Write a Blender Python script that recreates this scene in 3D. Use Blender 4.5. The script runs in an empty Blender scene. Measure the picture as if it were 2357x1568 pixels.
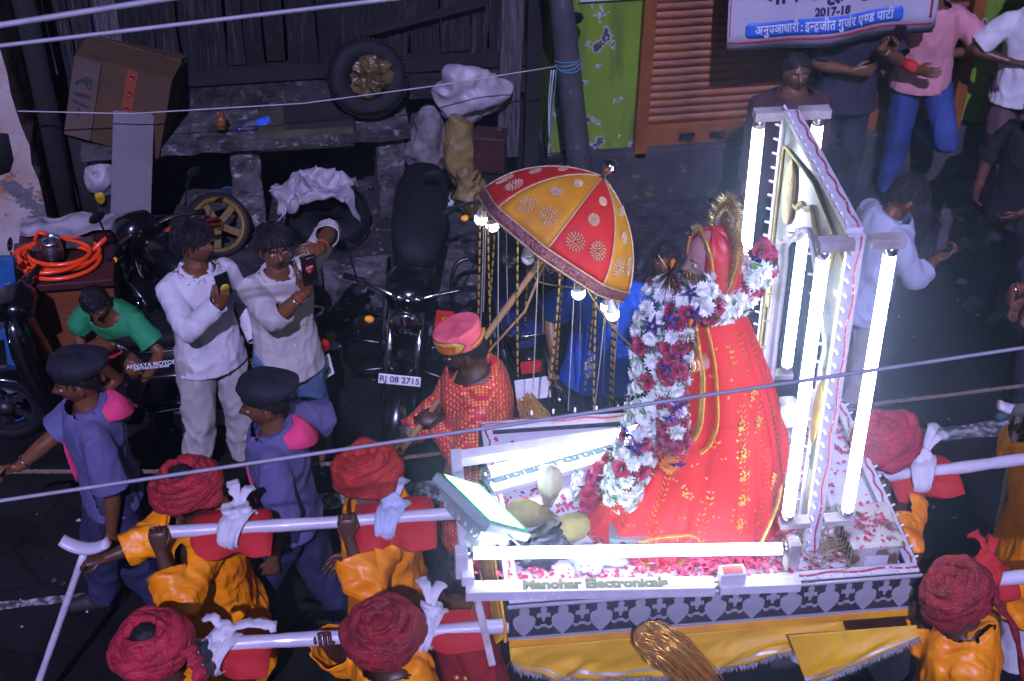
import bpy, bmesh, math, random
import numpy as np
from mathutils import Vector, Matrix, Euler
random.seed(7); RNG = np.random.default_rng(7)
R = math.radians
sc = bpy.context.scene
COL = sc.collection
# ------------------------------------------------------------------ camera
CAM = np.array([0.0, 0.0, 6.1]); YAW, PITCH, ROLL = R(10), R(37.3), R(1.0)
FPX, CX, CY = 3516.0, 1178.0, 784.0            # focal length and centre on a picture 2357 units wide
fw = np.array([math.sin(YAW)*math.cos(PITCH), math.cos(YAW)*math.cos(PITCH), -math.sin(PITCH)])
rt0 = np.array([math.cos(YAW), -math.sin(YAW), 0.0]); up0 = np.cross(rt0, fw)
rt = rt0*math.cos(ROLL)+up0*math.sin(ROLL); up = -rt0*math.sin(ROLL)+up0*math.cos(ROLL)
cd = bpy.data.cameras.new('camera'); cam = bpy.data.objects.new('camera', cd); COL.objects.link(cam)
cam.matrix_world = Matrix(((rt[0], up[0], -fw[0], CAM[0]), (rt[1], up[1], -fw[1], CAM[1]), (rt[2], up[2], -fw[2], CAM[2]), (0, 0, 0, 1)))
cd.sensor_width = 36; cd.lens = FPX/2357*36; cd.clip_end = 500; cd.clip_start = .05
sc.camera = cam
# ------------------------------------------------------------------ night sky, one cool lamp of the sun type, exposure
SUN_EL, SUN_AZ = R(44.5), R(8)                 # light travels away from the camera, a little steeper than the view
w = bpy.data.worlds.new('World'); sc.world = w; w.use_nodes = True
nt = w.node_tree; bg = nt.nodes['Background']
sky = nt.nodes.new('ShaderNodeTexSky'); sky.sky_type = 'NISHITA'; sky.sun_disc = False
sky.sun_elevation = SUN_EL; sky.sun_rotation = math.pi + SUN_AZ
nt.links.new(sky.outputs[0], bg.inputs[0]); bg.inputs[1].default_value = 0.009
sl = bpy.data.lights.new('sun', 'SUN'); sun = bpy.data.objects.new('sun', sl); COL.objects.link(sun)
sl.energy = 5.0; sl.angle = R(.5); sl.color = (.54, .49, 1.0)
sd = Vector((math.sin(SUN_AZ)*math.cos(SUN_EL), math.cos(SUN_AZ)*math.cos(SUN_EL), -math.sin(SUN_EL)))
sun.rotation_euler = sd.to_track_quat('-Z', 'Y').to_euler(); sun.location = (0, -3, 9)
sc.view_settings.view_transform = 'Standard'; sc.view_settings.look = 'None'
sc.view_settings.exposure = 0.1; sc.view_settings.gamma = 1.0
sc.cycles.use_denoising = True
sc.cycles.use_adaptive_sampling = True; sc.cycles.adaptive_threshold = .018
sc.cycles.max_bounces = 4; sc.cycles.diffuse_bounces = 2; sc.cycles.glossy_bounces = 2
sc.cycles.transmission_bounces = 4; sc.cycles.volume_bounces = 0
sc.cycles.sample_clamp_indirect = 4.0; sc.cycles.caustics_reflective = False; sc.cycles.caustics_refractive = False

def at(px, py, z=None, y=None, x=None):
    d = fw*FPX + rt*(px-CX) - up*(py-CY)
    t = (z-CAM[2])/d[2] if z is not None else ((y-CAM[1])/d[1] if y is not None else (x-CAM[0])/d[0])
    return CAM + d*t
V3 = lambda *a: np.array(a, float)
def unit(v): v = np.asarray(v, float); return v/(np.linalg.norm(v)+1e-12)
# ------------------------------------------------------------------ materials
MATS = {}
def _mix(nt, fac, a, b):
    m = nt.nodes.new('ShaderNodeMix'); m.data_type = 'RGBA'
    if fac is not None: nt.links.new(fac, m.inputs[0])
    for i, c in ((6, a), (7, b)):
        if hasattr(c, 'node'): nt.links.new(c, m.inputs[i])
        else: m.inputs[i].default_value = (*c, 1)
    return m.outputs[2]
def _ramp(nt, fac, lo, hi):
    r = nt.nodes.new('ShaderNodeMapRange'); r.clamp = True; nt.links.new(fac, r.inputs[0])
    r.inputs[1].default_value = lo; r.inputs[2].default_value = hi; return r.outputs[0]
def _coord(nt, stretch=(1, 1, 1), kind='Object', rot=(0, 0, 0)):
    tc = nt.nodes.new('ShaderNodeTexCoord'); mp = nt.nodes.new('ShaderNodeMapping')
    mp.inputs['Scale'].default_value = stretch; mp.inputs['Rotation'].default_value = rot
    nt.links.new(tc.outputs[kind], mp.inputs[0]); return mp.outputs[0]
def _noise(nt, co, scale, detail=4, rough=.6, dist=0):
    n = nt.nodes.new('ShaderNodeTexNoise'); nt.links.new(co, n.inputs['Vector'])
    n.inputs['Scale'].default_value = scale; n.inputs['Detail'].default_value = detail
    n.inputs['Roughness'].default_value = rough; n.inputs['Distortion'].default_value = dist; return n.outputs['Fac']
def _ridged(nt, co, scale, detail=2, dist=.6):
    n = nt.nodes.new('ShaderNodeTexNoise'); n.noise_type = 'RIDGED_MULTIFRACTAL'; n.normalize = True; nt.links.new(co, n.inputs['Vector'])
    n.inputs['Scale'].default_value = scale; n.inputs['Detail'].default_value = detail; n.inputs['Roughness'].default_value = .5; n.inputs['Distortion'].default_value = dist; return n.outputs['Fac']
def _voro(nt, co, scale, feature='F1', rnd=1.0, out='Distance'):
    n = nt.nodes.new('ShaderNodeTexVoronoi'); n.feature = feature; nt.links.new(co, n.inputs['Vector'])
    n.inputs['Scale'].default_value = scale; n.inputs['Randomness'].default_value = rnd; return n.outputs[out]
def _bump(nt, bs, h, strength, dist=.01):
    b = nt.nodes.new('ShaderNodeBump'); b.inputs['Strength'].default_value = strength; b.inputs['Distance'].default_value = dist
    nt.links.new(h, b.inputs['Height'])
    nt.links.new(b.outputs[0], bs.inputs['Normal']); return b
def new_mat(name):
    m = bpy.data.materials.new(name); m.use_nodes = True; MATS[name] = m
    return m, m.node_tree, m.node_tree.nodes['Principled BSDF']
def mat(name, c1, c2=None, scale=8, lo=.35, hi=.65, rough=.6, metal=0, bump=0, bscale=60, bdist=.01, spec=.5, stretch=(1, 1, 1),
        sheen=0, coat=0, emit=None, es=0, trans=0, alpha=1, aniso=0, detail=4, rough2=None, c3=None, scale3=30, lo3=.6, hi3=.7, sss=0, vary=0, ridged=0):
    m, nt, bs = new_mat(name)
    co = _coord(nt, stretch)
    if c2 is None: c2 = tuple(x*.72 for x in c1)
    f = _ramp(nt, _noise(nt, co, scale, detail), lo, hi)
    c = _mix(nt, f, c1, c2)
    if c3 is not None: c = _mix(nt, _ramp(nt, _noise(nt, co, scale3, 5), lo3, hi3), c, c3)
    if vary:                                             # each piece a little lighter or darker than its neighbour
        oi = nt.nodes.new('ShaderNodeObjectInfo'); hs = nt.nodes.new('ShaderNodeHueSaturation'); mv = nt.nodes.new('ShaderNodeMapRange'); nt.links.new(oi.outputs['Random'], mv.inputs[0])
        mv.inputs[3].default_value = 1-vary; mv.inputs[4].default_value = 1+vary; nt.links.new(mv.outputs[0], hs.inputs['Value']); nt.links.new(c, hs.inputs['Color']); c = hs.outputs[0]
    nt.links.new(c, bs.inputs['Base Color'])
    bs.inputs['Roughness'].default_value = rough
    if rough2 is not None:
        mr = nt.nodes.new('ShaderNodeMapRange'); nt.links.new(f, mr.inputs[0])
        mr.inputs[3].default_value = rough; mr.inputs[4].default_value = rough2; nt.links.new(mr.outputs[0], bs.inputs['Roughness'])
    bs.inputs['Metallic'].default_value = metal; bs.inputs['Specular IOR Level'].default_value = spec
    bs.inputs['Sheen Weight'].default_value = sheen; bs.inputs['Sheen Tint'].default_value = (*c1, 1); bs.inputs['Coat Weight'].default_value = coat
    bs.inputs['Transmission Weight'].default_value = trans; bs.inputs['Alpha'].default_value = alpha
    bs.inputs['Anisotropic'].default_value = aniso
    if sss: bs.inputs['Subsurface Weight'].default_value = sss; bs.inputs['Subsurface Radius'].default_value = (.01, .004, .002)
    if emit: bs.inputs['Emission Color'].default_value = (*emit, 1); bs.inputs['Emission Strength'].default_value = es
    if bump: _bump(nt, bs, _ridged(nt, co, ridged, 3, .8) if ridged else _noise(nt, co, bscale, 5), bump, bdist)
    return m
def emission(name, color, strength):
    m = bpy.data.materials.new(name); m.use_nodes = True; nt = m.node_tree; nt.nodes.clear()
    e = nt.nodes.new('ShaderNodeEmission'); o = nt.nodes.new('ShaderNodeOutputMaterial')
    e.inputs[0].default_value = (*color, 1); e.inputs[1].default_value = strength; nt.links.new(e.outputs[0], o.inputs[0])
    MATS[name] = m; return m
# ------------------------------------------------------------------ numpy noise for folds and dents
_T = RNG.random((32, 32, 32)).astype(np.float32)
def vn(P):
    P = np.asarray(P, float); i = np.floor(P).astype(int); f = P-i; f = f*f*(3-2*f); i &= 31; j = (i+1) & 31
    x0, y0, z0 = i.T; x1, y1, z1 = j.T; fx, fy, fz = f.T
    a = _T[x0, y0, z0]*(1-fx)+_T[x1, y0, z0]*fx; b = _T[x0, y1, z0]*(1-fx)+_T[x1, y1, z0]*fx
    c = _T[x0, y0, z1]*(1-fx)+_T[x1, y0, z1]*fx; d = _T[x0, y1, z1]*(1-fx)+_T[x1, y1, z1]*fx
    return (a*(1-fy)+b*fy)*(1-fz)+(c*(1-fy)+d*fy)*fz
def fbm(P, o=3):
    s = 0; a = .5; P = np.asarray(P, float)
    for k in range(o): s = s+a*vn(P*(2**k)+k*7.3); a *= .5
    return s
def ridge(P): return 1-np.abs(2*vn(P)-1)
# ------------------------------------------------------------------ mesh builder
def frames(pts):
    pts = np.asarray(pts, float); n = len(pts)
    t = np.zeros_like(pts); t[1:-1] = pts[2:]-pts[:-2]; t[0] = pts[1]-pts[0]; t[-1] = pts[-1]-pts[-2]
    t /= np.linalg.norm(t, axis=1)[:, None]+1e-12
    ref = V3(0, 0, 1) if abs(t[0][2]) < .9 else V3(1, 0, 0)
    u = unit(np.cross(ref, t[0])); U = [u]
    for k in range(1, n):
        u = u-t[k]*(u@t[k]); u = unit(u); U.append(u)
    U = np.array(U); W = np.cross(t, U); return pts, t, U, W
class MB:
    def __init__(s): s.v = []; s.f = []; s.m = []; s.s = []; s.n = 0
    def add(s, v, f, mi=0, smooth=True):
        v = np.asarray(v, float).reshape(-1, 3); o = s.n
        s.v.append(v); s.f += [tuple(int(i)+o for i in q) for q in f]; s.m += [mi]*len(f); s.s += [smooth]*len(f); s.n += len(v); return s
    def box(s, c, size, rot=None, mi=0, taper=1.0):
        x, y, z = np.asarray(size, float)/2
        v = np.array([(-x, -y, -z), (x, -y, -z), (x, y, -z), (-x, y, -z), (-x*taper, -y*taper, z), (x*taper, -y*taper, z), (x*taper, y*taper, z), (-x*taper, y*taper, z)])
        if rot is not None: v = v@np.array(Euler(rot).to_matrix() if not hasattr(rot, 'to_3x3') else rot.to_3x3()).T
        return s.add(v+np.asarray(c, float), [(3, 2, 1, 0), (4, 5, 6, 7), (0, 1, 5, 4), (1, 2, 6, 5), (2, 3, 7, 6), (3, 0, 4, 7)], mi, False)
    def bar(s, a, b, wd, th, upv=(0, 0, 1), mi=0):
        a = np.asarray(a, float); b = np.asarray(b, float); t = unit(b-a); u = unit(np.cross(upv, t)); q = np.cross(t, u)
        v = [p+u*i*wd/2+q*j*th/2 for p in (a, b) for i, j in ((-1, -1), (1, -1), (1, 1), (-1, 1))]
        return s.add(v, [(3, 2, 1, 0), (4, 5, 6, 7), (0, 1, 5, 4), (1, 2, 6, 5), (2, 3, 7, 6), (3, 0, 4, 7)], mi, False)
    def tube(s, pts, r, n=8, mi=0, cap=True, flat=1.0, jit=0, closed=False):
        pts, t, U, W = frames(pts); k = len(pts); r = np.broadcast_to(np.asarray(r, float), (k,)) if np.ndim(r) < 2 else r
        a = np.linspace(0, 2*math.pi, n, endpoint=False)
        v = pts[:, None]+r[:, None, None]*(np.cos(a)[None, :, None]*U[:, None]+flat*np.sin(a)[None, :, None]*W[:, None])
        if jit: v = v+RNG.normal(0, jit, v.shape)
        v = v.reshape(-1, 3)
        f = [(i*n+j, i*n+(j+1) % n, ((i+1) % k)*n+(j+1) % n, ((i+1) % k)*n+j) for i in range(k if closed else k-1) for j in range(n)]
        if cap and not closed: f += [tuple(range(n-1, -1, -1)), tuple((k-1)*n+j for j in range(n))]
        return s.add(v, f, mi)
    def loft(s, rings, mi=0, cap=True, closed=True, smooth=True):
        rings = [np.asarray(q, float) for q in rings]; n = len(rings[0]); k = len(rings)
        jn = n if closed else n-1
        f = [(i*n+j, i*n+(j+1) % n, (i+1)*n+(j+1) % n, (i+1)*n+j) for i in range(k-1) for j in range(jn)]
        if cap: f += [tuple(range(n-1, -1, -1)), tuple((k-1)*n+j for j in range(n))]
        return s.add(np.concatenate(rings), f, mi, smooth)
    def lathe(s, prof, c=(0, 0, 0), axis=(0, 0, 1), n=20, mi=0, cap=True):
        ax = unit(axis); ref = V3(1, 0, 0) if abs(ax[0]) < .9 else V3(0, 1, 0); u = unit(np.cross(ax, ref)); q = np.cross(ax, u)
        a = np.linspace(0, 2*math.pi, n, endpoint=False)
        return s.loft([np.asarray(c)+ax*z+r*(np.cos(a)[:, None]*u+np.sin(a)[:, None]*q) for r, z in prof], mi, cap)
    def ell(s, c, r, nu=14, nv=9, rot=None, mi=0, fn=None):
        th = np.linspace(0, math.pi, nv+1); a = np.linspace(0, 2*math.pi, nu, endpoint=False)
        v = np.array([(math.sin(t)*math.cos(q), math.sin(t)*math.sin(q), math.cos(t)) for t in th for q in a])
        if fn is not None: v = v*fn(v)[:, None]
        v = v*np.asarray(r if np.ndim(r) else (r, r, r), float)
        if rot is not None: v = v@np.array(Euler(rot).to_matrix() if isinstance(rot, tuple) else rot).T
        f = [(i*nu+j, (i+1)*nu+j, (i+1)*nu+(j+1) % nu, i*nu+(j+1) % nu) for i in range(nv) for j in range(nu)]
        return s.add(v+np.asarray(c, float), f, mi)
    def grid(s, P, mi=0, smooth=True, flip=False):      # P: (a, b, 3)
        a, b = P.shape[:2]
        f = [(i*b+j, i*b+j+1, (i+1)*b+j+1, (i+1)*b+j) for i in range(a-1) for j in range(b-1)]
        if flip: f = [q[::-1] for q in f]
        return s.add(P.reshape(-1, 3), f, mi, smooth)
    def merge(s, o, mi=None):
        return s.add_raw(np.concatenate(o.v), o.f, o.m if mi is None else [mi]*len(o.f), o.s)
    def add_raw(s, v, f, m, sm):
        o = s.n; s.v.append(v); s.f += [tuple(i+o for i in q) for q in f]; s.m += list(m); s.s += list(sm); s.n += len(v); return s
    def xf(s, M):                                        # transform everything by a 4x4
        M = np.array(M); s.v = [np.concatenate(s.v)@M[:3, :3].T+M[:3, 3]]; return s
    def verts(s):
        s.v = [np.concatenate(s.v)]; return s.v[0]
    def mesh(s, name, mats):
        me = bpy.data.meshes.new(name); V = np.concatenate(s.v)
        me.from_pydata(V.tolist(), [], s.f)
        for m in mats: me.materials.append(MATS[m] if isinstance(m, str) else m)
        me.polygons.foreach_set('material_index', s.m); me.polygons.foreach_set('use_smooth', s.s)
        me.update(); return me
    def build(s, name, mats, parent=None, world=False, bevel=0, solid=0):
        if isinstance(mats, (str, bpy.types.Material)): mats = [mats]
        if world and parent is not None:
            M_, q = parent.matrix_basis.copy(), parent.parent
            while q is not None: M_ = q.matrix_basis @ M_; q = q.parent
            s.xf(M_.inverted())
        o = bpy.data.objects.new(name, s.mesh(name, mats)); COL.objects.link(o)
        if parent is not None: o.parent = parent
        if solid: md = o.modifiers.new('s', 'SOLIDIFY'); md.thickness = solid; md.offset = 0
        if bevel: md = o.modifiers.new('b', 'BEVEL'); md.width = bevel; md.segments = 2; md.limit_method = 'ANGLE'
        return o
def tag(o, label=None, cat=None, group=None, kind=None):
    for k, x in (('label', label), ('category', cat), ('group', group), ('kind', kind)):
        if x: o[k] = x
    return o
def thing(name, label, cat, loc=(0, 0, 0), rz=0, group=None):
    o = bpy.data.objects.new(name, None); COL.objects.link(o); o.location = loc; o.rotation_euler = (0, 0, rz); o.empty_display_size = .1
    o.matrix_basis = Matrix.Translation(loc) @ Matrix.Rotation(rz, 4, 'Z')
    return tag(o, label, cat, group)
def inst(name, src, parent, M=None):                    # another object that shares the mesh of src
    o = bpy.data.objects.new(name, src.data if hasattr(src, 'data') else src); COL.objects.link(o); o.parent = parent
    if M is not None: o.matrix_basis = M
    return o
def TM(loc, rot=(0, 0, 0), s=1): return Matrix.LocRotScale(Vector(loc), Euler(rot), Vector((s, s, s)) if not np.ndim(s) else Vector(s))
def basis(loc, x, y, z): return Matrix(((x[0], y[0], z[0], loc[0]), (x[1], y[1], z[1], loc[1]), (x[2], y[2], z[2], loc[2]), (0, 0, 0, 1)))
SCR = bpy.data.scenes.new('scratch')                     # modifiers and text are evaluated here, away from the scene; removed at the end
def _dg():
    with bpy.context.temp_override(scene=SCR, view_layer=SCR.view_layers[0]): return bpy.context.evaluated_depsgraph_get()
def remesh(mb, vox, smooth=4, fac=.5):
    me = mb.mesh('tmp', []); o = bpy.data.objects.new('tmp', me); SCR.collection.objects.link(o)
    md = o.modifiers.new('r', 'REMESH'); md.mode = 'VOXEL'; md.voxel_size = vox; md.use_smooth_shade = True
    if smooth: m2 = o.modifiers.new('s', 'SMOOTH'); m2.iterations = smooth; m2.factor = fac
    ev = o.evaluated_get(_dg()); e = ev.to_mesh()
    V = np.empty(len(e.vertices)*3); e.vertices.foreach_get('co', V); N = np.empty(len(e.vertices)*3); e.vertices.foreach_get('normal', N)
    F = [tuple(p.vertices) for p in e.polygons]; ev.to_mesh_clear()
    bpy.data.objects.remove(o); bpy.data.meshes.remove(me)
    return V.reshape(-1, 3), N.reshape(-1, 3), F
def text_mb(body, size, depth=.0015, bold=0, shear=0, base=False):
    cu = bpy.data.curves.new('t', 'FONT'); cu.body = body; cu.size = size; cu.extrude = depth; cu.offset = bold; cu.shear = shear; cu.align_x = 'LEFT' if base else 'CENTER'; cu.align_y = 'TOP_BASELINE' if base else 'CENTER'; cu.resolution_u = 4
    o = bpy.data.objects.new('t', cu); SCR.collection.objects.link(o)
    ev = o.evaluated_get(_dg()); e = ev.to_mesh()
    mb = MB(); V = np.array([v.co[:] for v in e.vertices]) if len(e.vertices) else np.zeros((1, 3))
    mb.add(V, [tuple(p.vertices) for p in e.polygons], 0, False); ev.to_mesh_clear()
    bpy.data.objects.remove(o); bpy.data.curves.remove(cu); return mb
# ------------------------------------------------------------------ shared materials
mat('road_paint', (.42, .42, .42), (.05, .05, .05), 22, .38, .55, rough=.8, bump=.3)
mat('stone', (.10, .09, .093), (.022, .02, .022), 7, .4, .6, rough=.85, bump=1.0, bscale=36, bdist=.02, c3=(.26, .245, .25), scale3=13, lo3=.58, hi3=.66, vary=.3, detail=8)
mat('stone_dark', (.036, .032, .035), (.006, .006, .0075), 7, .4, .6, rough=.9, bump=1.0, bscale=30, bdist=.02, c3=(.09, .082, .084), scale3=15, lo3=.58, hi3=.68, vary=.4, detail=8)
mat('wood_old', (.028, .025, .027), (.004, .0036, .0042), 9, .38, .62, rough=.85, bump=1.0, bscale=26, bdist=.03, stretch=(7, 7, .45), c3=(.085, .077, .08), scale3=6, lo3=.56, hi3=.68, vary=.55, detail=7)  # planks and back clutter coloured darker to imitate light fading with distance
mat('wood_pale', (.13, .12, .125), (.03, .027, .03), 9, .38, .62, rough=.85, bump=1.0, bscale=30, bdist=.02, stretch=(8, 8, .5), vary=.3, detail=7)
mat('wood_dark', (.010, .009, .010), (.005, .005, .006), 5, rough=.8, bump=.5, stretch=(1, 6, 6))
mat('void_dark', (.003, .003, .004), (.006, .0055, .007), 4, rough=.95, bump=.6, bscale=12, bdist=.03)
mat('rust_shutter', (.24, .072, .015), (.12, .036, .010), 3, .35, .65, rough=.55, bump=.3, bscale=25, c3=(.045, .022, .014), scale3=6, lo3=.52, hi3=.70, stretch=(.5, 1, 2), vary=.18, detail=7)
mat('shutter_frame', (.25, .08, .016), (.15, .045, .010), 6, rough=.6, bump=.2)
mat('cardboard', (.065, .034, .012), (.045, .024, .009), 5, rough=.85, bump=.15, bscale=90)  # carton darkened in colour for the weaker light at the back
mat('ink_dark', (.012, .03, .04), rough=.7)
mat('tape_brown', (.20, .05, .025), (.16, .045, .025), 6, rough=.35)
mat('tape_red', (.30, .03, .02), rough=.5)
mat('rubber', (.005, .005, .007), (.008, .008, .011), 20, spec=.25, rough=.7, bump=.3, bscale=120)
mat('sack_white', (.34, .32, .34), (.19, .17, .20), 5, rough=.5, bump=1.0, bdist=.05, ridged=5, c3=(.10, .085, .08), scale3=9, lo3=.6, hi3=.75)
mat('sack_weave', (.17, .155, .165), (.075, .068, .075), 14, rough=.8, bump=.9, bdist=.03, ridged=7, c3=(.28, .10, .10), scale3=4, lo3=.66, hi3=.8)
mat('sack_yellow', (.22, .16, .045), (.10, .073, .022), 6, rough=.6, bump=1.0, bdist=.05, ridged=5)
mat('plastic_gold', (.11, .075, .025), (.065, .048, .018), 12, rough=.35, bump=.5, bscale=30)
mat('plastic_teal', (.03, .10, .11), rough=.35)
mat('mat_green', (.055, .058, .022), (.03, .03, .016), 8, rough=.9, bump=.5, bscale=90)
mat('mat_black', (.006, .006, .007), (.011, .011, .011), 15, rough=.9, bump=.4)
mat('tin_maroon', (.055, .017, .018), (.035, .012, .013), 8, rough=.45, bump=.2, c3=(.25, .22, .24), scale3=26, lo3=.66, hi3=.7)
mat('glass_purple', (.05, .04, .14), rough=.12, trans=.3)
mat('cap_purple', (.16, .10, .5), rough=.4)
mat('glass_amber', (.24, .09, .02), rough=.1, trans=.3)
mat('glass_clear', (.16, .17, .24), rough=.08, trans=.5)
mat('label_blue', (.02, .08, .5), (.5, .5, .7), 30, .62, .7, rough=.4)
mat('pole_steel', (.095, .095, .105), (.06, .06, .07), 4, rough=.55, metal=.3, bump=.15, c3=(.16, .15, .17), scale3=20)
mat('twine_blue', (.08, .22, .3), rough=.8)
mat('twine_white', (.45, .42, .45), rough=.9)
mat('wire_grey', (.30, .30, .36), (.22, .22, .27), 10, rough=.5)
mat('rope_jute', (.20, .15, .105), (.10, .075, .055), 60, rough=.95, bump=.5)
mat('paper', (.42, .41, .46), rough=.85, bump=.3, bscale=30)
mat('yellow_plastic', (.5, .33, .02), rough=.4)
mat('red_paint', (.42, .025, .018), (.3, .02, .015), 8, rough=.35, coat=.3)
mat('blue_post', (.02, .11, .30), (.015, .07, .2), 7, rough=.5, bump=.3, c3=(.2, .17, .12), scale3=13, lo3=.66, hi3=.72)
mat('cabinet', (.20, .055, .016), (.13, .034, .012), 3, rough=.5, bump=.15, stretch=(1, 1, 6), c3=(.22, .15, .15), scale3=4, lo3=.62, hi3=.8)
mat('cabinet_top', (.06, .015, .013), (.035, .011, .01), 5, rough=.45)
mat('hose', (.92, .075, .010), (.8, .055, .009), 4, rough=.25, coat=.4)
mat('aluminium', (.5, .5, .55), (.3, .3, .34), 9, rough=.32, metal=1, bump=.1)
mat('chrome', (.75, .75, .8), rough=.12, metal=1)
mat('black_gloss', (.0035, .0035, .005), rough=.22, coat=.5)
mat('black_matte', (.0045, .0045, .006), (.007, .007, .009), 12, rough=.7, bump=.2, spec=.25)
mat('engine_grey', (.07, .07, .08), (.03, .03, .035), 20, rough=.4, metal=.7, bump=.3)
mat('plate_white', (.85, .85, .85), rough=.4)
mat('amber_lens', (.9, .35, .01), rough=.15, emit=(1, .35, .02), es=.25)
mat('skin_grime', (.1, .08, .08), rough=.8)
mat('pale_bucket', (.28, .26, .26), (.18, .17, .18), 6, rough=.5)
# peeling plaster: pink-white lime wash over brick red and cement
m, nt, bs = new_mat('plaster'); co = _coord(nt)
lime = _mix(nt, _ramp(nt, _noise(nt, co, 3, 5), .35, .65), (.42, .37, .36), (.34, .25, .19))
c = _mix(nt, _ramp(nt, _noise(nt, co, 3.2, 8, .65, .4), .56, .60), lime, (.33, .12, .06))
c = _mix(nt, _ramp(nt, _noise(nt, _coord(nt, (1, 1, 1), rot=(1, 2, 3)), 2.3, 8, .62), .58, .60), c, (.12, .11, .115))
c = _mix(nt, _ramp(nt, _noise(nt, co, 60, 4), .66, .74), c, (.18, .10, .07))
nt.links.new(c, bs.inputs[0]); bs.inputs['Roughness'].default_value = .9
_bump(nt, bs, _ramp(nt, _noise(nt, co, 3.2, 8, .65, .4), .5, .6), .6, .01)
# lime green wall, peeled to white and grey low down
m, nt, bs = new_mat('green_wall'); co = _coord(nt)
g = _mix(nt, _ramp(nt, _noise(nt, co, 2.2, 5), .3, .7), (.15, .26, .012), (.11, .20, .012))
tc = nt.nodes.new('ShaderNodeTexCoord'); sx = nt.nodes.new('ShaderNodeSeparateXYZ'); nt.links.new(tc.outputs['Object'], sx.inputs[0])
mr = nt.nodes.new('ShaderNodeMapRange'); nt.links.new(sx.outputs[2], mr.inputs[0]); mr.inputs[1].default_value = .35; mr.inputs[2].default_value = 1.0
mr.inputs[3].default_value = .18; mr.inputs[4].default_value = -.02
ad = nt.nodes.new('ShaderNodeMath'); nt.links.new(_noise(nt, co, 5, 8, .6), ad.inputs[0]); nt.links.new(mr.outputs[0], ad.inputs[1])
g = _mix(nt, _ramp(nt, _noise(nt, _coord(nt, (2, 2, .35)), 3.5, 7, .65), .48, .72), g, (.05, .06, .018)); c = _mix(nt, _ramp(nt, ad.outputs[0], .575, .59), g, (.34, .34, .35)); c = _mix(nt, _ramp(nt, ad.outputs[0], .605, .615), c, (.055, .052, .05))
c = _mix(nt, _ramp(nt, _noise(nt, co, 9, 6, .6), .70, .715), c, (.42, .45, .42))
nt.links.new(c, bs.inputs[0]); bs.inputs['Roughness'].default_value = .75; _bump(nt, bs, ad.outputs[0], .3, .02)
m, nt, bs = new_mat('plinth_wall'); co = _coord(nt)
c = _mix(nt, _ramp(nt, _noise(nt, co, 6, 7), .4, .6), (.05, .045, .05), (.026, .024, .028))
c = _mix(nt, _ramp(nt, _noise(nt, co, 9, 7, .65), .62, .65), c, (.12, .15, .03)); c = _mix(nt, _ramp(nt, _noise(nt, co, 14, 6), .68, .7), c, (.26, .24, .24))
nt.links.new(c, bs.inputs[0]); bs.inputs['Roughness'].default_value = .9; _bump(nt, bs, _noise(nt, co, 20, 6), .5)
m, nt, bs = new_mat('niche_wall'); co = _coord(nt)
c = _mix(nt, _ramp(nt, _noise(nt, co, 5, 6), .4, .6), (.022, .02, .024), (.045, .035, .035))
c = _mix(nt, _ramp(nt, _noise(nt, co, 4.3, 8, .65), .53, .57), c, (.022, .055, .13))
c = _mix(nt, _ramp(nt, _noise(nt, co, 7, 6), .64, .68), c, (.15, .05, .03))
nt.links.new(c, bs.inputs[0]); bs.inputs['Roughness'].default_value = .9; _bump(nt, bs, _noise(nt, co, 14, 6), .6, .02)

# worn asphalt: patches, damp and oily areas, fine grit, pale cracks
m, nt, bs = new_mat('asphalt'); co = _coord(nt)
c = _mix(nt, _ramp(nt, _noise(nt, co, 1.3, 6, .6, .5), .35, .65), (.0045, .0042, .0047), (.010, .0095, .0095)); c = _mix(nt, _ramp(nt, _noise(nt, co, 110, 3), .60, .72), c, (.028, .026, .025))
c = _mix(nt, _ramp(nt, _voro(nt, _coord(nt, (1, 1.6, 1)), 1.1, 'DISTANCE_TO_EDGE'), .012, .004), c, (.002, .002, .002)); c = _mix(nt, _ramp(nt, _noise(nt, co, 5, 8, .7), .66, .74), c, (.022, .018, .015))
nt.links.new(c, bs.inputs[0]); bs.inputs['Specular IOR Level'].default_value = .3
mr = nt.nodes.new('ShaderNodeMapRange'); nt.links.new(_noise(nt, co, 2.2, 4), mr.inputs[0]); mr.inputs[1].default_value = .4; mr.inputs[2].default_value = .65; mr.inputs[3].default_value = .42; mr.inputs[4].default_value = .85; nt.links.new(mr.outputs[0], bs.inputs['Roughness']); _bump(nt, bs, _noise(nt, co, 150, 4), .6, .008)
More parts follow.
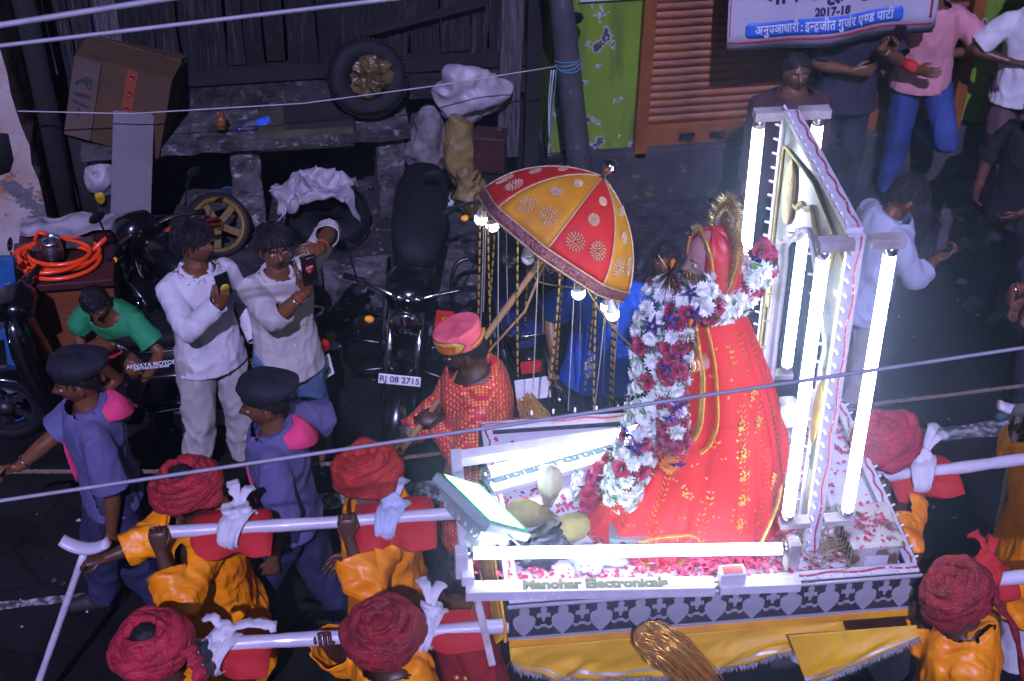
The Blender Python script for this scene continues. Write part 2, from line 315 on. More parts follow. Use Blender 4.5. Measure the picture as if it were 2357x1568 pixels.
# ------------------------------------------------------------------ ground
def sheet(name, x0, x1, y0, y1, z, m, n=(2, 2), rough=0):
    X, Y = np.meshgrid(np.linspace(x0, x1, n[0]), np.linspace(y0, y1, n[1]), indexing='ij')
    P = np.stack([X, Y, np.full_like(X, z)+(rough*(fbm(np.stack([X*3, Y*3, X*0], -1).reshape(-1, 3)).reshape(X.shape)-.45) if rough else 0)], -1)
    mb = MB(); mb.grid(P); return mb.build(name, m)
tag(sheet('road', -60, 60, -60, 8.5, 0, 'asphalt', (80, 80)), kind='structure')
WY = 9.0
pv = bpy.data.objects.new('pavement', None); COL.objects.link(pv); tag(pv, kind='structure')
mb = MB(); mb.box((4, 9.5, .14), (40, 2.0, .28)); mb.build('bed', 'stone_dark', pv)
x = -6.0
while x < 12:                                              # kerb stones and the paving slabs behind them
    L = random.uniform(.55, .95); h = random.uniform(-.012, .012)
    mb = MB(); mb.box((x+L/2, 8.46, .165+h), (L-.012, .16, .33), (random.uniform(-.02, .02), random.uniform(-.012, .012), random.uniform(-.015, .015)))
    mb.build('kerb_stone', 'stone' if random.random() < .6 else 'stone_dark', pv, bevel=.012)
    for yy in (8.73, 9.17):
        mb = MB(); mb.box((x+L/2+random.uniform(-.01, .01), yy, .295+random.uniform(-.006, .008)), (L-.01, .41, .05), (random.uniform(-.01, .01), random.uniform(-.01, .01), 0))
        mb.build('slab', 'stone_dark', pv, bevel=.006)
    x += L
mb = MB()                                                  # worn dashes of the white edge line
def dash(x0, x1, y0, wd=.13):
    n = 30; X = np.linspace(x0, x1, n); e = (vn(np.stack([X*9, X*0, X*0+3], -1))-.5)*.03
    P = np.stack([np.stack([X, y0+e*1, X*0+.004], -1), np.stack([X, y0+wd-e, X*0+.004], -1)], 1); mb.grid(P, flip=True)
dash(.02, .22, 6.46); dash(.40, 1.0, 6.47); dash(1.3, 4.9, 6.5); dash(-3.0, -1.25, 5.95, .05)
tag(mb.build('road_marking', 'road_paint'), kind='structure')

# ------------------------------------------------------------------ old plank-fronted shop
OS = thing('plank_shop', 'dark old shop front of weathered planks over a stone ledge', 'shop', (0, 9.4, 0))
mb = MB(); mb.box((.1, 10.0, 2.6), (4.6, .1, 5.2)); mb.box((.1, 9.62, .5), (4.6, .04, 1.0)); mb.build('back_wall', 'niche_wall', OS, True)
x = -1.52; k = 0
while x < 1.62:
    wdt = random.uniform(.10, .21); z0 = 1.34+random.uniform(-.05, .05); z1 = 5.0
    n = 14; Z = np.linspace(z0, z1, n); e1 = (vn(np.stack([Z*5, Z*0+k, Z*0], -1))-.5)*.03; e2 = (vn(np.stack([Z*5, Z*0+k, Z*0+9], -1))-.5)*.03
    yy = 9.34+random.uniform(-.02, .025)
    mb = MB(); rings = [np.array([(x+a, yy, z), (x+wdt-b, yy, z), (x+wdt-b, yy+.025, z), (x+a, yy+.025, z)]) for z, a, b in zip(Z, e1, e2)]
    mb.loft(rings, smooth=False); mb.build('plank', 'wood_old' if random.random() < .85 else 'wood_pale', OS, True)
    x += wdt+random.uniform(.002, .014); k += 1
mb = MB(); mb.box((.1, 9.36, 1.31), (3.3, .09, .10)); mb.build('sill_beam', 'wood_dark', OS, True)
mb = MB(); mb.box((.1, 9.37, 1.15), (3.3, .05, .22)); mb.build('base_board', 'stone_dark', OS, True)
for a, b, t in (((.62, 9.30, 1.58), (1.42, 9.30, 1.75), .05), ((-.4, 9.30, 2.22), (.30, 9.30, 2.16), .045), ((-1.0, 9.30, 2.24), (-.42, 9.30, 2.22), .04)):
    mb = MB(); mb.bar(a, b, .03, t, (0, 1, 0)); mb.build('batten', 'wood_dark', OS, True)
n = 60; X = np.linspace(-1.28, .86, n); mb = MB()          # ledge slab with a broken white front edge
e = (fbm(np.stack([X*14, X*0, X*0], -1))-.45)*.03
mb.loft([np.array([(a, 8.90+q, .985+q*.7), (a, 9.40, .985), (a, 9.40, 1.045), (a, 8.90+q*.6, 1.045)]) for a, q in zip(X, e)], smooth=False)
mb.build('ledge', 'stone', OS, True)
for px, wd, m_ in ((575, .20, 'stone'), (905, .19, 'stone'), (250, .16, 'stone_dark')):
    p = at(px, 480, y=8.98); h = .965
    mb = MB(); n = 9
    rings = []
    for z in np.linspace(.32, h, n):
        q = RNG.normal(0, .006, (4, 2)); c4 = np.array([(-wd/2, -.10), (wd/2, -.10), (wd/2, .35), (-wd/2, .35)])+q
        rings.append(np.column_stack([p[0]+c4[:, 0], 9.08+c4[:, 1], np.full(4, z)]))
    mb.loft(rings, smooth=False); mb.build('pier', m_, OS, True, bevel=.01)
p = at(1175, 250, y=9.2)
mb = MB(); mb.bar((p[0]-.02, 9.2, .62), (p[0]+.05, 9.27, 3.6), .15, .05, (0, 1, 0)); mb.build('door_post', 'wood_pale', OS, True, bevel=.006)
mb = MB(); mb.bar((p[0]+.16, 9.25, .32), (p[0]+.17, 9.25, 3.6), .10, .05, (0, 1, 0)); mb.build('door_post', 'wood_dark', OS, True)
mb = MB(); mb.box((1.87, 9.5, 2.2), (.6, .06, 4.0)); mb.build('door_panel', 'void_dark', OS, True)

# ------------------------------------------------------------------ plaster wall at the edge
PW = thing('plaster_wall', 'peeling white and brick-red plaster wall beside the planks', 'wall', (-2.6, 8.9, 0))
n = 40; Z = np.linspace(.0, 5, n); pr = at(52, 300, y=8.85)[0]
mb = MB(); e = (fbm(np.stack([Z*6, Z*0+4, Z*0], -1))-.45)*.05
mb.loft([np.array([(-4.5, 8.85, z), (pr+.02-.012*(z-1)*6+q, 8.85, z), (pr+.02-.012*(z-1)*6+q, 9.6, z), (-4.5, 9.6, z)]) for z, q in zip(Z, e)], smooth=False)
mb.build('wall', 'plaster', PW, True)
mb = MB(); p = at(18, 310, y=8.83); q = p.copy()
mb.grid(np.array([[(-1.95, 8.835, .93), (-1.95, 8.835, 1.28)], [(-1.73, 8.838, .99), (-1.735, 8.838, 1.27)], [(-1.69, 8.838, 1.08), (-1.69, 8.838, 1.26)]]))
mb.build('dark_patch', 'void_dark', PW, True, solid=.006)
mb = MB(); mb.tube([(pr+.16, 9.02, .3), (pr+.15, 9.0, 1.3), (pr+.10, 9.0, 3.6)], .07, 10); mb.tube([(pr+.33, 9.15, .3), (pr+.30, 9.15, 1.1)], .11, 12)
tag(mb.build('drain_pipe', 'mat_black'), 'black drain pipe running down beside the peeling plaster wall', 'pipe')

# ------------------------------------------------------------------ green shop with a rolling shutter
GS = thing('green_shop', 'lime green shop wall with a closed orange rolling shutter', 'shop', (3.5, 9.05, 0))
mb = MB(); S0, S1 = 2.44, 4.78
mb.box((2.13, 9.2, 2.75), (.62, .36, 4.1)); mb.build('wall', 'green_wall', GS, True); mb = MB(); mb.box((6.8, 9.2, 2.75), (4.0, .36, 4.1)); mb.build('wall', 'green_wall', GS, True)
mb = MB(); mb.box((5.2, 9.17, .5), (6.8, .44, .46)); mb.build('plinth', 'plinth_wall', GS, True, bevel=.02)
for x in (S0+.02, S1-.02):
    mb = MB(); mb.box((x, 8.985, 2.45), (.085, .07, 3.56)); mb.build('shutter_rail', 'shutter_frame', GS, True, bevel=.004)
mb = MB(); mb.box(((S0+S1)/2, 9.03, .80), (S1-S0-.09, .035, .16)); mb.build('bottom_bar', 'shutter_frame', GS, True, bevel=.004)
for x in (2.80, 3.02, 4.35):
    mb = MB(); mb.box((x, 9.005, .79), (.11, .02, .045)); mb.box((x+.02, 8.99, .79), (.03, .02, .06)); mb.build('lock_hasp', 'engine_grey', GS, True)
a = np.linspace(0, math.pi, 7); prof = np.column_stack([-.016*np.sin(a), .029-.058*a/math.pi])
mb = MB(); L = S1-S0-.09
mb.loft([np.array([(xx, y, z) for y, z in prof]) for xx in (-L/2, L/2)], closed=False, cap=False, smooth=True); sm = mb.mesh('slat', ['rust_shutter'])
for k in range(44): inst('slat', sm, GS, TM(((S0+S1)/2-3.5, 9.04-9.05, .92+k*.06)))
mb = MB(); mb.box(((S0+S1)/2, 9.06, 2.3), (L, .02, 3.0)); mb.build('shutter_backing', 'shutter_frame', GS, True)

# utility pole with twine
p0 = at(1336, 405, y=8.72); p1 = at(1287, -30, y=8.72); d = p1-p0; p1 = p0+d*2.2
UP = thing('utility_pole', 'grey steel utility pole between plank shop and green wall', 'pole', (p0[0], p0[1], .3))
mb = MB(); Q = [p0+(p1-p0)*t for t in np.linspace(-.05, 1, 12)]; mb.tube(Q, np.linspace(.085, .068, 12), 20); mb.build('shaft', 'pole_steel', UP, True)
pk = p0+d*.61; ax = unit(d)
mb = MB()
for k in range(4):
    t = np.linspace(0, 2*math.pi, 18, endpoint=False); mb.tube([pk+ax*(.012*k+.02*math.sin(a_+k))+V3(math.cos(a_), math.sin(a_), 0)*.083 for a_ in t], .004, 5, closed=True)
mb.build('twine_wrap', 'twine_blue', UP, True)
for k, (m_, ln) in enumerate((('twine_blue', .62), ('twine_white', .52), ('twine_white', .5))):
    q = pk+V3(-.09-.015*k, -.05, 0); z = np.linspace(0, ln, 9)
    mb = MB(); mb.tube([q+V3(-.05*math.sin(t*4+k)*t-.02*k*t, -.01, -t) for t in z], .004+.002*(k == 1), 5); mb.build('twine_end', m_, UP, True)

# ------------------------------------------------------------------ things on the ledge and below it
def crumple(mb, k=1.0, seed=0, amp=.03, fr=9):
    v = mb.verts(); c = v.mean(0); d = v-c; d /= np.linalg.norm(d, axis=1)[:, None]+1e-9
    w_ = np.stack([vn(v*fr*.6+seed), vn(v*fr*.6+seed+9), vn(v*fr*.6+seed+21)], -1)-.5; q = v*fr+w_*1.6+seed
    v += (d*((ridge(q)**1.6-.4)*amp*1.9+(ridge(q*2.1)-.5)*amp*1.0+(ridge(q*4.3)-.5)*amp*.4)[:, None]+w_*amp*1.6)*k; return mb
def sack(name, label, px, py, y, r, m_, seed, rot=(0, 0, 0), amp=.03, fr=9, cat='sack', sub=(72, 48)):
    p = at(px, py, y=y); T = thing(name, label, cat, tuple(p-V3(0, 0, r[2]*.9)))
    mb = MB(); mb.ell(p, r, *sub, rot=rot); crumple(mb, 1, seed, amp, fr); mb.build('cloth', m_, T, True); return T
# cardboard box with tape and a price
p = at(250, 215, y=9.05); CB = thing('cardboard_box', 'brown cardboard carton with taped lid on the ledge', 'box', (p[0], p[1], 1.05))
CB.rotation_euler = (R(-8), R(14), R(-14)); CB.matrix_basis = Matrix.Translation(CB.location) @ Euler((R(-8), R(14), R(-14))).to_matrix().to_4x4()
mb = MB(); mb.box((0, .1, .27), (.62, .42, .56)); mb.build('carton', 'cardboard', CB, bevel=.004)
mb = MB(); mb.box((.0, .02, .565), (.62, .24, .012), (.12, 0, 0)); mb.box((.0, .25, .57), (.60, .2, .012), (-.18, 0, 0)); mb.build('flap', 'cardboard', CB)
mb = MB(); mb.box((.06, -.112, .27), (.07, .004, .56)); mb.build('tape', 'tape_brown', CB)
for k in range(5): mb = MB(); mb.lathe([(.022, 0), (.022, .003), (.014, .003), (.014, 0)], (.06, -.1145, .06+k*.11), (0, -1, 0), 12); mb.build('tape_print', 'tape_red', CB)
mb = MB(); mb.box((-.225, -.116, .27), (.175, .006, .54), (0, 0, R(-3))); mb.build('side_flap', mat('cardboard_pale', (.085, .058, .04), (.065, .045, .032), 5, rough=.85), CB); mb = text_mb('₹1/-', .17, .001, .004); mb.xf(basis((-.225, -.1205, .29), (0, 0, -1), (1, 0, 0), (0, -1, 0))); mb.build('lettering', 'ink_dark', CB)
# leaning slab of stone
p = at(298, 590, y=8.6); q = at(308, 245, y=9.0)
LS = thing('leaning_board', 'pale grey stone plank leaning upright against the ledge', 'board', (p[0], 8.6, .3))
mb = MB(); mb.bar(V3(p[0]-.02, 8.52, .30), V3(q[0], 8.93, q[2]), .255, .04, (0, 1, .3)); mb.build('slab', 'stone_board' if 'stone_board' in MATS else mat('stone_board', (.15, .135, .145), (.11, .10, .11), 4, rough=.8, bump=.2, bscale=60), LS, True, bevel=.005)
# bottles
def bottle(label, px, py, y, z, d, L, r, body, capm, lab=None):
    p = at(px, py, z=z+r); T = thing('bottle', label, 'bottle', (p[0], p[1], z)); ax = unit(d)
    mb = MB(); mb.lathe([(r*.6, 0), (r, .012), (r*.97, L*.3), (r*.88, L*.4), (r, L*.5), (r, L*.68), (r*.45, L*.86), (r*.38, L*.93)], p, ax, 16); mb.build('body', body, T, True)
    mb = MB(); mb.lathe([(r*.45, L*.92), (r*.45, L)], p, ax, 12); mb.build('cap', capm, T, True)
    if lab: mb = MB(); mb.lathe([(r*1.02, L*.1), (r*1.02, L*.46)], p, ax, 16, cap=False); mb.build('wrapper', lab, T, True)
bottle('purple plastic bottle lying on the ledge behind the grey slab', 250, 312, 9.1, 1.05, (-1, .1, 0), .2, .035, 'glass_purple', 'cap_purple')
bottle('small amber bottle standing on the stone ledge', 508, 300, 9.1, 1.05, (.15, .5, 1), .12, .035, 'glass_amber', 'glass_amber')
bottle('clear water bottle with blue wrapper lying on the ledge', 625, 276, 9.1, 1.05, (-1, -.35, -.05), .24, .034, 'glass_clear', 'label_blue', 'label_blue')
def tyre(label, c, axis, Ro, r, flat=1.0):
    T = thing('tyre', label, 'tyre', tuple(c)); ax = unit(axis); mb = MB()
    prof = [(Ro-2*r*.95, -.35*r), (Ro-1.5*r, -.9*r), (Ro-.6*r, -r), (Ro-.08*r, -.75*r), (Ro, -.3*r), (Ro-.03*r, -.25*r), (Ro-.03*r, -.12*r), (Ro+.01*r, -.1*r), (Ro+.01*r, .1*r), (Ro-.03*r, .12*r), (Ro-.03*r, .25*r), (Ro, .3*r), (Ro-.08*r, .75*r), (Ro-.6*r, r), (Ro-1.5*r, .9*r), (Ro-2*r*.95, .35*r), (Ro-2*r*.95, -.35*r)]
    mb.lathe(prof, c, ax, 48, cap=False); mb.build('casing', 'rubber', T, True); mb = MB()
    u = unit(np.cross(ax, (0.3, .2, 1))); q = np.cross(ax, u)
    for k in range(56):
        a_ = k*2*math.pi/56; dr = math.cos(a_)*u+math.sin(a_)*q; tg = -math.sin(a_)*u+math.cos(a_)*q
        for s_ in (-1, 1): mb.bar(np.asarray(c)+dr*(Ro+.002)+ax*s_*.2*r, np.asarray(c)+dr*(Ro-.06*r+.002)+ax*s_*.8*r+tg*.02, .02, .012, dr)
    mb.build('tread_block', 'rubber', T, True)['kind'] = 'stuff'; return T
pt = at(845, 180, y=9.16); tyre('black tyre propped on the ledge against the planks', pt, (0.05, -.9, .45), .26, .075)
sack('plastic_bundle', 'gold plastic bundle stuffed inside the propped tyre', 848, 178, 9.12, (.13, .07, .1), 'plastic_gold', 3, amp=.035, fr=16, cat='bundle')
p = at(722, 300, z=1.06); MT = thing('folded_mat', 'dark olive folded mat hanging over the ledge edge', 'mat', (p[0], p[1], 1.05))
def drapeg(c, wx, wy, h, n=(26, 16), amp=.01, seed=0):
    U, W = np.meshgrid(np.linspace(-.5, .5, n[0]), np.linspace(-.5, .5, n[1]), indexing='ij')
    P = np.stack([c[0]+U*wx, c[1]+W*wy, np.full_like(U, c[2])], -1); P[..., 2] -= np.where(W < -.28, (-.28-W)*h*4.5, 0); P[..., 1] += np.where(W < -.28, (-.28-W)*wy*.8, 0)
    P[..., 2] += (fbm(P.reshape(-1, 3)*9+seed).reshape(U.shape)-.4)*amp*3; return P
mb = MB(); mb.grid(drapeg((p[0]-.05, 9.05, 1.075), .62, .42, .12)); mb.build('underlay', 'mat_green', MT, True, solid=.012)
mb = MB(); mb.grid(drapeg((p[0]+.04, 9.07, 1.10), .46, .38, .10, seed=4, amp=.015)); mb.build('rubber_sheet', 'mat_black', MT, True, solid=.01)
sack('white_sack', 'crumpled white plastic sack tied to the pale door post', 1080, 205, 9.12, (.22, .08, .17), 'sack_white', 5, amp=.045, fr=4)
sack('stuffed_sack', 'tall grey woven sack stuffed full beside the pier', 985, 330, 9.0, (.12, .11, .29), 'sack_weave', 11, (0, R(4), 0), amp=.03, fr=6)
sack('yellow_sack', 'yellowish woven sack slumped against the door post', 1060, 350, 8.98, (.12, .10, .27), 'sack_yellow', 15, (0, R(-10), 0), amp=.03, fr=5)
sack('yellow_sack', 'limp yellowish sack end hanging over the step', 1085, 440, 8.85, (.07, .07, .16), 'sack_yellow', 25, (0, R(-14), 0), amp=.04, fr=8)
p = at(1128, 345, y=8.9); TB = thing('tin_box', 'dark maroon tin box with worn white print by the door', 'box', (p[0], 8.9, p[2]-.14), R(-16))
mb = MB(); mb.box((0, 0, .13), (.21, .16, .25)); mb.build('body', 'tin_maroon', TB, bevel=.006); mb = MB(); mb.box((0, 0, .262), (.22, .17, .02)); mb.build('lid', 'tin_maroon', TB, bevel=.006)
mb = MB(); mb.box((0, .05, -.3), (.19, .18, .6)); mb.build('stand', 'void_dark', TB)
pt = at(755, 478, z=.42); tyre('wide black tyre lying under the white tarpaulin', V3(pt[0], 8.86, .42), (0, -.25, 1), .27, .1)
p = at(715, 450, y=8.78); TP = thing('tarpaulin', 'crumpled white tarpaulin thrown over the lying tyre', 'tarpaulin', tuple(p-V3(0, 0, .1)))
U, W = np.meshgrid(np.linspace(-1, 1, 46), np.linspace(-1, 1, 40), indexing='ij'); rr = np.hypot(U, W)
P = np.stack([p[0]+U*.27+.02*np.sin(5*W), 8.80+W*.17, p[2]+.08-rr**2*.13], -1); q = P.reshape(-1, 3)
P += (np.stack([ridge(q*9), ridge(q*9+5), 1.6*ridge(q*8+9)], -1)-.5).reshape(P.shape)*.085+(np.stack([ridge(q*22+1), ridge(q*22+5), ridge(q*22+9)], -1)-.5).reshape(P.shape)*.03
mb = MB(); mb.grid(P); mb.build('sheet', 'sack_white', TP, True, solid=.003)
p = at(985, 475, z=.36); RG = thing('white_rag', 'crumpled white cloth dropped on the pavement by the pier', 'cloth', (p[0], p[1], .33))
U, W = np.meshgrid(np.linspace(-1, 1, 30), np.linspace(-1, 1, 26), indexing='ij')
P = np.stack([p[0]+U*.15+W*.04, p[1]+W*.10, .36+.09*np.exp(-((U+.3)**2*3+W**2*4))+U*0], -1); q = P.reshape(-1, 3)
P += (np.stack([ridge(q*9), ridge(q*9+5), 1.3*ridge(q*8+9)], -1)-.5).reshape(P.shape)*.05
mb = MB(); mb.grid(P); mb.build('sheet', 'sack_white', RG, True, solid=.003)
# small litter
for k, (px, py, z, m_, lab) in enumerate(((1035, 470, .36, 'paper', 'white paper scrap lying near the dropped cloth'), (765, 775, .03, 'yellow_plastic', 'yellow wrapper on the road behind the phone holders'), (770, 800, .03, 'paper', 'small pink and white paper cup lying on the road'),
                                  (2212, 652, .02, 'paper', 'round white paper plate lying on the dark road'), (830, 668, .34, 'paper', 'pale plastic scrap on the pavement step'), (560, 540, .36, 'paper', 'white bottle cap lying near the yellow wheel'))):
    p = at(px, py, z=z); mb = MB(); mb.ell((0, 0, .01), (.04, .03, .012) if k != 3 else (.035, .03, .006), 12, 7); crumple(mb, 1, k*3, .012, 30)
    o = mb.build('litter_scrap', m_); o.location = tuple(p); o.rotation_euler = (0, 0, k); tag(o, lab, 'litter')
# rubble strewn over the pavement and the foot of the wall: nobody could count it
mb = MB()
for k in range(420):
    x = random.uniform(-1.5, 2.2); y = random.choice((random.uniform(8.55, 9.5), random.uniform(8.2, 8.4))); s_ = random.uniform(.008, .032)
    mb.ell((x, y, (.325 if y > 8.5 else .0)+s_*.4), (s_*random.uniform(.7, 1.5), s_, s_*.7), 6, 4, (random.random(), 0, random.random()*3))
tag(mb.build('rubble', 'stone'), 'small grey stones and debris scattered over the pavement', 'debris', kind='stuff')
mb = MB()                                                  # trodden paper bits and petals over the road
for k in range(260):
    x, y = random.uniform(-2, 5.2), random.uniform(5.2, 8.35); s_ = random.uniform(.006, .02); a_ = random.uniform(0, 6.28); u = V3(math.cos(a_), math.sin(a_), 0)*s_; v = V3(-math.sin(a_), math.cos(a_), .2)*s_*random.uniform(.4, .9)
    c_ = V3(x, y, .008); mb.add([c_-u, c_-v+V3(0, 0, .006), c_+u, c_+v], [(0, 1, 2, 3)], k % 3, True)
tag(mb.build('road_litter', ['paper', 'skin_grime', 'stone']), 'trodden paper bits scattered over the dark road', 'litter', kind='stuff')
# red child bicycle with a yellow wheel
p = at(490, 490, y=8.75); BI = thing('child_bicycle', 'red child bicycle with yellow spoked wheel lying by the pier', 'bicycle', (p[0], 8.75, .33))
ax = unit((.25, -.75, .6)); c = V3(p[0]+.02, 8.78, .50)
mb = MB(); mb.lathe([(.155, -.02), (.19, -.022), (.19, .022), (.155, .02), (.155, -.02)], c, ax, 36, cap=False)
u = unit(np.cross(ax, (0, 0, 1))); q = np.cross(ax, u)
for k in range(5):
    a_ = k*2*math.pi/5; dr = math.cos(a_)*u+math.sin(a_)*q; mb.bar(c+dr*.02, c+dr*.165, .045, .02, ax)
mb.lathe([(.035, -.03), (.035, .03)], c, ax, 12); mb.build('wheel', mat('wheel_yellow', (.13, .08, .008), (.09, .055, .005), 9, rough=.5), BI, True)
mb = MB(); t = np.linspace(0, 2*math.pi, 40, endpoint=False); mb.tube([c+.20*(math.cos(a_)*u+math.sin(a_)*q) for a_ in t], .022, 8, closed=True); mb.build('tyre', 'rubber', BI, True)
mb = MB(); f0 = c+ax*.05; e1 = at(355, 545, y=8.5)
for o_ in (V3(0, 0, 0), V3(0, 0, .045)): mb.tube([f0+o_, f0*.5+e1*.5+o_*.8+V3(0, 0, .02), e1+o_*.4], .013, 8)
mb.tube([e1+V3(-.02, 0, -.02), e1*.6+f0*.4+V3(0, -.04, .06)], .02, 8); mb.tube([c-ax*.05, c-ax*.05+V3(-.2, -.03, .02)], .012, 6); mb.build('frame', 'red_paint', BI, True)
mb = MB(); mb.tube([e1, e1+V3(-.02, -.05, .18)], .012, 8); mb.tube([e1+V3(-.15, -.05, .18), e1+V3(.1, -.06, .19)], .011, 8); mb.build('handlebar', 'black_matte', BI, True)
# blue post, cabinet, hose, pot, sheet
p0 = at(5, 590, y=7.55); p1 = at(52, 1000, y=7.55)
BP = thing('blue_post', 'blue painted wooden post with chipped yellow spots by the cabinet', 'post', (p1[0], 7.55, 0))
mb = MB(); mb.bar(V3(p1[0]+.03, 7.5, 0), V3(p0[0], 7.6, 1.15), .10, .045, (0, 1, 0)); mb.build('upright', 'blue_post', BP, True, bevel=.004)
mb = MB(); mb.bar(V3(p0[0], 7.57, .62), V3(p0[0]-.3, 7.57, .64), .06, .03, (0, 1, 0)); mb.build('cross_bar', 'blue_post', BP, True)
p = at(30, 650, z=.95); CA = thing('cabinet', 'worn reddish brown wooden cabinet below the coiled hose', 'cabinet', (p[0], 7.55, 0))
x0, x1 = at(33, 660, y=7.7)[0], at(258, 655, y=7.7)[0]
mb = MB(); mb.box(((x0+x1)/2, 8.01, .42), (x1-x0, .58, .84)); mb.build('body', 'cabinet', CA, True, bevel=.008)
mb = MB(); mb.box(((x0+x1)/2, 7.99, .865), (x1-x0+.03, .65, .05)); mb.build('top', 'cabinet_top', CA, True, bevel=.008)
c = V3((x0+x1)/2-.03, 7.88, .900); HO = thing('garden_hose', 'bright orange hose coiled on the cabinet top', 'hose', tuple(c)); mb = MB()
t = np.linspace(0, 2*math.pi*5.6, 260); rr = .20+.035*np.sin(t*.37)+.02*np.sin(t*1.7); zz = .014+.012*t/6.28*(.9+.2*np.sin(t*.9))
mb.tube(np.stack([c[0]+rr*1.08*np.cos(t)+.02*np.sin(t*.21), c[1]+rr*.82*np.sin(t), c[2]+zz], -1), .0135, 8); mb.build('coil', 'hose', HO, True)
mb = MB(); mb.tube([c+V3(-.1, .06, .07), c+V3(-.12, .05, .14), c+V3(-.09, .03, .20), c+V3(-.04, .02, .19)], .0135, 8); mb.build('hose_end', 'hose', HO, True); mb = MB(); mb.tube([c+V3(.2, .02, .05), c+V3(.27, .10, .07), c+V3(.3, .12, .08)], .0135, 8); mb.build('hose_end', 'hose', HO, True)
PT = thing('metal_pot', 'dented grey metal pot standing inside the hose coil', 'pot', tuple(c+V3(-.03, 0, 0)))
mb = MB(); mb.lathe([(.055, .0), (.066, .012), (.07, .03), (.068, .038), (.07, .046), (.066, .085), (.057, .105), (.055, .112), (.062, .12), (.062, .135), (.056, .135), (.05, .11), (.05, .02)], c+V3(-.03, 0, .03), (0, 0, 1), 28); mb.build('vessel', 'aluminium', PT, True)
WS = thing('white_sheet', 'wrinkled white plastic sheet over the back of the cabinet', 'sheet', (c[0], 8.2, .96))
U, W = np.meshgrid(np.linspace(-1, 1, 50), np.linspace(-1, 1, 20), indexing='ij')
P = np.stack([c[0]+.10+U*.36+W*0, 8.22+W*.10-np.clip(U-.55, 0, 1)*.32, .93-np.clip(U-.55, 0, 1)**1.3*.75+W*0], -1); q = P.reshape(-1, 3)
P += (np.stack([ridge(q*7), ridge(q*7+5), 1.1*ridge(q*7+9)], -1)-.5).reshape(P.shape)*.045
mb = MB(); mb.grid(P); mb.build('sheet', 'sack_white', WS, True, solid=.003)
mb = MB(); a, b = at(32, 572, z=.95), at(215, 556, z=.95); mb.bar(a, b, .07, .03); o = mb.build('wood_batten', 'wood_pale', None, bevel=.004); tag(o, 'grey wooden batten lying across the white plastic sheet', 'batten')
# clothes line between wall and pole
def line(name, label, cat, pts, r, m_, n=6, sag=0, seg=24):
    a, b = np.asarray(pts[0]), np.asarray(pts[-1])
    if len(pts) == 2: pts = [a+(b-a)*t-V3(0, 0, sag*4*t*(1-t)) for t in np.linspace(0, 1, seg)]
    mb = MB(); mb.tube(pts, r, n); o = mb.build(name, m_); tag(o, label, cat); return o
line('string_line', 'thin pale string stretched from plaster wall to utility pole', 'string', [at(40, 256, y=8.7), at(300, 262, y=8.7), at(700, 238, y=8.7), at(1000, 198, y=8.7), pk], .004, 'twine_white')
# things in the dark gap by the plaster wall
pn = at(232, 408, y=9.0); sack('yellow_bag', 'small yellow ball of plastic stuck behind the grey slab', 232, 455, 8.95, (.035, .03, .05), 'yellow_plastic', 3, amp=.01, cat='bag')
sack('torn_bag', 'pale torn bag hanging behind the leaning grey slab', 226, 400, 9.0, (.06, .04, .12), 'sack_white', 31, amp=.04)
# ------------------------------------------------------------------ people
def skin_mat(name, c):
    m, nt, bs = new_mat(name); co = _coord(nt)
    k = _mix(nt, _ramp(nt, _noise(nt, co, 26, 4), .3, .7), c, tuple(x*.78 for x in c))
    k = _mix(nt, _ramp(nt, _noise(nt, co, 7, 3), .45, .7), k, (c[0]*1.08, c[1]*.92, c[2]*.9))
    nt.links.new(k, bs.inputs[0]); bs.inputs['Roughness'].default_value = .42; bs.inputs['Specular IOR Level'].default_value = .45
    bs.inputs['Subsurface Weight'].default_value = .08; bs.inputs['Subsurface Radius'].default_value = (.012, .005, .003)
    _bump(nt, bs, _noise(nt, co, 160, 4), .18, .003)
skin_mat('skin', (.15, .062, .026)); skin_mat('skin_dark', (.08, .034, .017)); skin_mat('skin_fair', (.24, .12, .058))
mat('eye_white', (.55, .52, .5), rough=.2); mat('eye_iris', (.012, .008, .006), rough=.1); mat('lip', (.13, .045, .035), rough=.4)
mat('hair', (.008, .007, .008), (.014, .012, .013), 40, rough=.55, spec=.3, stretch=(1, 1, .2), bump=.5, bscale=120); mat('hair_grey', (.3, .29, .29), (.1, .1, .1), 60, rough=.6)
def cloth(name, c, c2=None, rough=.8, sheen=.1, fold=13, bump=.7, scale=5, weave=260, **k):
    m = mat(name, c, c2, scale, rough=rough, sheen=sheen, **k); nt = m.node_tree; bs = nt.nodes['Principled BSDF']; co = _coord(nt)
    b1 = _bump(nt, bs, _ridged(nt, _coord(nt, (1, 1, .6), rot=(.3, .5, .2)), fold*.42, 3, .9), bump, .05)
    b2 = nt.nodes.new('ShaderNodeBump'); b2.inputs['Strength'].default_value = .12; b2.inputs['Distance'].default_value = .004
    nt.links.new(_noise(nt, co, weave, 2), b2.inputs['Height']); nt.links.new(b1.outputs[0], b2.inputs['Normal']); nt.links.new(b2.outputs[0], bs.inputs['Normal'])
    return m
cloth('shirt_white', (.56, .55, .57), (.48, .47, .50)); cloth('shirt_cream', (.49, .46, .43), (.41, .38, .37), stretch=(1, 1, 8))
cloth('trouser_grey', (.40, .37, .34), (.33, .30, .28)); cloth('jeans_slate', (.075, .125, .22), (.055, .09, .17), bump=.5)
cloth('shirt_scout', (.105, .10, .225), (.08, .076, .175)); cloth('trouser_navy', (.012, .013, .045), (.02, .02, .06)); cloth('scarf_pink', (.75, .05, .17), (.6, .035, .13))
cloth('beret', (.004, .004, .011), (.006, .006, .015), sheen=0); cloth('tee_green', (.012, .26, .09), (.01, .2, .07)); cloth('shorts_red', (.45, .02, .03))
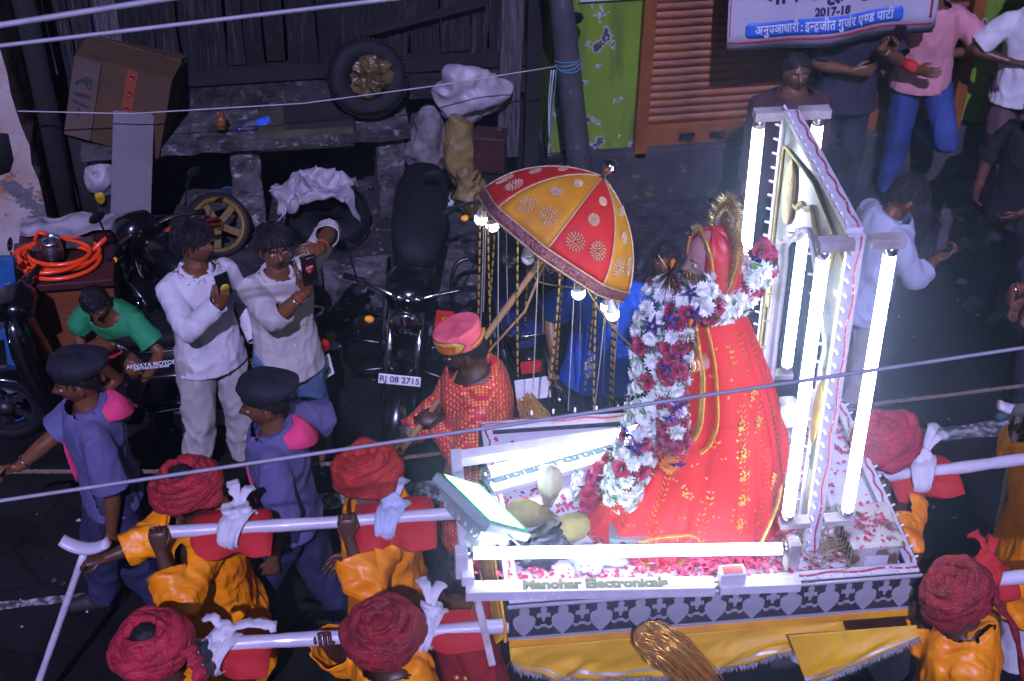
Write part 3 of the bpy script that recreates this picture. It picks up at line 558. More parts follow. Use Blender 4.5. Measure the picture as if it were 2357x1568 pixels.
cloth('tee_blue', (.010, .10, .55), (.008, .075, .45)); cloth('shirt_maroon', (.05, .010, .016), (.036, .008, .012)); cloth('shirt_black', (.008, .008, .012)); cloth('shirt_navy', (.012, .012, .026), (.018, .016, .03))
cloth('tee_pink', (.50, .21, .23), (.42, .18, .2)); cloth('jeans_blue', (.012, .03, .13), (.025, .06, .21), scale=3, bump=.6); cloth('jeans_dark', (.02, .02, .035)); cloth('shirt_stripe', (.42, .44, .54), (.30, .32, .42), scale=30, stretch=(6, 6, .2))
cloth('trouser_rose', (.14, .07, .085)); cloth('cloth_white', (.62, .61, .64), (.52, .5, .55), bump=.4, fold=16); cloth('cushion_red', (.50, .014, .015), (.40, .010, .012), bump=.25); cloth('dress_red', (.34, .010, .014), (.25, .008, .010))
m = cloth('satin', (.95, .33, .004), (.78, .22, .003), rough=.42, sheen=0, fold=11, bump=.8, aniso=.5, spec=.5); nt = m.node_tree; bs = nt.nodes['Principled BSDF']; co = _coord(nt, (1, .55, .35), rot=(.5, .4, .3))
b3 = nt.nodes.new('ShaderNodeBump'); b3.inputs['Strength'].default_value = .8; b3.inputs['Distance'].default_value = .03; nt.links.new(_noise(nt, co, 11, 2, .4, 1.2), b3.inputs['Height']); nt.links.new(b3.outputs[0], [n for n in nt.nodes if n.type == 'BUMP'][0].inputs['Normal'])
# bandhani: red crinkled cloth with rows of tiny pale dots
m, nt, bs = new_mat('bandhani'); co = _coord(nt)
base = _mix(nt, _ramp(nt, _noise(nt, co, 14, 4), .35, .65), (.36, .006, .014), (.19, .003, .007))
d = _voro(nt, co, 105, rnd=.35); c = _mix(nt, _ramp(nt, d, .30, .18), base, (.62, .12, .16)); c = _mix(nt, _ramp(nt, _noise(nt, co, 30, 3), .62, .7), c, (.09, .008, .02))
nt.links.new(c, bs.inputs[0]); bs.inputs['Roughness'].default_value = .75; _bump(nt, bs, _noise(nt, co, 60, 5, .7, .6), .8, .006)
for nm_, ca, cb in (('bandhani_dark', (.27, .004, .011), (.13, .002, .006)), ('bandhani_rose', (.42, .010, .035), (.24, .005, .018))):
    m, nt, bs = new_mat(nm_); co = _coord(nt); base = _mix(nt, _ramp(nt, _noise(nt, co, 12, 5), .35, .65), ca, cb); d = _voro(nt, co, 95, rnd=.5)
    c = _mix(nt, _ramp(nt, d, .26, .15), base, (.60, .16, .16)); nt.links.new(c, bs.inputs[0]); bs.inputs['Roughness'].default_value = .8; _bump(nt, bs, _ridged(nt, co, 24, 3, .8), .7, .012)
m2, nt, bs = new_mat('bandhani_orange'); co = _coord(nt)
base = _mix(nt, _ramp(nt, _noise(nt, co, 14, 4), .35, .65), (.46, .012, .006), (.28, .005, .003)); d = _voro(nt, co, 100, rnd=.35)
c = _mix(nt, _ramp(nt, d, .28, .18), base, (.60, .16, .10)); nt.links.new(c, bs.inputs[0]); bs.inputs['Roughness'].default_value = .7; _bump(nt, bs, _noise(nt, co, 60, 5, .7, .6), .8, .006)
# brocade: magenta red silk with woven gold dots
m, nt, bs = new_mat('brocade'); co = _coord(nt)
base = _mix(nt, _ramp(nt, _noise(nt, co, 10, 3), .3, .7), (.66, .028, .055), (.46, .015, .03)); d = _voro(nt, _coord(nt, (1, 1, .8)), 58, rnd=.12)
f = _ramp(nt, d, .42, .30); c = _mix(nt, f, base, (.90, .48, .08)); nt.links.new(c, bs.inputs[0]); bs.inputs['Roughness'].default_value = .38; _bump(nt, bs, _noise(nt, co, 12, 4), .5, .02)
mat('zari', (.30, .26, .20), (.10, .08, .06), 140, rough=.35, metal=.6, bump=.6, bscale=160)
mat('gold', (.90, .55, .11), (.65, .35, .05), 30, rough=.28, metal=.65, bump=.3, bscale=80); mat('silver', (.7, .7, .74), rough=.22, metal=1)
cloth('turban_pink', (.90, .15, .19), (.75, .10, .14), rough=.6, stretch=(1, 1, 6)); mat('gold_patch', (.60, .32, .04), (.5, .25, .03), 20, rough=.5); mat('thread_red', (.55, .06, .02), rough=.8)
mat('phone_black', (.01, .01, .013), rough=.2, coat=.4); mat('sole', (.02, .018, .018), rough=.7); mat('slipper', (.03, .07, .08), rough=.6)
mat('logo_red', (.62, .02, .015), rough=.4); mat('print_white', (.7, .7, .74), rough=.6); mat('print_yellow', (.65, .5, .03), rough=.5); mat('print_blue', (.02, .22, .6), rough=.5); mat('print_orange', (.7, .16, .02), rough=.5)

def ik(a, t, l1, l2, hint):
    a = np.asarray(a, float); t = np.asarray(t, float); d = t-a; L = np.linalg.norm(d); Lm = min(L, (l1+l2)*.995)
    t = a+d/(L+1e-9)*Lm; d = t-a; L = Lm
    k = (l1*l1-l2*l2+L*L)/(2*L); h = math.sqrt(max(l1*l1-k*k, 0)); n = d/L
    hv = np.asarray(hint, float); hv = unit(hv-n*(hv@n)); return a+n*k+hv*h, t
def ring(c, ux, uy, rx, ry, n=20, p=2.3):
    a = np.linspace(0, 2*math.pi, n, endpoint=False); ca, sa = np.cos(a), np.sin(a)
    return np.asarray(c)+(np.sign(ca)*np.abs(ca)**(2/p)*rx)[:, None]*np.asarray(ux)+(np.sign(sa)*np.abs(sa)**(2/p)*ry)[:, None]*np.asarray(uy)
def capsule(mb, pts, rad, n=12, sub=5, endcap=True):
    P, Rr = [], []
    for i in range(len(pts)-1):
        for t in np.linspace(0, 1, sub, endpoint=False): P.append(np.asarray(pts[i])*(1-t)+np.asarray(pts[i+1])*t); Rr.append(rad[i]*(1-t)+rad[i+1]*t)
    P.append(np.asarray(pts[-1])); Rr.append(rad[-1])
    d0 = unit(P[0]-P[1]); d1 = unit(P[-1]-P[-2])
    P = [P[0]+d0*Rr[0]*.9, P[0]+d0*Rr[0]*.6]+P; Rr = [Rr[0]*.35, Rr[0]*.78]+Rr
    if endcap: P += [P[-1]+d1*Rr[-1]*.6, P[-1]+d1*Rr[-1]*.9]; Rr += [Rr[-1]*.78, Rr[-1]*.35]
    mb.tube(P, np.array(Rr), n)
_HV = None
def head_geo(female=False):
    nu, nv = 44, 36
    th = np.linspace(0.02, math.pi-.02, nv+1); a = np.linspace(0, 2*math.pi, nu, endpoint=False)
    T, A = np.meshgrid(th, a, indexing='ij'); x = np.sin(T)*np.sin(A); y = np.sin(T)*np.cos(A); z = np.cos(T)      # y forward at A=0
    X, Y, Z = x*.076, y*.096, z*.118
    low = np.clip(-z, 0, 1)
    X *= 1-.30*low**1.3; Y = Y-.012*low+np.where(y < 0, .03*low*(-y), 0)                    # jaw, short nape
    Y = np.where(y > .3, Y-.006*np.clip(y-.3, 0, 1)*(np.abs(z) < .8), Y)
    g = lambda cx, cz, sx, sz: np.exp(-((X-cx)/sx)**2-((Z-cz)/sz)**2)*(y > 0)
    Y += .026*g(0, -.022, .011, .016)+.015*g(0, -.002, .008, .022)                            # nose tip, bridge
    Y += .006*g(.013, -.027, .007, .008)+.006*g(-.013, -.027, .007, .008)
    Y -= .011*g(.031, .006, .016, .011)+.011*g(-.031, .006, .016, .011)                       # eye sockets
    Y += .006*g(.03, .026, .02, .008)+.006*g(-.03, .026, .02, .008)                           # brow
    Y += .006*g(0, -.054, .02, .007)+.007*g(0, -.067, .017, .007)-.004*g(0, -.0605, .02, .0028)   # lips
    Y += .010*g(0, -.095, .02, .014); Y += .004*g(.045, -.025, .018, .02)+.004*g(-.045, -.025, .018, .02)
    V = np.stack([X, Y, Z], -1).reshape(-1, 3)
    F = [(i*nu+j, i*nu+(j+1) % nu, (i+1)*nu+(j+1) % nu, (i+1)*nu+j) for i in range(nv) for j in range(nu)]
    mi = []
    for q in F:
        c = V[list(q)].mean(0); mi.append(3 if (c[1] > .05 and abs(c[0]) < .021*(1-((c[2]+.060)/.016)**2) and abs(c[2]+.060) < .0135) else 0)
    return V, F, mi
def head_mb(opts):
    V, F, mi = head_geo(); mb = MB(); mb.add_raw(V, F, mi, [True]*len(F))
    for s_ in (-1, 1):
        mb.ell((s_*.031, .0745, .006), (.0145, .009, .0085), 12, 8, mi=1); mb.ell((s_*.031+opts.get('gaze', 0)*.004, .0805, .0055), (.0062, .004, .0068), 10, 6, mi=2)
        mb.tube([(s_*.017, .0795, .0145), (s_*.031, .0838, .0165), (s_*.0455, .0735, .011)], [.002, .0028, .0018], 6, mi=0)          # upper lid
        mb.tube([(s_*.012, .089, .0245), (s_*.03, .090, .031), (s_*.05, .0745, .026)], [.0028, .0036, .0018], 6, mi=4)             # brow
        mb.ell((s_*.076, -.008, -.005), (.009, .020, .032), 12, 9, (0, 0, s_*-.35)); mb.ell((s_*.081, -.004, -.003), (.006, .012, .022), 10, 8, (0, 0, s_*-.35), mi=0)
    if opts.get('stache'): mb.tube([(-.026, .083, -.050), (-.012, .0965, -.0455), (0, .0985, -.0445), (.012, .0965, -.0455), (.026, .083, -.050)], [.002, .0055, .005, .0055, .002], 7, mi=4 if opts['stache'] == 1 else 5)
    if opts.get('beard'):
        v = V[(V[:, 2] < -.045) & (V[:, 1] > -.02) & ~((np.abs(V[:, 0]) < .022) & (V[:, 2] > -.073))]
        for p in v[::1]:
            for _ in range(3):
                q = p+RNG.normal(0, .004, 3); d = unit(p*V3(.6, 1, .5)+V3(0, 0, -.06)+RNG.normal(0, .015, 3)); mb.tube([q*.98, q+d*.012, q+d*.02+V3(0, 0, -.006)], [.0012, .001, .0004], 3, mi=5, cap=False)
    return mb
def hair_mb(style, seed=0):
    nu, nv = 84, 44; mb = MB()
    th = np.linspace(.01, math.pi-.25, nv); a = np.linspace(0, 2*math.pi, nu, endpoint=False)
    T, A = np.meshgrid(th, a, indexing='ij'); x, y, z = np.sin(T)*np.sin(A), np.sin(T)*np.cos(A), np.cos(T)
    vol = {'short': .008, 'boy': .011, 'full': .017, 'woman': .016}.get(style, .012)
    line = np.where(np.cos(A) > 0, .55-.35*(1-np.cos(A))**.8, .55-.35-.75*np.clip(-np.cos(A), 0, 1))     # hair line height by angle
    line = line-np.where((np.cos(A) > .1) & (np.cos(A) < .55), .02, 0)
    if style in ('full', 'boy'): line = line-np.where(np.cos(A) > .3, .08*vn(np.stack([A*5, A*0+seed, A*0], -1).reshape(-1, 3)).reshape(A.shape)+.12, 0)
    st = fbm(np.stack([A*16+seed, T*2.2, A*0+seed], -1).reshape(-1, 3), 3).reshape(A.shape); lump = fbm(np.stack([x*4+seed, y*4, z*4], -1).reshape(-1, 3)).reshape(A.shape)
    k = vol*(.55+.9*np.clip(z+.2, 0, 1))*(.6+lump)+(st-.45)*.022
    k = np.where(z > line, np.maximum(k, .002), -.01)
    P = np.stack([x*(.077+k), y*(.097+k)-.004, z*(.119+k)], -1)
    keep = (z > line-.06).reshape(-1); F = [(i*nu+j, i*nu+(j+1) % nu, (i+1)*nu+(j+1) % nu, (i+1)*nu+j) for i in range(nv-1) for j in range(nu)]
    F = [q for q in F if all(keep[i] for i in q)]; mb.add(P.reshape(-1, 3), F)
    idx = np.where((z > line+.03).reshape(-1))[0]; n = 620 if style != 'short' else 300
    for i in RNG.choice(idx, n):                        # loose locks lying over the cap
        p = P.reshape(-1, 3)[i]; d = unit(p)
        fl = V3(p[0]*2.5+.06*(1 if seed % 2 else -1), .05 if p[1] > -.02 else -.12, -.10)+RNG.normal(0, .035, 3); fl = unit(fl-d*(fl@d))
        L = random.uniform(.025, .05)*(1.25 if style == 'full' else .8); q1 = p+d*.004+fl*L*.5; q2 = p+fl*L-d*.006
        mb.tube([p-d*.002, q1, q2], [.0024, .0022, .0005], 4, cap=False)
    return mb
def hand_mb(side, wrist, d, nrm, curl=.5, spread=.12, s=1.0, point=False):
    """wrist, direction of the hand, palm normal; side +1 right, -1 left"""
    d = unit(d); nrm = unit(np.asarray(nrm)-d*(np.asarray(nrm)@d)); lat = np.cross(d, nrm)*side      # lat points to the thumb side
    mb = MB(); W = np.asarray(wrist, float)
    mb.loft([ring(W+d*t*s-nrm*.001, lat, nrm, rx*s, ry*s, 12) for t, rx, ry in ((-.03, .022, .018), (-.005, .027, .02), (.02, .034, .0185), (.05, .040, .0165), (.075, .042, .0145), (.09, .038, .0115), (.096, .02, .006))])
    for k, (off, L, r, c0) in enumerate(((.030, .072, .0085, 1.0), (.010, .080, .0088, 1.05), (-.011, .074, .0084, 1.1), (-.031, .058, .0074, 1.15))):
        p = W+(d*.088+lat*off*1.0)*s; dd = unit(d+lat*off*spread*12); ang = 0; pts = [p-d*.012*s, p]
        for j, f in enumerate((.44, .31, .25)):
            cc = curl if not (point and k == 0) else .1
            ang += cc*c0*(1.15, 1.35, .9)[j]; q = unit(dd*math.cos(ang)+nrm*math.sin(ang)); pts.append(pts[-1]+q*L*f*s)
        mb.tube(pts, np.array([1.0, 1.05, .98, .9, .62])*r*s, 7)
    p = W+(d*.028+lat*.026)*s; q = unit(d*.75+lat*.75+nrm*.35*(.4+curl)); q2 = unit(d*.9+lat*(.35-.6*curl)+nrm*.9*curl)
    mb.tube([p-q*.012*s, p, p+q*.032*s, p+q*.032*s+q2*.028*s, p+q*.032*s+q2*.05*s], np.array([.012, .0135, .011, .0095, .006])*s, 8)
    return mb
class Person:
    def __init__(s, label, loc, rz, H=1.66, skin='skin', group=None, lean=0, side=0, twist=0, head=(0, 0, 0), girth=1.0, feet=None, knees=None, pelvis=None, cat='person', headpx=None):
        s.T = thing('person', label, cat, tuple(loc), rz, group); s.k = k = H/1.7; s.skin = skin; s.g = girth; s.side = side
        s.Minv = np.array(s.T.matrix_basis.inverted()); s.pel = np.asarray(pelvis if pelvis is not None else (0, 0, .90), float)*k
        Rt = np.array(Euler((-R(lean), R(side), R(twist))).to_matrix()); s.Rt = Rt; s.sp = lambda x, y, z: s.pel+Rt@(V3(x, y, z)*k)
        s.waist, s.chest, s.nb = s.sp(0, 0, .17), s.sp(0, .008, .35), s.sp(0, -.012, .53); s.ux, s.uy = Rt@V3(1, 0, 0), Rt@V3(0, 1, 0)
        s.sh = {1: s.sp(.168*girth**.5, -.012, .448), -1: s.sp(-.168*girth**.5, -.012, .448)}
        Rh = Rt@np.array(Euler((R(head[0]), R(head[1]), R(head[2]))).to_matrix()); s.Rh = Rh; s.hc = s.nb+Rt@V3(0, 0, .035)*k+Rh@V3(0, .022, .105)*k
        s.hip = {q: s.pel+Rt@V3(q*.088, 0, -.01)*k for q in (1, -1)}
        if headpx is not None:                         # stand so that the head is where it is seen
            w_ = at(headpx[0], headpx[1], z=loc[2]+s.hc[2]); off = np.array(s.T.matrix_basis)[:3, :3]@s.hc
            s.T.location = (w_[0]-off[0], w_[1]-off[1], loc[2]); s.T.matrix_basis = Matrix.Translation(s.T.location) @ Matrix.Rotation(rz, 4, 'Z'); s.Minv = np.array(s.T.matrix_basis.inverted())
        s.foot = {}; s.knee = {}
        for q in (1, -1):
            f = np.asarray(feet[0 if q > 0 else 1], float)*k if feet else V3(q*.10, .0, .075)*k
            kn = knees[0 if q > 0 else 1] if knees else (q*.12, 1, 0)
            D = np.linalg.norm(f-s.hip[q]); l1 = .425*k if D < .72*k else D*1.006*.503; s.knee[q], s.foot[q] = ik(s.hip[q], f, l1, l1*.99, kn)
        s.elb, s.wr, s.hd, s.hn, s.cl = {}, {}, {}, {}, {}
    def L(s, p): return s.Minv[:3, :3]@np.asarray(p, float)+s.Minv[:3, 3]     # world to local
    def arm(s, q, target, hint=(0, -1, -.3), hand=None, normal=None, curl=.4, world=False, wl=False):
        t = s.L(target) if world else np.asarray(target, float)*s.k
        raise_ = np.clip((t[2]-s.sh[q][2])/.3, 0, 1)*.05*s.k; s.sh[q] = s.sh[q]+V3(0, 0, raise_)
        hint = s.Minv[:3, :3]@np.asarray(hint, float) if wl else np.asarray(hint, float)
        s.elb[q], s.wr[q] = ik(s.sh[q], t, .285*s.k, .255*s.k, hint)
        f = lambda v: s.Minv[:3, :3]@np.asarray(v, float) if (wl or world) else np.asarray(v, float)
        s.hd[q] = unit(f(hand)) if hand is not None else unit(s.wr[q]-s.elb[q])
        s.hn[q] = f(normal) if normal is not None else (V3(-q, 0, 0)+V3(0, .3, 0)); s.cl[q] = curl; return s
    def body(s, face={}, legs=True, neck=True):
        k, g = s.k, s.g; mb = MB(); rs = []
        for z, rx, ry, dy in ((-.07, .12, .09, 0), (.0, .155, .105, 0), (.1, .15, .1, 0), (.2, .14, .095, .005), (.33, .16, .11, .01), (.43, .165, .10, 0), (.49, .12, .08, -.008), (.525, .068, .064, -.008), (.56, .058, .06, .0)):
            rs.append(ring(s.sp(0, dy, z), s.ux, s.uy, rx*k*g, ry*k*g, 18))
        mb.loft(rs); capsule(mb, [s.sp(0, -.008, .50), s.hc-s.Rh@V3(0, .012, .05)*k], [.060*k, .054*k])
        for q in (1, -1):
            if q in s.elb: capsule(mb, [s.sp(q*.08, -.008, .45), s.sh[q], s.elb[q], s.elb[q]*.6+s.wr[q]*.4, s.wr[q]], [.05*k, .054*k, .042*k, .043*k, .027*k])
            if legs:
                capsule(mb, [s.hip[q], s.knee[q], s.knee[q]*.65+s.foot[q]*.35, s.foot[q]], [.088*k*g, .057*k, .055*k, .036*k]); fd = unit((s.knee[q]-s.hip[q])*V3(1, 1, 0)+V3(0, .6, 0))
                capsule(mb, [s.foot[q]+V3(0, 0, -.03)*k-fd*.045*k, s.foot[q]+V3(0, 0, -.035)*k+fd*.10*k, s.foot[q]+V3(0, 0, -.045)*k+fd*.165*k], [.035*k, .036*k, .028*k])
        V, N, F = remesh(mb, .0125, 5); B = MB(); B.add(V, F)
        h = head_mb(face); M = np.eye(4); M[:3, :3] = s.Rh*k; M[:3, 3] = s.hc; h.xf(M); B.merge(h)
        for q in s.wr: B.merge(hand_mb(q, s.wr[q], s.hd[q], s.hn[q], s.cl[q], s=k*1.0))
        B.build('body', [s.skin, 'eye_white', 'eye_iris', 'lip', 'hair', 'hair_grey'], s.T); return s
    def headxf(s): M = np.eye(4); M[:3, :3] = s.Rh*s.k; M[:3, 3] = s.hc; return M
    def hair(s, style='full', seed=0): h = hair_mb(style, seed); h.xf(s.headxf()); h.build('hair', 'hair', s.T); return s
    def _cut(s, V, F, cuts):
        bm = bmesh.new(); vs = [bm.verts.new(v) for v in V]; 
        for q in F: bm.faces.new([vs[i] for i in q])
        for co, no, rad, axr in cuts:
            co = Vector(co); nv = Vector(no).normalized(); fs = []
            for f in bm.faces:
                d_ = f.calc_center_median()-co; h_ = d_.dot(nv)
                if -.03 < h_ < rad and (d_-nv*h_).length < axr: fs.append(f)
            ge = set(fs); ge |= {e for f in fs for e in f.edges}; ge |= {v for f in fs for v in f.verts}
            bmesh.ops.bisect_plane(bm, geom=list(ge), plane_co=co, plane_no=Vector(no), clear_outer=True)
        bm.normal_update(); bm.verts.index_update()
        V = np.array([v.co[:] for v in bm.verts]); N = np.array([v.normal[:] for v in bm.verts]); F = [tuple(v.index for v in f.verts) for f in bm.faces]; bm.free(); return V, N, F
    def _fold(s, V, N, amp, fr, seed, st=(1, 1, .5)):
        P = V*np.array(st)*fr/s.k+seed; w_ = np.stack([vn(P*.7+31), vn(P*.7+47), vn(P*.7+59)], -1)-.5; P = P+w_*1.3; f = (ridge(P)**3-.25)*1.3+(ridge(P*2.1+3)**2-.35)*.6+(ridge(P*V3(.4, .4, .9)+8)-.5)*.8; return V+N*(f*amp*s.k)[:, None]
    def top(s, m_, hem=-.12, sleeve=1.0, slack=.014, flare=.0, amp=.007, fr=13, seed=0, vox=.0135, name='shirt', cuff=.010, neck=.50, open_=False, belly=0, bunch=0):
        """sleeve 1 = wrist, .5 = elbow; hem in metres from the pelvis"""
        k, g = s.k, s.g; mb = MB(); rs = []; e = slack
        zs = [hem-.05, hem*.5, 0.0, .1, .2, .33, .43, .49, .525, .545] if hem < -.02 else [hem-.05, .1, .2, .33, .43, .49, .525, .545]
        for z in zs:
            rx = np.interp(z, [-.9, -.1, 0, .1, .2, .33, .43, .49, .525, .545], [.27, .182, .168, .155, .148, .163, .162, .128, .086, .076]); ry = np.interp(z, [-.9, -.1, 0, .1, .2, .33, .43, .49, .525, .545], [.215, .132, .118, .110, .106, .118, .110, .098, .084, .076])
            fl = 1+flare*np.clip(.15-z, 0, 1)
            c = s.sp(0, 0.004+belly*(z < .3), z) if z > -.05 else s.sp(0, .004, 0)*1.0+V3(0, 0, z*k)+(s.Rt@V3(0, 0, z)*k-V3(0, 0, z*k))*.35
            rs.append(ring(c, s.ux, s.uy, (rx*g*fl+e)*k, (ry*g*fl+e)*k, 22))
        mb.loft(rs); cuts = [(s.sp(0, -.004, .540), s.Rt@V3(0, .22, 1), .13*k, (.074+.02*g+slack*.5)*k)]
        zc = hem; cc = s.sp(0, 0, zc) if zc > -.05 else s.sp(0, 0, 0)+V3(0, 0, zc*k)+(s.Rt@V3(0, 0, zc)*k-V3(0, 0, zc*k))*.35
        cuts.append((cc, (s.Rt@V3(0, 0, -1)) if zc > -.3 else V3(0, 0, -1), .3*k, (.05+max(np.linalg.norm(r_-r_.mean(0), axis=1).max() for r_ in rs[:2])/k)*k))
        for q in s.elb:
            P = [s.sp(q*.07, -.008, .45), s.sh[q], s.elb[q]]; Rr = [.055*k, .062*k*g**.5, .054*k]
            if sleeve > .55: t = (sleeve-.5)*2; P += [s.elb[q]*(1-t)+s.wr[q]*t]; Rr += [(.038+cuff)*k]; ec = P[-1]; ed = unit(s.wr[q]-s.elb[q])
            else: t = sleeve*2; ec = s.sh[q]*(1-t)+s.elb[q]*t; P[2] = ec; Rr[2] = .066*k+cuff*k; ed = unit(s.elb[q]-s.sh[q])
            if bunch: Rr = [r+bunch*k for r in Rr]
            P[-1] = P[-1]+ed*.03*k; capsule(mb, P, [r+e*.4*k for r in Rr], 14, 6, False); cuts.append((ec, ed, .14*k, Rr[-1]+.035*k))
        V, N, F = remesh(mb, vox, 4); V = s._fold(V, N, amp, fr, seed+11.3); V = V if amp < .012 else s._fold(V, N, amp*.45, fr*2.3, seed+5.1, (1, .6, .8)); V, N, F = s._cut(V, F, cuts)
        B = MB(); B.add(V, F); o = B.build(name, m_, s.T, solid=.004); s.topV, s.topN = V, N; return o
    def trousers(s, m_, slack=.008, end=1.0, amp=.007, fr=13, seed=0, wide=0, vox=.014, name='trousers', under=True):
        k, g = s.k, s.g; mb = MB(); rs = []
        for z, rx, ry in ((-.09, .13, .10), (-.03, .160, .112), (.04, .154, .106), (.10, .146, .10), (.14, .142, .098)): rs.append(ring(s.sp(0, 0, z), s.ux, s.uy, (rx*g+slack*(1-under)+.004)*k, (ry*g+slack*(1-under)+.004)*k, 22))
        mb.loft(rs); cuts = [(s.sp(0, 0, .125), s.Rt@V3(0, 0, 1), .2*k, .4*k)]
        for q in (1, -1):
            K, Fo = s.knee[q], s.foot[q]
            if end > .5: t = (end-.5)*2; E = K*(1-t)+Fo*t; d = unit(Fo-K); P = [s.hip[q]+V3(0, 0, .02)*k, K, E+d*.03*k]; Rr = [(.094*g+slack)*k, (.066+slack+wide)*k, (.056+slack*.7+wide)*k]
            else: t = end*2; E = s.hip[q]*(1-t)+K*t; d = unit(K-s.hip[q]); P = [s.hip[q], E+d*.05*k]; Rr = [(.094*g+slack)*k, (.078+slack+wide)*k]
            capsule(mb, P, Rr, 14, 8, False); cuts.append((E, d, .14*k, Rr[-1]+.02*k))
        V, N, F = remesh(mb, vox, 4); V = s._fold(V, N, amp, fr, seed+3.7); V, N, F = s._cut(V, F, cuts)
        B = MB(); B.add(V, F); return B.build(name, m_, s.T, solid=.004)
    def shoes(s, m_='sole'):
        for q in (1, -1):
            k = s.k; fd = unit((s.knee[q]-s.hip[q])*V3(1, 1, 0)+V3(0, .6, 0)); f = s.foot[q]; mb = MB()
            capsule(mb, [f+V3(0, 0, -.03)*k-fd*.05*k, f+V3(0, 0, -.03)*k+fd*.09*k, f+V3(0, 0, -.042)*k+fd*.18*k], [.045*k, .048*k, .036*k], 12); v = mb.verts(); v[:, 2] = np.maximum(v[:, 2], 0.003); mb.build('shoe', m_, s.T)
        return s
    def collar(s, m_, h=.035):
        k = s.k; mb = MB(); a = np.linspace(R(28), R(332), 22); c = s.sp(0, -.010, .512)
        def pt(a_, r, z): r = r*(.5+.5*s.g); return c+s.Rt@(V3(math.sin(a_)*r, math.cos(a_)*r*.95, z-.022*(1+math.cos(a_)))*k)
        mb.grid(np.array([[pt(t, .078, .004), pt(t, .074, .014+h), pt(t, .088, .012+h*.8), pt(t, .108, -.004-h*.2)] for t in a])); mb.build('collar', m_, s.T, solid=.003); return s
    def ringon(s, q, t, r, m_, name='bracelet', th=.004, k2=1):
        p = s.elb[q]*(1-t)+s.wr[q]*t; mb = MB(); mb.lathe([(r, -th), (r+th, -th*.5), (r+th, th*.5), (r, th), (r-.002, 0), (r, -th)], p, s.wr[q]-s.elb[q], 18, cap=False); mb.build(name, m_, s.T); return s
    def placket(s, m_, z0=-.08, z1=.44, n=6):
        """row of buttons down the front, projected on the cloth"""
        mb = MB()
        for z in np.linspace(z0, z1, n):
            p = s.sp(0, .16, z); d = np.linalg.norm((s.topV-p)*V3(1, 1, 1), axis=1); i = d.argmin(); mb.ell(s.topV[i]+s.topN[i]*.002, (.006, .006, .006), 8, 5)
        o = mb.build('buttons', 'print_white', s.T); o['kind'] = 'stuff'; return s
def turban(P, m_, seed=0, R0=.128, H0=.095, tilt=(0, 0, 0), hole=False, tail=None, n=17):
    """cloth wound round the head: sweeps of rolled cloth, each on its own tilt"""
    rg = np.random.default_rng(seed); k = P.k; mb = MB(); n = n+int(rg.integers(-4, 5)); R0 = R0*rg.uniform(.94, 1.06); H0 = H0*rg.uniform(.85, 1.2); sp_ = rg.uniform(.10, .24); wd_ = rg.uniform(.85, 1.2)
    for j in range(n):
        u = j/(n-1); zc = .005+H0*(u**.9); rr = R0*math.sqrt(max(.06, 1-(max(u-.25, 0)/.80)**2.2)) if not hole else R0*(1-.50*max(u-.35, 0)/.65)
        tx, ty = rg.normal(0, sp_), rg.normal(0, sp_); ph = rg.uniform(0, 6.28); t = np.linspace(0, 2*math.pi*1.06, 54)+ph
        w1 = 1+.05*np.sin(t*3+ph*2)+.03*np.sin(t*7+ph); x = rr*.90*np.cos(t)*w1; y = rr*1.02*np.sin(t)*w1-.006; z = zc+x*math.tan(tx)+y*math.tan(ty)+.006*np.sin(t*5+ph)+.012*(t-ph)/6.28
        mb.tube(np.stack([x, y, z], -1), (.021+.005*np.sin(t*4+ph))*(1-.15*u)*wd_, 8, flat=1.25)
    if not hole: mb.ell((0, -.004, H0*.55), (R0*.86, R0*.94, H0*.62), 28, 14)
    else: mb.ell((0, -.004, H0*.2), (R0*.80, R0*.88, H0*.35), 24, 12)
    v = mb.verts(); d = unit_rows(v-V3(0, 0, .03)); v += d*((ridge(v*34+seed)-.5)*.009+(ridge(v*80+seed)-.5)*.004)[:, None]
    M = np.eye(4); M[:3, :3] = P.Rh@np.array(Euler(tilt).to_matrix())*k; M[:3, 3] = P.hc+P.Rh@V3(0, -.004, .028)*k; mb.xf(M); T_ = mb.build('turban', m_, P.T)
    if hole:
        h = hair_mb('short', seed); h.ell((0, -.01, .115), (.058, .064, .055), 26, 14, fn=lambda v: 1+.3*(fbm(v*V3(9, 9, 3))-.45)); h.xf(P.headxf()); h.build('hair', 'hair', P.T)
    if tail is not None:
        mb = MB(); pts = [P.L(q) for q in tail]; pts = spline(pts, 26); rr = .030*k*(1+.25*np.sin(np.arange(26)*.9)); mb.tube(pts, rr, 14, flat=.45)
        v = mb.verts(); v += (ridge(v*V3(45, 45, 12))-.5)[:, None]*.008; mb.build('turban_tail', m_, P.T)
    return T_
def unit_rows(v): return v/(np.linalg.norm(v, axis=1)[:, None]+1e-9)
def spline(pts, n):
    pts = np.asarray(pts, float); m = len(pts); P = np.vstack([2*pts[0]-pts[1], pts, 2*pts[-1]-pts[-2]]); out = []
    for u in np.linspace(0, m-1, n):
        i = min(int(u), m-2); t = u-i; a, b, c, d = P[i:i+4]
        out.append(.5*((2*b)+(-a+c)*t+(2*a-5*b+4*c-d)*t*t+(-a+3*b-3*c+d)*t**3))
    return np.array(out)
def foot_at(px, py, zhead): p = at(px, py, z=zhead); return V3(p[0], p[1], 0)
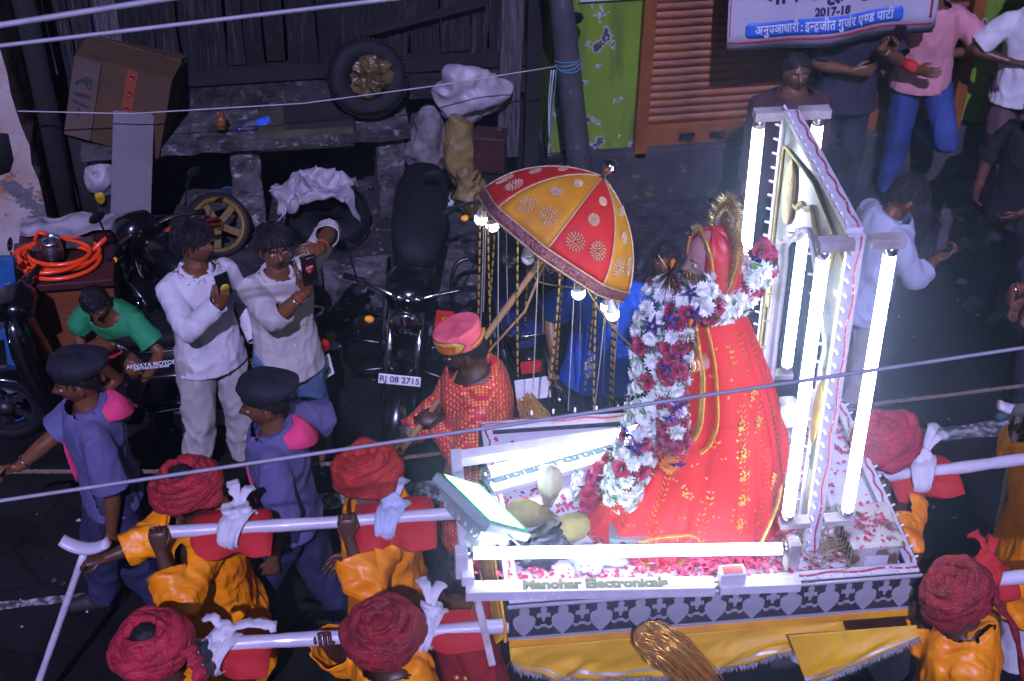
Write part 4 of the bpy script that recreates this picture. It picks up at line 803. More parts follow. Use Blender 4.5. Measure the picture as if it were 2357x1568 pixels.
# ------------------------------------------------------------------ the cast
PHG = 'onlookers'
def beret(P):
    k = P.k; mb = MB(); a = np.linspace(0, 2*math.pi, 30, endpoint=False); rs = []
    for z, r, sh in ((.0, .094, 0), (.022, .098, 0), (.03, .112, .008), (.055, .132, .018), (.085, .128, .024), (.105, .10, .026), (.114, .06, .026), (.116, .01, .026)):
        rs.append(np.stack([np.cos(a)*r*.88+sh*.5, np.sin(a)*r*1.08-sh, np.full(30, z)+.006*np.sin(a*3)*(z > .03)], -1))
    mb.loft(rs); M = P.headxf(); T_ = M.copy(); T_[:3, 3] = P.hc+P.Rh@V3(0, -.004, .034)*k; T_[:3, :3] = P.Rh@np.array(Euler((R(10), R(4), 0)).to_matrix())*k; mb.xf(T_); o = mb.build('beret', 'beret', P.T)
    mb = MB(); mb.lathe([(.014, 0), (.014, .004), (.006, .007)], (.028, .102, .024), (.25, 1, 0), 12); mb.xf(T_); mb.build('badge', 'silver', P.T)
def scarf(P):
    k = P.k; mb = MB(); a = np.linspace(R(14), R(346), 30); c = P.sp(0, -.010, .512)
    def pt(a_, r, z): b = .5-.5*math.cos(a_); return c+P.Rt@(V3(math.sin(a_)*r*(1+.3*b), math.cos(a_)*r*(.95+.25*b), z-.030*(1+math.cos(a_))-.01*b)*k)
    mb.grid(np.array([[pt(t, .070, .020), pt(t, .075, .044), pt(t, .083, .040), pt(t, .090+.026*(.5-.5*math.cos(t))**6, .024), pt(t, .095+.065*(.5-.5*math.cos(t))**6, .008-.06*(.5-.5*math.cos(t))**6)] for t in a])); mb.build('neckerchief', 'scarf_pink', P.T, solid=.005)
    kn = P.sp(0, .118, .40); mb = MB(); mb.lathe([(.016, -.016), (.019, 0), (.016, .016)], kn, P.Rt@V3(0, .2, 1), 12); mb.build('scarf_ring', 'cloth_white', P.T)
    for s_ in (-1, 1):
        mb = MB(); pts = spline([c+P.Rt@(V3(s_*.05, .06, -.03)*k), kn, P.sp(s_*.012, .145, .30), P.sp(s_*.02, .135, .10)], 14); mb.tube(pts, np.linspace(.016, .026, 14)*k, 8, flat=.4); mb.build('scarf_end', 'scarf_pink', P.T)
def phone(label, c, x, z, m_='phone_black', w_=.075, h_=.15):
    x = unit(x); z = unit(np.asarray(z)-x*(np.asarray(z)@x)); y = np.cross(z, x); T = thing('phone', label, 'phone', tuple(c)); T.matrix_basis = basis(c, x, y, z)
    mb = MB(); mb.box((0, 0, 0), (w_, .009, h_)); mb.build('case', m_, T, bevel=.004); return T

# man in patterned white shirt filming with a phone (left one)
P = Person('man in white printed shirt and pale trousers holding a phone at chin height', (0, 0, 0), R(205), 1.70, lean=-3, head=(4, 0, 38), feet=((.17, .02, .075), (-.13, .0, .075)), group=PHG, headpx=(446, 562))
P.arm(1, (.02, .30, 1.40), (.75, .1, -1), hand=(-.1, .25, .9), normal=(-.4, -.8, .2), curl=.75); P.arm(-1, (-.24, .13, .93), (-.4, -1, 0), hand=(.1, .25, -1), curl=.5)
P.body({'stache': 1}); P.hair('full', 3); P.top('shirt_white', hem=-.10, sleeve=.98, amp=.008); P.trousers('trouser_grey', wide=.014, amp=.012); P.shoes(); P.collar('shirt_white'); P.placket('print_white'); PA = P
M_ = np.array(P.T.matrix_basis); W = lambda P, l: np.array(P.T.matrix_basis)[:3, :3]@np.asarray(l)+np.array(P.T.matrix_basis)[:3, 3]
hp = W(P, P.wr[1]+P.hd[1]*.09+V3(0, -.02, .0)); T_ = phone('phone with round yellow badge held by the man in the printed shirt', hp+V3(.02, -.02, .04), (.9, .3, .15), (-.15, -.1, 1), 'phone_black')
mb = MB(); mb.lathe([(.026, 0), (.026, .002)], (0, -.005, -.02), (0, -1, 0), 20); mb.lathe([(.026, 0), (.026, .002)], (0, .005, -.02), (0, 1, 0), 20); mb.build('badge', 'print_yellow', T_)
# embroidery on collar and cuffs
mb = MB()
for i in RNG.choice(len(P.topV), 4000):
    v = P.topV[i]; zz = (P.Rt.T@(v-P.pel))[2]/P.k
    near = min(np.linalg.norm(v-(P.elb[1]*.12+P.wr[1]*.88)), np.linalg.norm(v-(P.elb[-1]*.12+P.wr[-1]*.88)))
    if (zz > .44 and np.linalg.norm((v-P.nb)*V3(1, 1, .6)) < .14 and random.random() < .45) or (near < .055 and random.random() < .5): mb.ell(v+P.topN[i]*.003, (.004, .004, .003), 5, 3)
    elif zz < .36 and random.random() < .03: mb.ell(v+P.topN[i]*.003, (.0025, .0025, .004), 5, 3)
o = mb.build('embroidery', 'shirt_navy', P.T); o['kind'] = 'stuff'

# man in cream shirt holding phone in both hands in front of the face
P = Person('man in cream rolled-sleeve shirt and blue jeans filming with raised arms', (0, 0, 0), R(200), 1.69, lean=-2, twist=4, head=(6, 0, -8), feet=((.10, .03, .075), (-.15, .0, .075)), group=PHG, headpx=(632, 574))
P.arm(1, (-.02, .34, 1.52), (.8, .2, -1), hand=(-.05, .1, 1), normal=(-.2, -1, .0), curl=.75); P.arm(-1, (-.15, .24, 1.68), (-1, -.3, .9), hand=(.75, .25, .2), normal=(.2, -.6, -.6), curl=.6)
P.body({'stache': 1}); P.hair('full', 4); P.top('shirt_cream', hem=-.12, sleeve=.66, amp=.008, slack=.018, cuff=.014); P.trousers('jeans_slate', wide=.01, amp=.012); P.shoes(); P.collar('shirt_cream'); P.placket('print_white')
hp = W(P, P.wr[1]+P.hd[1]*.13+V3(-.0, .03, .03)); dirn = np.array(P.T.matrix_basis)[:3, :3]@V3(1, 0, 0)
T_ = phone('black phone with red shield emblem held up in front of a face', hp, -dirn, (.0, .12, 1), 'phone_black', .082, .16)
for side_ in (-1, 1):
    mb = MB(); sh = np.array([(-.02, .018), (.02, .018), (.021, -.004), (.0, -.03), (-.021, -.004)]); mb.add([(x, side_*.0052, z+.005) for x, z in sh], [(0, 1, 2, 3, 4)] if side_ < 0 else [(4, 3, 2, 1, 0)], 0, False); mb.build('emblem', 'logo_red', T_, solid=.0006)
    mb = MB(); mb.bar((-.019, side_*.0060, .008), (.018, side_*.0060, .016), .0018, .004, (0, 0, 1)); mb.bar((-.012, side_*.0060, -.012), (.002, side_*.0060, -.004), .0018, .004, (0, 0, 1)); mb.build('emblem_stripe', 'print_white', T_)
mb = text_mb('DUCATI', .009, .0004, .0003); mb.xf(TM((0, .0062, .019), (R(90), 0, R(180)))); mb.build('lettering', 'print_white', T_)
mb = MB(); 
for k in range(3): mb.ell((.024-.014*k, -.005, .062), (.005, .002, .005), 10, 6); mb.ell((.024-.014*k, .005, .062), (.005, .002, .005), 10, 6)
mb.build('camera_lens', 'silver', T_)['kind'] = 'stuff'
P.ringon(1, .80, .034, 'thread_red'); P.ringon(1, .70, .036, 'silver', 'bangle'); P.ringon(-1, .85, .034, 'thread_red')

# boy in green T-shirt squatting
P = Person('boy in green T-shirt and red shorts squatting before the brown cabinet', (0, 0, .26), R(150), 1.44, headpx=(222, 700), lean=38, head=(14, 0, 24), feet=((.12, .16, .075), (-.12, .16, .075)), pelvis=(0, -.02, .36), knees=((.25, 1, .4), (-.25, 1, .4)), group=PHG)
P.arm(1, (.22, .30, .26), (1, -.2, 0), hand=(0, .2, -1)); P.arm(-1, (-.26, .36, .30), (-1, -.1, -.2), hand=(0, .2, -1), curl=.3)
P.body({}); P.hair('boy', 7); P.top('tee_green', hem=.0, sleeve=.36, cuff=.016, slack=.022, amp=.007); P.trousers('shorts_red', end=.42, slack=.025)
mb = MB()
for k in range(26):
    c = P.sp(random.uniform(-.05, .05), .16, random.uniform(.10, .22)); i = np.linalg.norm(P.topV-c, axis=1).argmin(); mb.ell(P.topV[i]+P.topN[i]*.003, (.012, .008, .012), 7, 4, mi=k % 3)
mb.build('shirt_print', ['print_orange', 'print_blue', 'print_white'], P.T)['kind'] = 'stuff'
mb = MB(); a = np.linspace(0, 2*math.pi, 30, endpoint=False); mb.tube([P.sp(.068*math.cos(t), .066*math.sin(t)-.004, .505-.03*(math.sin(t) > 0)*math.sin(t)) for t in a], .003, 5, closed=True); mb.build('necklace', 'thread_red', P.T)

# two scouts
def scout(label, hp, rz, rarm, larm, head, feet, H, **kw):
    P = Person(label, (0, 0, 0), rz, H, head=head, feet=feet, group='scouts in blue shirts', headpx=hp, **kw); P.arm(1, *rarm[0], **rarm[1]); P.arm(-1, *larm[0], **larm[1])
    P.body({}); P.hair('short', 5); P.top('shirt_scout', hem=-.06, sleeve=.46, cuff=.018, slack=.016, amp=.008, fr=13); P.trousers('trouser_navy', wide=.018, amp=.012); P.shoes(); P.collar('shirt_scout'); scarf(P); beret(P); return P
P = scout('scout in navy beret and pink scarf stretching an arm to hold the rope', (176, 878), R(94), (((.10, .46, .98), (.5, -.6, -1)), dict(hand=(0, 1, -.1), normal=(-1, 0, -.3), curl=.9)), (((-.24, .02, .82), (-.4, -1, 0)), dict()), (-4, 0, 8), ((.09, .14, .075), (-.09, -.18, .085)), 1.73, lean=4)
ROPE_A = W(P, P.wr[1]+P.hd[1]*.085+V3(0, 0, 0)); P.ringon(1, .80, .033, 'silver', 'bangle', .005)
P = scout('scout in navy beret and pink scarf walking with one elbow bent behind', (608, 930), R(78), ((at(738, 1040, z=.96), (1, .5, .1)), dict(hand=(-.4, .0, -.8), world=True, wl=True)), (((-.26, .05, .83), (-.5, -1, 0)), dict(hand=(0, .2, -1))), (-2, 0, 14), ((.10, -.22, .09), (-.10, .24, .075)), 1.73, lean=5)
ROPE_B = W(P, P.wr[1]+P.hd[1]*.06)

# bearers in orange satin
def bearer(label, px, py, rz, sh, arms, head=(0, 0, 0), H=1.64, hole=False, tail=None, face={}, legs=True, lean=5, seed=0, m_='bandhani', feet=None, side=0, tilt=(0, 0, 0), zh=1.555):
    P = Person(label, (0, 0, 0), rz, H, skin='skin_dark', headpx=(px, py), head=head, lean=lean, feet=feet, group='bearers in orange satin', girth=1.06, side=side)
    for q, a_, kw in arms: P.arm(q, *a_, **kw)
    P.body(face, legs=legs); P.top('satin', hem=-.40, sleeve=.80, slack=.045, flare=.14, amp=.015, fr=8, seed=seed, bunch=.010, cuff=.012, vox=.013, name='kurta'); P.trousers('cloth_white', slack=.03, wide=.03)
    turban(P, m_, seed+2, hole=hole, tail=tail, tilt=tilt, R0=.138); P.shoes(); return P
POLE_F = lambda x: V3(x, 4.888-(x+.635)*.0475, 1.45); POLE_N = lambda x: V3(x, 4.231-(x+.253)*.047, 1.42)
gp = POLE_F(-.66)
P = bearer('bearer in orange satin gripping the pole end with a crutch in his other hand', 430, 1140, R(84), 0,
    ((-1, (gp+V3(-.0, -.07, -.04), (.2, -1, -.6)), dict(world=True, hand=(-.05, .25, .95), normal=(.1, .95, -.2), curl=.95, wl=True)), (1, (V3(*at(215, 1300, z=1.12)), (-.2, -.3, -1)), dict(world=True, wl=True, hand=(-.9, -.1, .15), normal=(0, .1, -1), curl=.9))), hole=True, seed=3, head=(-6, 0, 4), tail=None)
CRUTCH_A = W(P, P.wr[1]+P.hd[1]*.08)
gp = POLE_F(.14)
P = bearer('bearer in orange satin with arm folded up to the far pole beside the floodlight', 848, 1110, R(86), 0,
    ((-1, (gp+V3(-.0, -.07, -.04), (.4, -1, -.8)), dict(world=True, hand=(-.05, .25, .95), normal=(.1, .95, -.2), curl=.95, wl=True)), (1, ((.2, .2, .9),), {})), seed=8, m_='bandhani_orange', head=(-4, 0, -6), face={'beard': 1, 'stache': 2})
gp = POLE_N(-.70)
P = bearer('bearer at the bottom edge with hair showing through the turban beside the white towel', 355, 1508, R(88), 0,
    ((1, (V3(gp[0], gp[1], 1.40), (.2, -.5, -.8)), dict(world=True, wl=True, hand=(-.1, -.3, .9), normal=(0, -.9, -.3), curl=1.0)), (-1, ((-.24, .12, .85),), {})), seed=13, hole=True, m_='bandhani_rose', head=(-10, 0, 10), face={'stache': 2}, tail=[at(430, 1490, z=1.66), at(455, 1540, z=1.60), at(470, 1600, z=1.45)])
gp = POLE_N(-.05)
P = bearer('grey bearded bearer at the bottom edge beside the hanging wooden slat', 880, 1480, R(92), 0,
    ((1, (V3(gp[0]+.05, gp[1]+.02, 1.36), (.3, .4, -.8)), dict(world=True, wl=True, hand=(-.1, -.3, .9), normal=(0, -.9, -.3), curl=1.0)),
     (-1, ((-.13, .24, 1.26), (-.6, .3, -1)), dict(curl=1.0, hand=(.2, .1, .9), normal=(.3, -.9, 0)))), seed=17, m_='bandhani_dark', tilt=(.1, -.1, 0), head=(-8, 0, 22), face={'stache': 2, 'beard': 1})
gp = V3(2.62, 4.75, 1.45)
P = bearer('bearer in red turban behind the palanquin gripping the pole beneath his cushion', 2035, 1040, R(96), 0,
    ((-1, (gp+V3(-.08, -.07, -.05), (.2, -1, -.6)), dict(world=True, wl=True, hand=(-.3, .4, .7), normal=(.1, .9, -.4), curl=1.05)), (1, ((.2, .2, .95),), {})), seed=22, m_='bandhani_rose', tilt=(0, .12, 0), head=(-6, 0, 10), feet=((.10, .22, .075), (-.10, -.16, .085)))
gp = V3(2.50, 4.13, 1.42)
P = bearer('bearer in dark red turban at the bottom corner beside the palanquin end', 2205, 1390, R(70), 0,
    ((1, (gp+V3(-.02, -.05, -.04), (0, -.6, -1)), dict(world=True, wl=True, hand=(-.2, .3, .9), normal=(.1, .9, -.2), curl=1.0)), (-1, ((-.22, .12, .9),), {})), seed=29, hole=False, m_='bandhani_dark', tilt=(-.08, .05, 0), head=(-18, 0, 20), tail=[at(2290, 1380, z=1.62), at(2335, 1450, z=1.45), at(2357, 1560, z=1.2), at(2370, 1640, z=1.0)])
mb = MB(); mb.tube([P.sp(-.05, .10, .50), P.sp(-.06, .135, .44), P.sp(.0, .15, .36)], [.022, .03, .012], 10, flat=.5); mb.tube([P.sp(.05, .09, .51), P.sp(.02, .14, .42)], [.02, .02], 10, flat=.5); mb.build('scarf', 'cloth_white', P.T)

# parasol bearer in brocade and flat pink turban
P = Person('man in red brocade coat and flat pink turban carrying the parasol', (0, 0, 0), R(84), 1.74, headpx=(1068, 806), skin='skin_dark', lean=6, head=(-12, 0, 4), girth=1.2)
g0 = at(985, 955, z=1.20); g1 = at(915, 1040, z=1.02)
P.arm(-1, g0+V3(.05, -.05, -.02), (.3, -1, -.5), world=True, wl=True, hand=(-.75, .35, .2), normal=(-.2, .7, -.6), curl=1.0); P.arm(1, g1+V3(.05, .07, .03), (.2, .6, -1), world=True, wl=True, hand=(-.7, -.4, -.3), normal=(-.2, -.5, -.8), curl=1.0)
P.body({'stache': 1}); P.hair('short', 9); P.top('brocade', hem=-.48, sleeve=.93, slack=.03, flare=.10, amp=.010, fr=10, bunch=.006, name='coat'); P.trousers('dress_red', slack=.02); P.shoes(); P.collar('zari', .03)
for q in (1, -1):
    mb = MB(); e = P.elb[q]*.12+P.wr[q]*.88; d = unit(P.wr[q]-P.elb[q]); mb.lathe([(.058, -.05), (.056, .03)], e, d, 22, cap=False); mb.build('cuff', 'zari', P.T, solid=.004)
k = P.k; mb = MB(); a = np.linspace(0, 2*math.pi, 60, endpoint=False); rs = []
for z, r in ((.0, .100), (.012, .108), (.024, .106), (.036, .112), (.048, .110), (.06, .116), (.072, .114), (.084, .120), (.096, .119), (.108, .122), (.116, .117), (.118, .10), (.114, .05), (.113, .005)):
    rs.append(np.stack([np.cos(a)*r*.9, np.sin(a)*r*1.08, np.full(60, z)+.006*np.sin(a+z*30)], -1))
mb.loft(rs); M = np.eye(4); M[:3, :3] = P.Rh*k*.90; M[:3, 3] = P.hc+P.Rh@V3(0, -.006, .044)*k; mb.xf(M); mb.build('turban', 'turban_pink', P.T)
mb = MB(); mb.tube([(.119*.9*math.sin(t)*1.03, .119*1.1*math.cos(t)*1.02, .06+.03*math.sin(t*1.0)) for t in np.linspace(R(-175), R(-112), 16)], .009, 6, flat=.5); mb.xf(M); mb.build('turban_band', 'gold_patch', P.T)
def patch_pt(u, v): t = R(u); return (-.121*.9*math.sin(t)*1.03, .121*1.1*math.cos(t)*1.03, v)
for (nm, m_, gr) in (('patch_rim', 'zari', 1.12), ('patch', 'gold_patch', 1.0)):
    mb = MB(); outline = [(-30, .09), (38, .098), (52, .062), (38, .024), (-30, .02)]; N_ = 13
    mb.grid(np.array([[patch_pt(55+(u-10)*gr, .06+(v-.06)*gr) for v in np.linspace(*((.022, .096) if u < 36 else (.022+(u-36)/16*.036, .096-(u-36)/16*.034)), 5)] for u in np.linspace(-32, 52, N_)])*np.array([1.0+.012*(gr == 1), 1+.012*(gr == 1), 1])); mb.xf(M); mb.build(nm, m_, P.T, solid=.002)
try:
    mb = text_mb('बून्दी', .05, .001, .001); v = mb.verts(); th = v[:, 0]/.13; rr = 1.035*.9*.121
    nv_ = np.stack([-.129*np.sin(R(58)-th)*.93, .139*np.cos(R(58)-th), v[:, 1]+.06], -1); nv_ *= (1+v[:, 2:3]*4)*np.array([1.02, 1.0, 1]); mb.v = [nv_]; mb.xf(M); mb.build('lettering', 'thread_red', P.T)
except Exception as ex: print('text', ex)
mb = MB(); pts = spline([W(P, P.sp(-.10, .08, .42)), W(P, P.sp(-.02, .16, .15)), W(P, P.sp(.02, .15, -.2))], 16); mb.tube(pts, .016, 8, flat=.35); mb.build('placket', 'zari', P.T, True)
# maroon stole hanging behind him
mb = MB(); A_ = at(1110, 1000, z=1.22); U, Wg = np.meshgrid(np.linspace(0, 1, 16), np.linspace(0, 1, 14), indexing='ij')
Pq = (A_+V3(0, .06, .06))[None, None]+U[..., None]*V3(.20, -.03, -.03)+Wg[..., None]*V3(.04, -.06, -.30); Pq[..., 1] += .03*np.sin(U*9+Wg*2); mb.grid(Pq); mb.build('stole', 'dress_red', P.T, True, solid=.006)

# woman in blue tunic behind the parasol
P = Person('person in bright blue printed top behind the parasol, face hidden by it', (0, 0, 0), R(158), 1.60, headpx=(1395, 600), skin='skin_fair', head=(10, 0, -30), lean=4, group=PHG)
P.arm(1, (.26, .16, .92), (.8, -.6, -.2), hand=(.1, .5, -.8), curl=.5); P.arm(-1, (-.30, .22, 1.10), (-.8, -.4, -.6), hand=(-.4, .9, .1), curl=.3)
P.body({}); P.hair('woman', 2); P.top('tee_blue', hem=-.20, sleeve=.42, slack=.03, flare=.25, amp=.010, fr=10, cuff=.02); P.trousers('jeans_dark'); P.shoes()
mb = MB()
for k in range(46):
    a_ = k*.45; c = P.sp(.05+.035*math.cos(a_)*(.5+.5*((k//7) % 3)/2), .2, .02+.05*math.sin(a_)*(.5+((k//9) % 3)/2)-.02); i = np.linalg.norm(P.topV-c, axis=1).argmin(); mb.ell(P.topV[i]+P.topN[i]*.003, (.008, .005, .008), 6, 4)
mb.build('shirt_print', 'print_white', P.T)['kind'] = 'stuff'
P.ringon(1, .92, .033, 'silver', 'bangle')
# boy behind the idol
P = Person('boy with short black hair peering out behind the flower garlands', (0, 0, 0), R(146), 1.48, headpx=(1530, 600), head=(12, 0, 12), group=PHG); P.arm(1, (.22, .1, .85)); P.arm(-1, (-.2, .12, .85)); P.body({}); P.hair('boy', 6); P.top('shirt_navy', hem=-.1, sleeve=.42); P.trousers('jeans_dark'); P.shoes()
# man in striped shirt reading a phone
P = Person('man in pale striped shirt looking down at his phone behind the palanquin', (0, 0, 0), R(-84), 1.66, headpx=(2085, 455), head=(-24, 0, -6), lean=12, group=PHG)
P.arm(1, (.10, .42, 1.12), (.7, -.3, -1), hand=(0, .9, .35), normal=(-.2, -.3, 1), curl=.55); P.arm(-1, (-.14, .30, 1.05), (-.7, -.3, -1))
P.body({'stache': 0}); P.hair('full', 8); P.top('shirt_stripe', hem=-.14, sleeve=.72, slack=.034, amp=.010, cuff=.02); P.trousers('trouser_grey', wide=.01); P.shoes(); P.collar('shirt_stripe')
hp = W(P, P.wr[1]+P.hd[1]*.12+V3(0, 0, .02)); phone('thin dark phone held by the man in the striped shirt', hp, (.25, -1, 0), (1, .2, .55), 'phone_black', .08, .16)
# three men before the shutter
P = Person('man in dark maroon shirt facing the street before the orange shutter', (0, 0, .0), R(176), 1.72, headpx=(1832, 168), skin='skin', head=(6, 0, 4), girth=1.3, group=PHG); P.arm(1, (.26, .08, .82)); P.arm(-1, (-.26, .08, .82)); P.body({'stache': 1}); P.hair('short', 11); P.top('shirt_maroon', hem=-.14, sleeve=.95, slack=.02); P.trousers('shirt_black'); P.shoes(); P.collar('shirt_maroon')
b = V3(at(1955, 160, y=8.75)[0], 8.78, 0.32)
P = Person('man in dark navy shirt raising one arm beneath the banner', b, R(170), 1.74, head=(0, 0, -20), group=PHG); b2 = at(2030, 112, y=8.42)
P.arm(-1, b2, (.8, -.2, -1), world=True, wl=True, hand=(.5, -.2, .6), normal=(-.3, -.8, 0), curl=.6); P.arm(1, (.02, .24, 1.12), (1, -.2, -.6), hand=(-1, .1, .1), normal=(0, -1, 0), curl=.3)
P.body({}); P.hair('full', 12); P.top('shirt_navy', hem=-.14, sleeve=.45, slack=.03); P.trousers('shirt_navy', wide=.01); P.shoes(); P.ringon(-1, .9, .034, 'silver', 'bracelet', .006); P.ringon(-1, .84, .036, 'thread_red')
hp = W(P, P.wr[-1]+P.hd[-1]*.10); phone('dark phone gripped in the raised hand under the banner', hp+V3(0, -.03, .04), (1, 0, -.2), (.2, -.1, 1), 'phone_black')
xx = at(2125, 150, y=8.80)[0]
P = Person('man in pink T-shirt and blue jeans with one foot propped on the shutter', (xx, 8.80, .32), R(168), 1.72, head=(0, 0, 6), lean=-4, group=PHG, feet=((.10, .05, .075), (-.10, -.16, .42)), knees=((.1, 1, 0), (-.3, 1, 0))); P.arm(1, (.10, .26, 1.10), (1, -.2, -.4), hand=(-.6, .5, .1), normal=(0, -1, 0), curl=.2); P.arm(-1, (-.16, -.06, 1.05), (-1, .2, -.4))
P.body({}); P.hair('full', 14); P.top('tee_pink', hem=-.05, sleeve=.40, slack=.028, cuff=.016); P.trousers('jeans_blue', wide=.006, amp=.009); P.shoes()
q = P.elb[1]*.2+P.wr[1]*.8; mb = MB(); mb.lathe([(.036, -.05), (.045, 0), (.036, .05)], q, P.wr[1]-P.elb[1], 14); mb.build('wrist_wrap', 'cushion_red', P.T)
# man seen in profile behind the light frame
P = Person('dark haired man in profile just behind the tube light frame', (0, 0, 0), R(-70), 1.62, headpx=(1915, 390), skin='skin_dark', head=(-8, 0, -4), group=PHG); P.arm(1, (.22, .1, .85)); P.arm(-1, (-.22, .1, .85)); P.body({'stache': 1}); P.hair('full', 15); P.top('shirt_black', hem=-.1, sleeve=.5); P.trousers('shirt_black'); P.shoes()
# people at the right hand edge
xx = at(2385, 90, y=8.55)[0]
P = Person('man in white T-shirt and rose trousers leaning at the top corner', (xx, 8.6, .32), R(170), 1.74, skin='skin_dark', group=PHG); P.arm(1, (.14, .10, 1.12), (1, -.3, -.3), hand=(-1, .3, .1)); P.arm(-1, (-.2, .1, .9)); P.body({}); P.hair('full', 16); P.top('shirt_white', hem=-.1, sleeve=.4); P.trousers('trouser_rose'); P.shoes()
xx = at(2335, 400, y=7.9)
P = Person('person all in black standing with bent elbow at the picture edge', (xx[0], 7.75, 0), R(120), 1.66, skin='skin_dark', group=PHG, head=(-10, 0, 0)); P.arm(1, (.2, .22, .98), (.8, -.7, -.3)); P.arm(-1, (-.16, .26, .98), (-.9, -.6, -.3)); P.body({}); P.hair('full', 17); P.top('shirt_black', hem=-.14, sleeve=.45, slack=.03); P.trousers('jeans_dark', wide=.01); P.shoes('slipper'); P.ringon(1, .9, .033, 'thread_red')
b = foot_at(2372, 520, 1.36); 
P = Person('person in pale pink shirt with a lowered arm and silver watch at the picture edge', V3(4.44, 6.6, 0), R(110), 1.66, group=PHG); P.arm(-1, at(2268, 690, z=.95), (-.2, .2, -1), world=True, wl=True, hand=(-.15, -.1, -1), normal=(.9, 0, 0), curl=.45); P.arm(1, (.22, .1, .85)); P.body({}); P.hair('full', 18); P.top('tee_pink', hem=-.16, sleeve=.44, slack=.035, flare=.1); P.trousers('jeans_dark', wide=.01); P.shoes('slipper'); P.ringon(-1, .93, .034, 'silver', 'watch', .008); P.ringon(-1, .86, .036, 'thread_red')
# bearer past the picture edge, whose crutch and hand are seen
b = V3(3.52, 4.95, 0)
P = bearer('bearer in orange satin at the edge whose hands hold pole and crutch', 2440, 1000, R(84), 0, ((1, (at(2352, 972, z=1.35)+V3(.05, 0, 0), (0, -.2, -1)), dict(world=True, wl=True, hand=(-.8, -.1, .1), normal=(0, .1, -1), curl=1.0)), (-1, (V3(3.3, 4.72, 1.42), (.3, -1, -.5)), dict(world=True, wl=True, hand=(-.2, .5, .7), normal=(0, .9, -.4), curl=1.0))), seed=31)
CRUTCH_B = W(P, P.wr[1]+P.hd[1]*.08)
# woman in red whose head and skirt show left of the palanquin
P = Person('person in long red dress with gold motifs walking under the floodlight', (0, 0, 0), R(90), 1.50, headpx=(1040, 1345), head=(-10, 0, 0), lean=6, group='walkers', feet=((.08, .16, .075), (-.08, -.22, .085))); P.arm(1, (.2, .1, .85)); P.arm(-1, (-.2, .1, .85)); P.body({}); P.hair('woman', 19); P.top('dress_red', hem=-.70, sleeve=.8, slack=.03, flare=.45, amp=.014, fr=9, name='dress'); P.shoes('sole')
mb = MB()
for i in RNG.choice(len(P.topV), 26): mb.ell(P.topV[i]+P.topN[i]*.004, (.014, .014, .010), 7, 5)
mb.build('gold_motifs', 'gold', P.T)['kind'] = 'stuff'
# ------------------------------------------------------------------ palanquin
emission('tube_glow', (.75, .84, 1.0), 19.0); emission('flood_glow', (.72, 1.0, .86), 20.0); emission('bulb_glow', (.85, .88, 1.0), 12.0); mat('led_dot', (.8, .8, .85), rough=.15)
mat('white_paint', (.62, .61, .64), (.52, .5, .54), 12, rough=.5, bump=.2, c3=(.3, .22, .18), scale3=26, lo3=.68, hi3=.76)
mat('deck_white', (.66, .65, .68), (.58, .56, .62), 6, rough=.55); mat('purple_dark', (.03, .012, .022), (.02, .01, .016), 7, rough=.6)
mat('zinc', (.50, .50, .55), (.42, .42, .47), 10, rough=.5, metal=.4, bump=.15); mat('pole_paint', (.58, .56, .62), (.48, .45, .53), 14, rough=.32, bump=.35, bscale=30, stretch=(.3, 1, 1), coat=.3)
mat('lime_wood', (.5, .46, .45), (.3, .25, .22), 9, rough=.75, bump=.5, stretch=(1, 1, 1), bscale=50); mat('led_tape', (.62, .60, .66), (.52, .50, .56), 40, .5, .6, rough=.5); mat('tape_line', (.40, .04, .06), (.62, .60, .66), 50, .6, .62, rough=.5); mat('stencil', (.07, .12, .13), rough=.7); mat('stencil_olive', (.13, .14, .07), rough=.7)
cloth('drape_yellow', (.74, .43, .006), (.58, .32, .004), rough=.6, fold=12, bump=.55, stretch=(1, 1, .35)); cloth('drape_orange', (.85, .40, .010), rough=.5)
mat('cream_gloss', (.34, .37, .35), (.24, .27, .26), 5, rough=.22, coat=.3, c3=(.36, .29, .12), scale3=14, lo3=.6, hi3=.64); mat('gold_dull', (.42, .33, .10), (.28, .21, .06), 24, rough=.4, metal=.6, bump=.6, bscale=60)
mat('tinsel', (.85, .85, .88), rough=.22, metal=.55); mat('copper_foil', (.62, .26, .04), (.85, .45, .08), 40, rough=.25, metal=.6); mat('rose_petal', (.48, .025, .10), (.34, .014, .06), 20, rough=.6); mat('wire_cable', (.3, .22, .08), rough=.5); mat('cap_metal', (.6, .6, .65), rough=.3, metal=1)
PQ = thing('palanquin', 'white lit palanquin with metal frieze and yellow drape carried on two poles', 'palanquin', (1.59, 4.115, 0), R(-2.7))
mb = MB(); mb.box((0, .56, 1.49), (1.68, 1.08, .03)); mb.build('deck', 'deck_white', PQ)
for n_, c, s_ in (('side_board', (0, .006, 1.458), (1.70, .024, .196)), ('side_board', (0, 1.125, 1.478), (1.70, .024, .152)), ('side_board', (-.851, .565, 1.478), (.024, 1.09, .150)), ('side_board', (.851, .565, 1.478), (.024, 1.09, .150))):
    mb = MB(); mb.box(c, s_); mb.build(n_, 'purple_dark', PQ)
mb = MB(); mb.box((0, -.012, 1.553), (1.72, .014, .012)); mb.build('metal_rail', 'zinc', PQ, bevel=.003)
mb = MB(); mb.box((0, -.011, 1.364), (1.71, .010, .008)); mb.build('metal_rail', 'zinc', PQ)
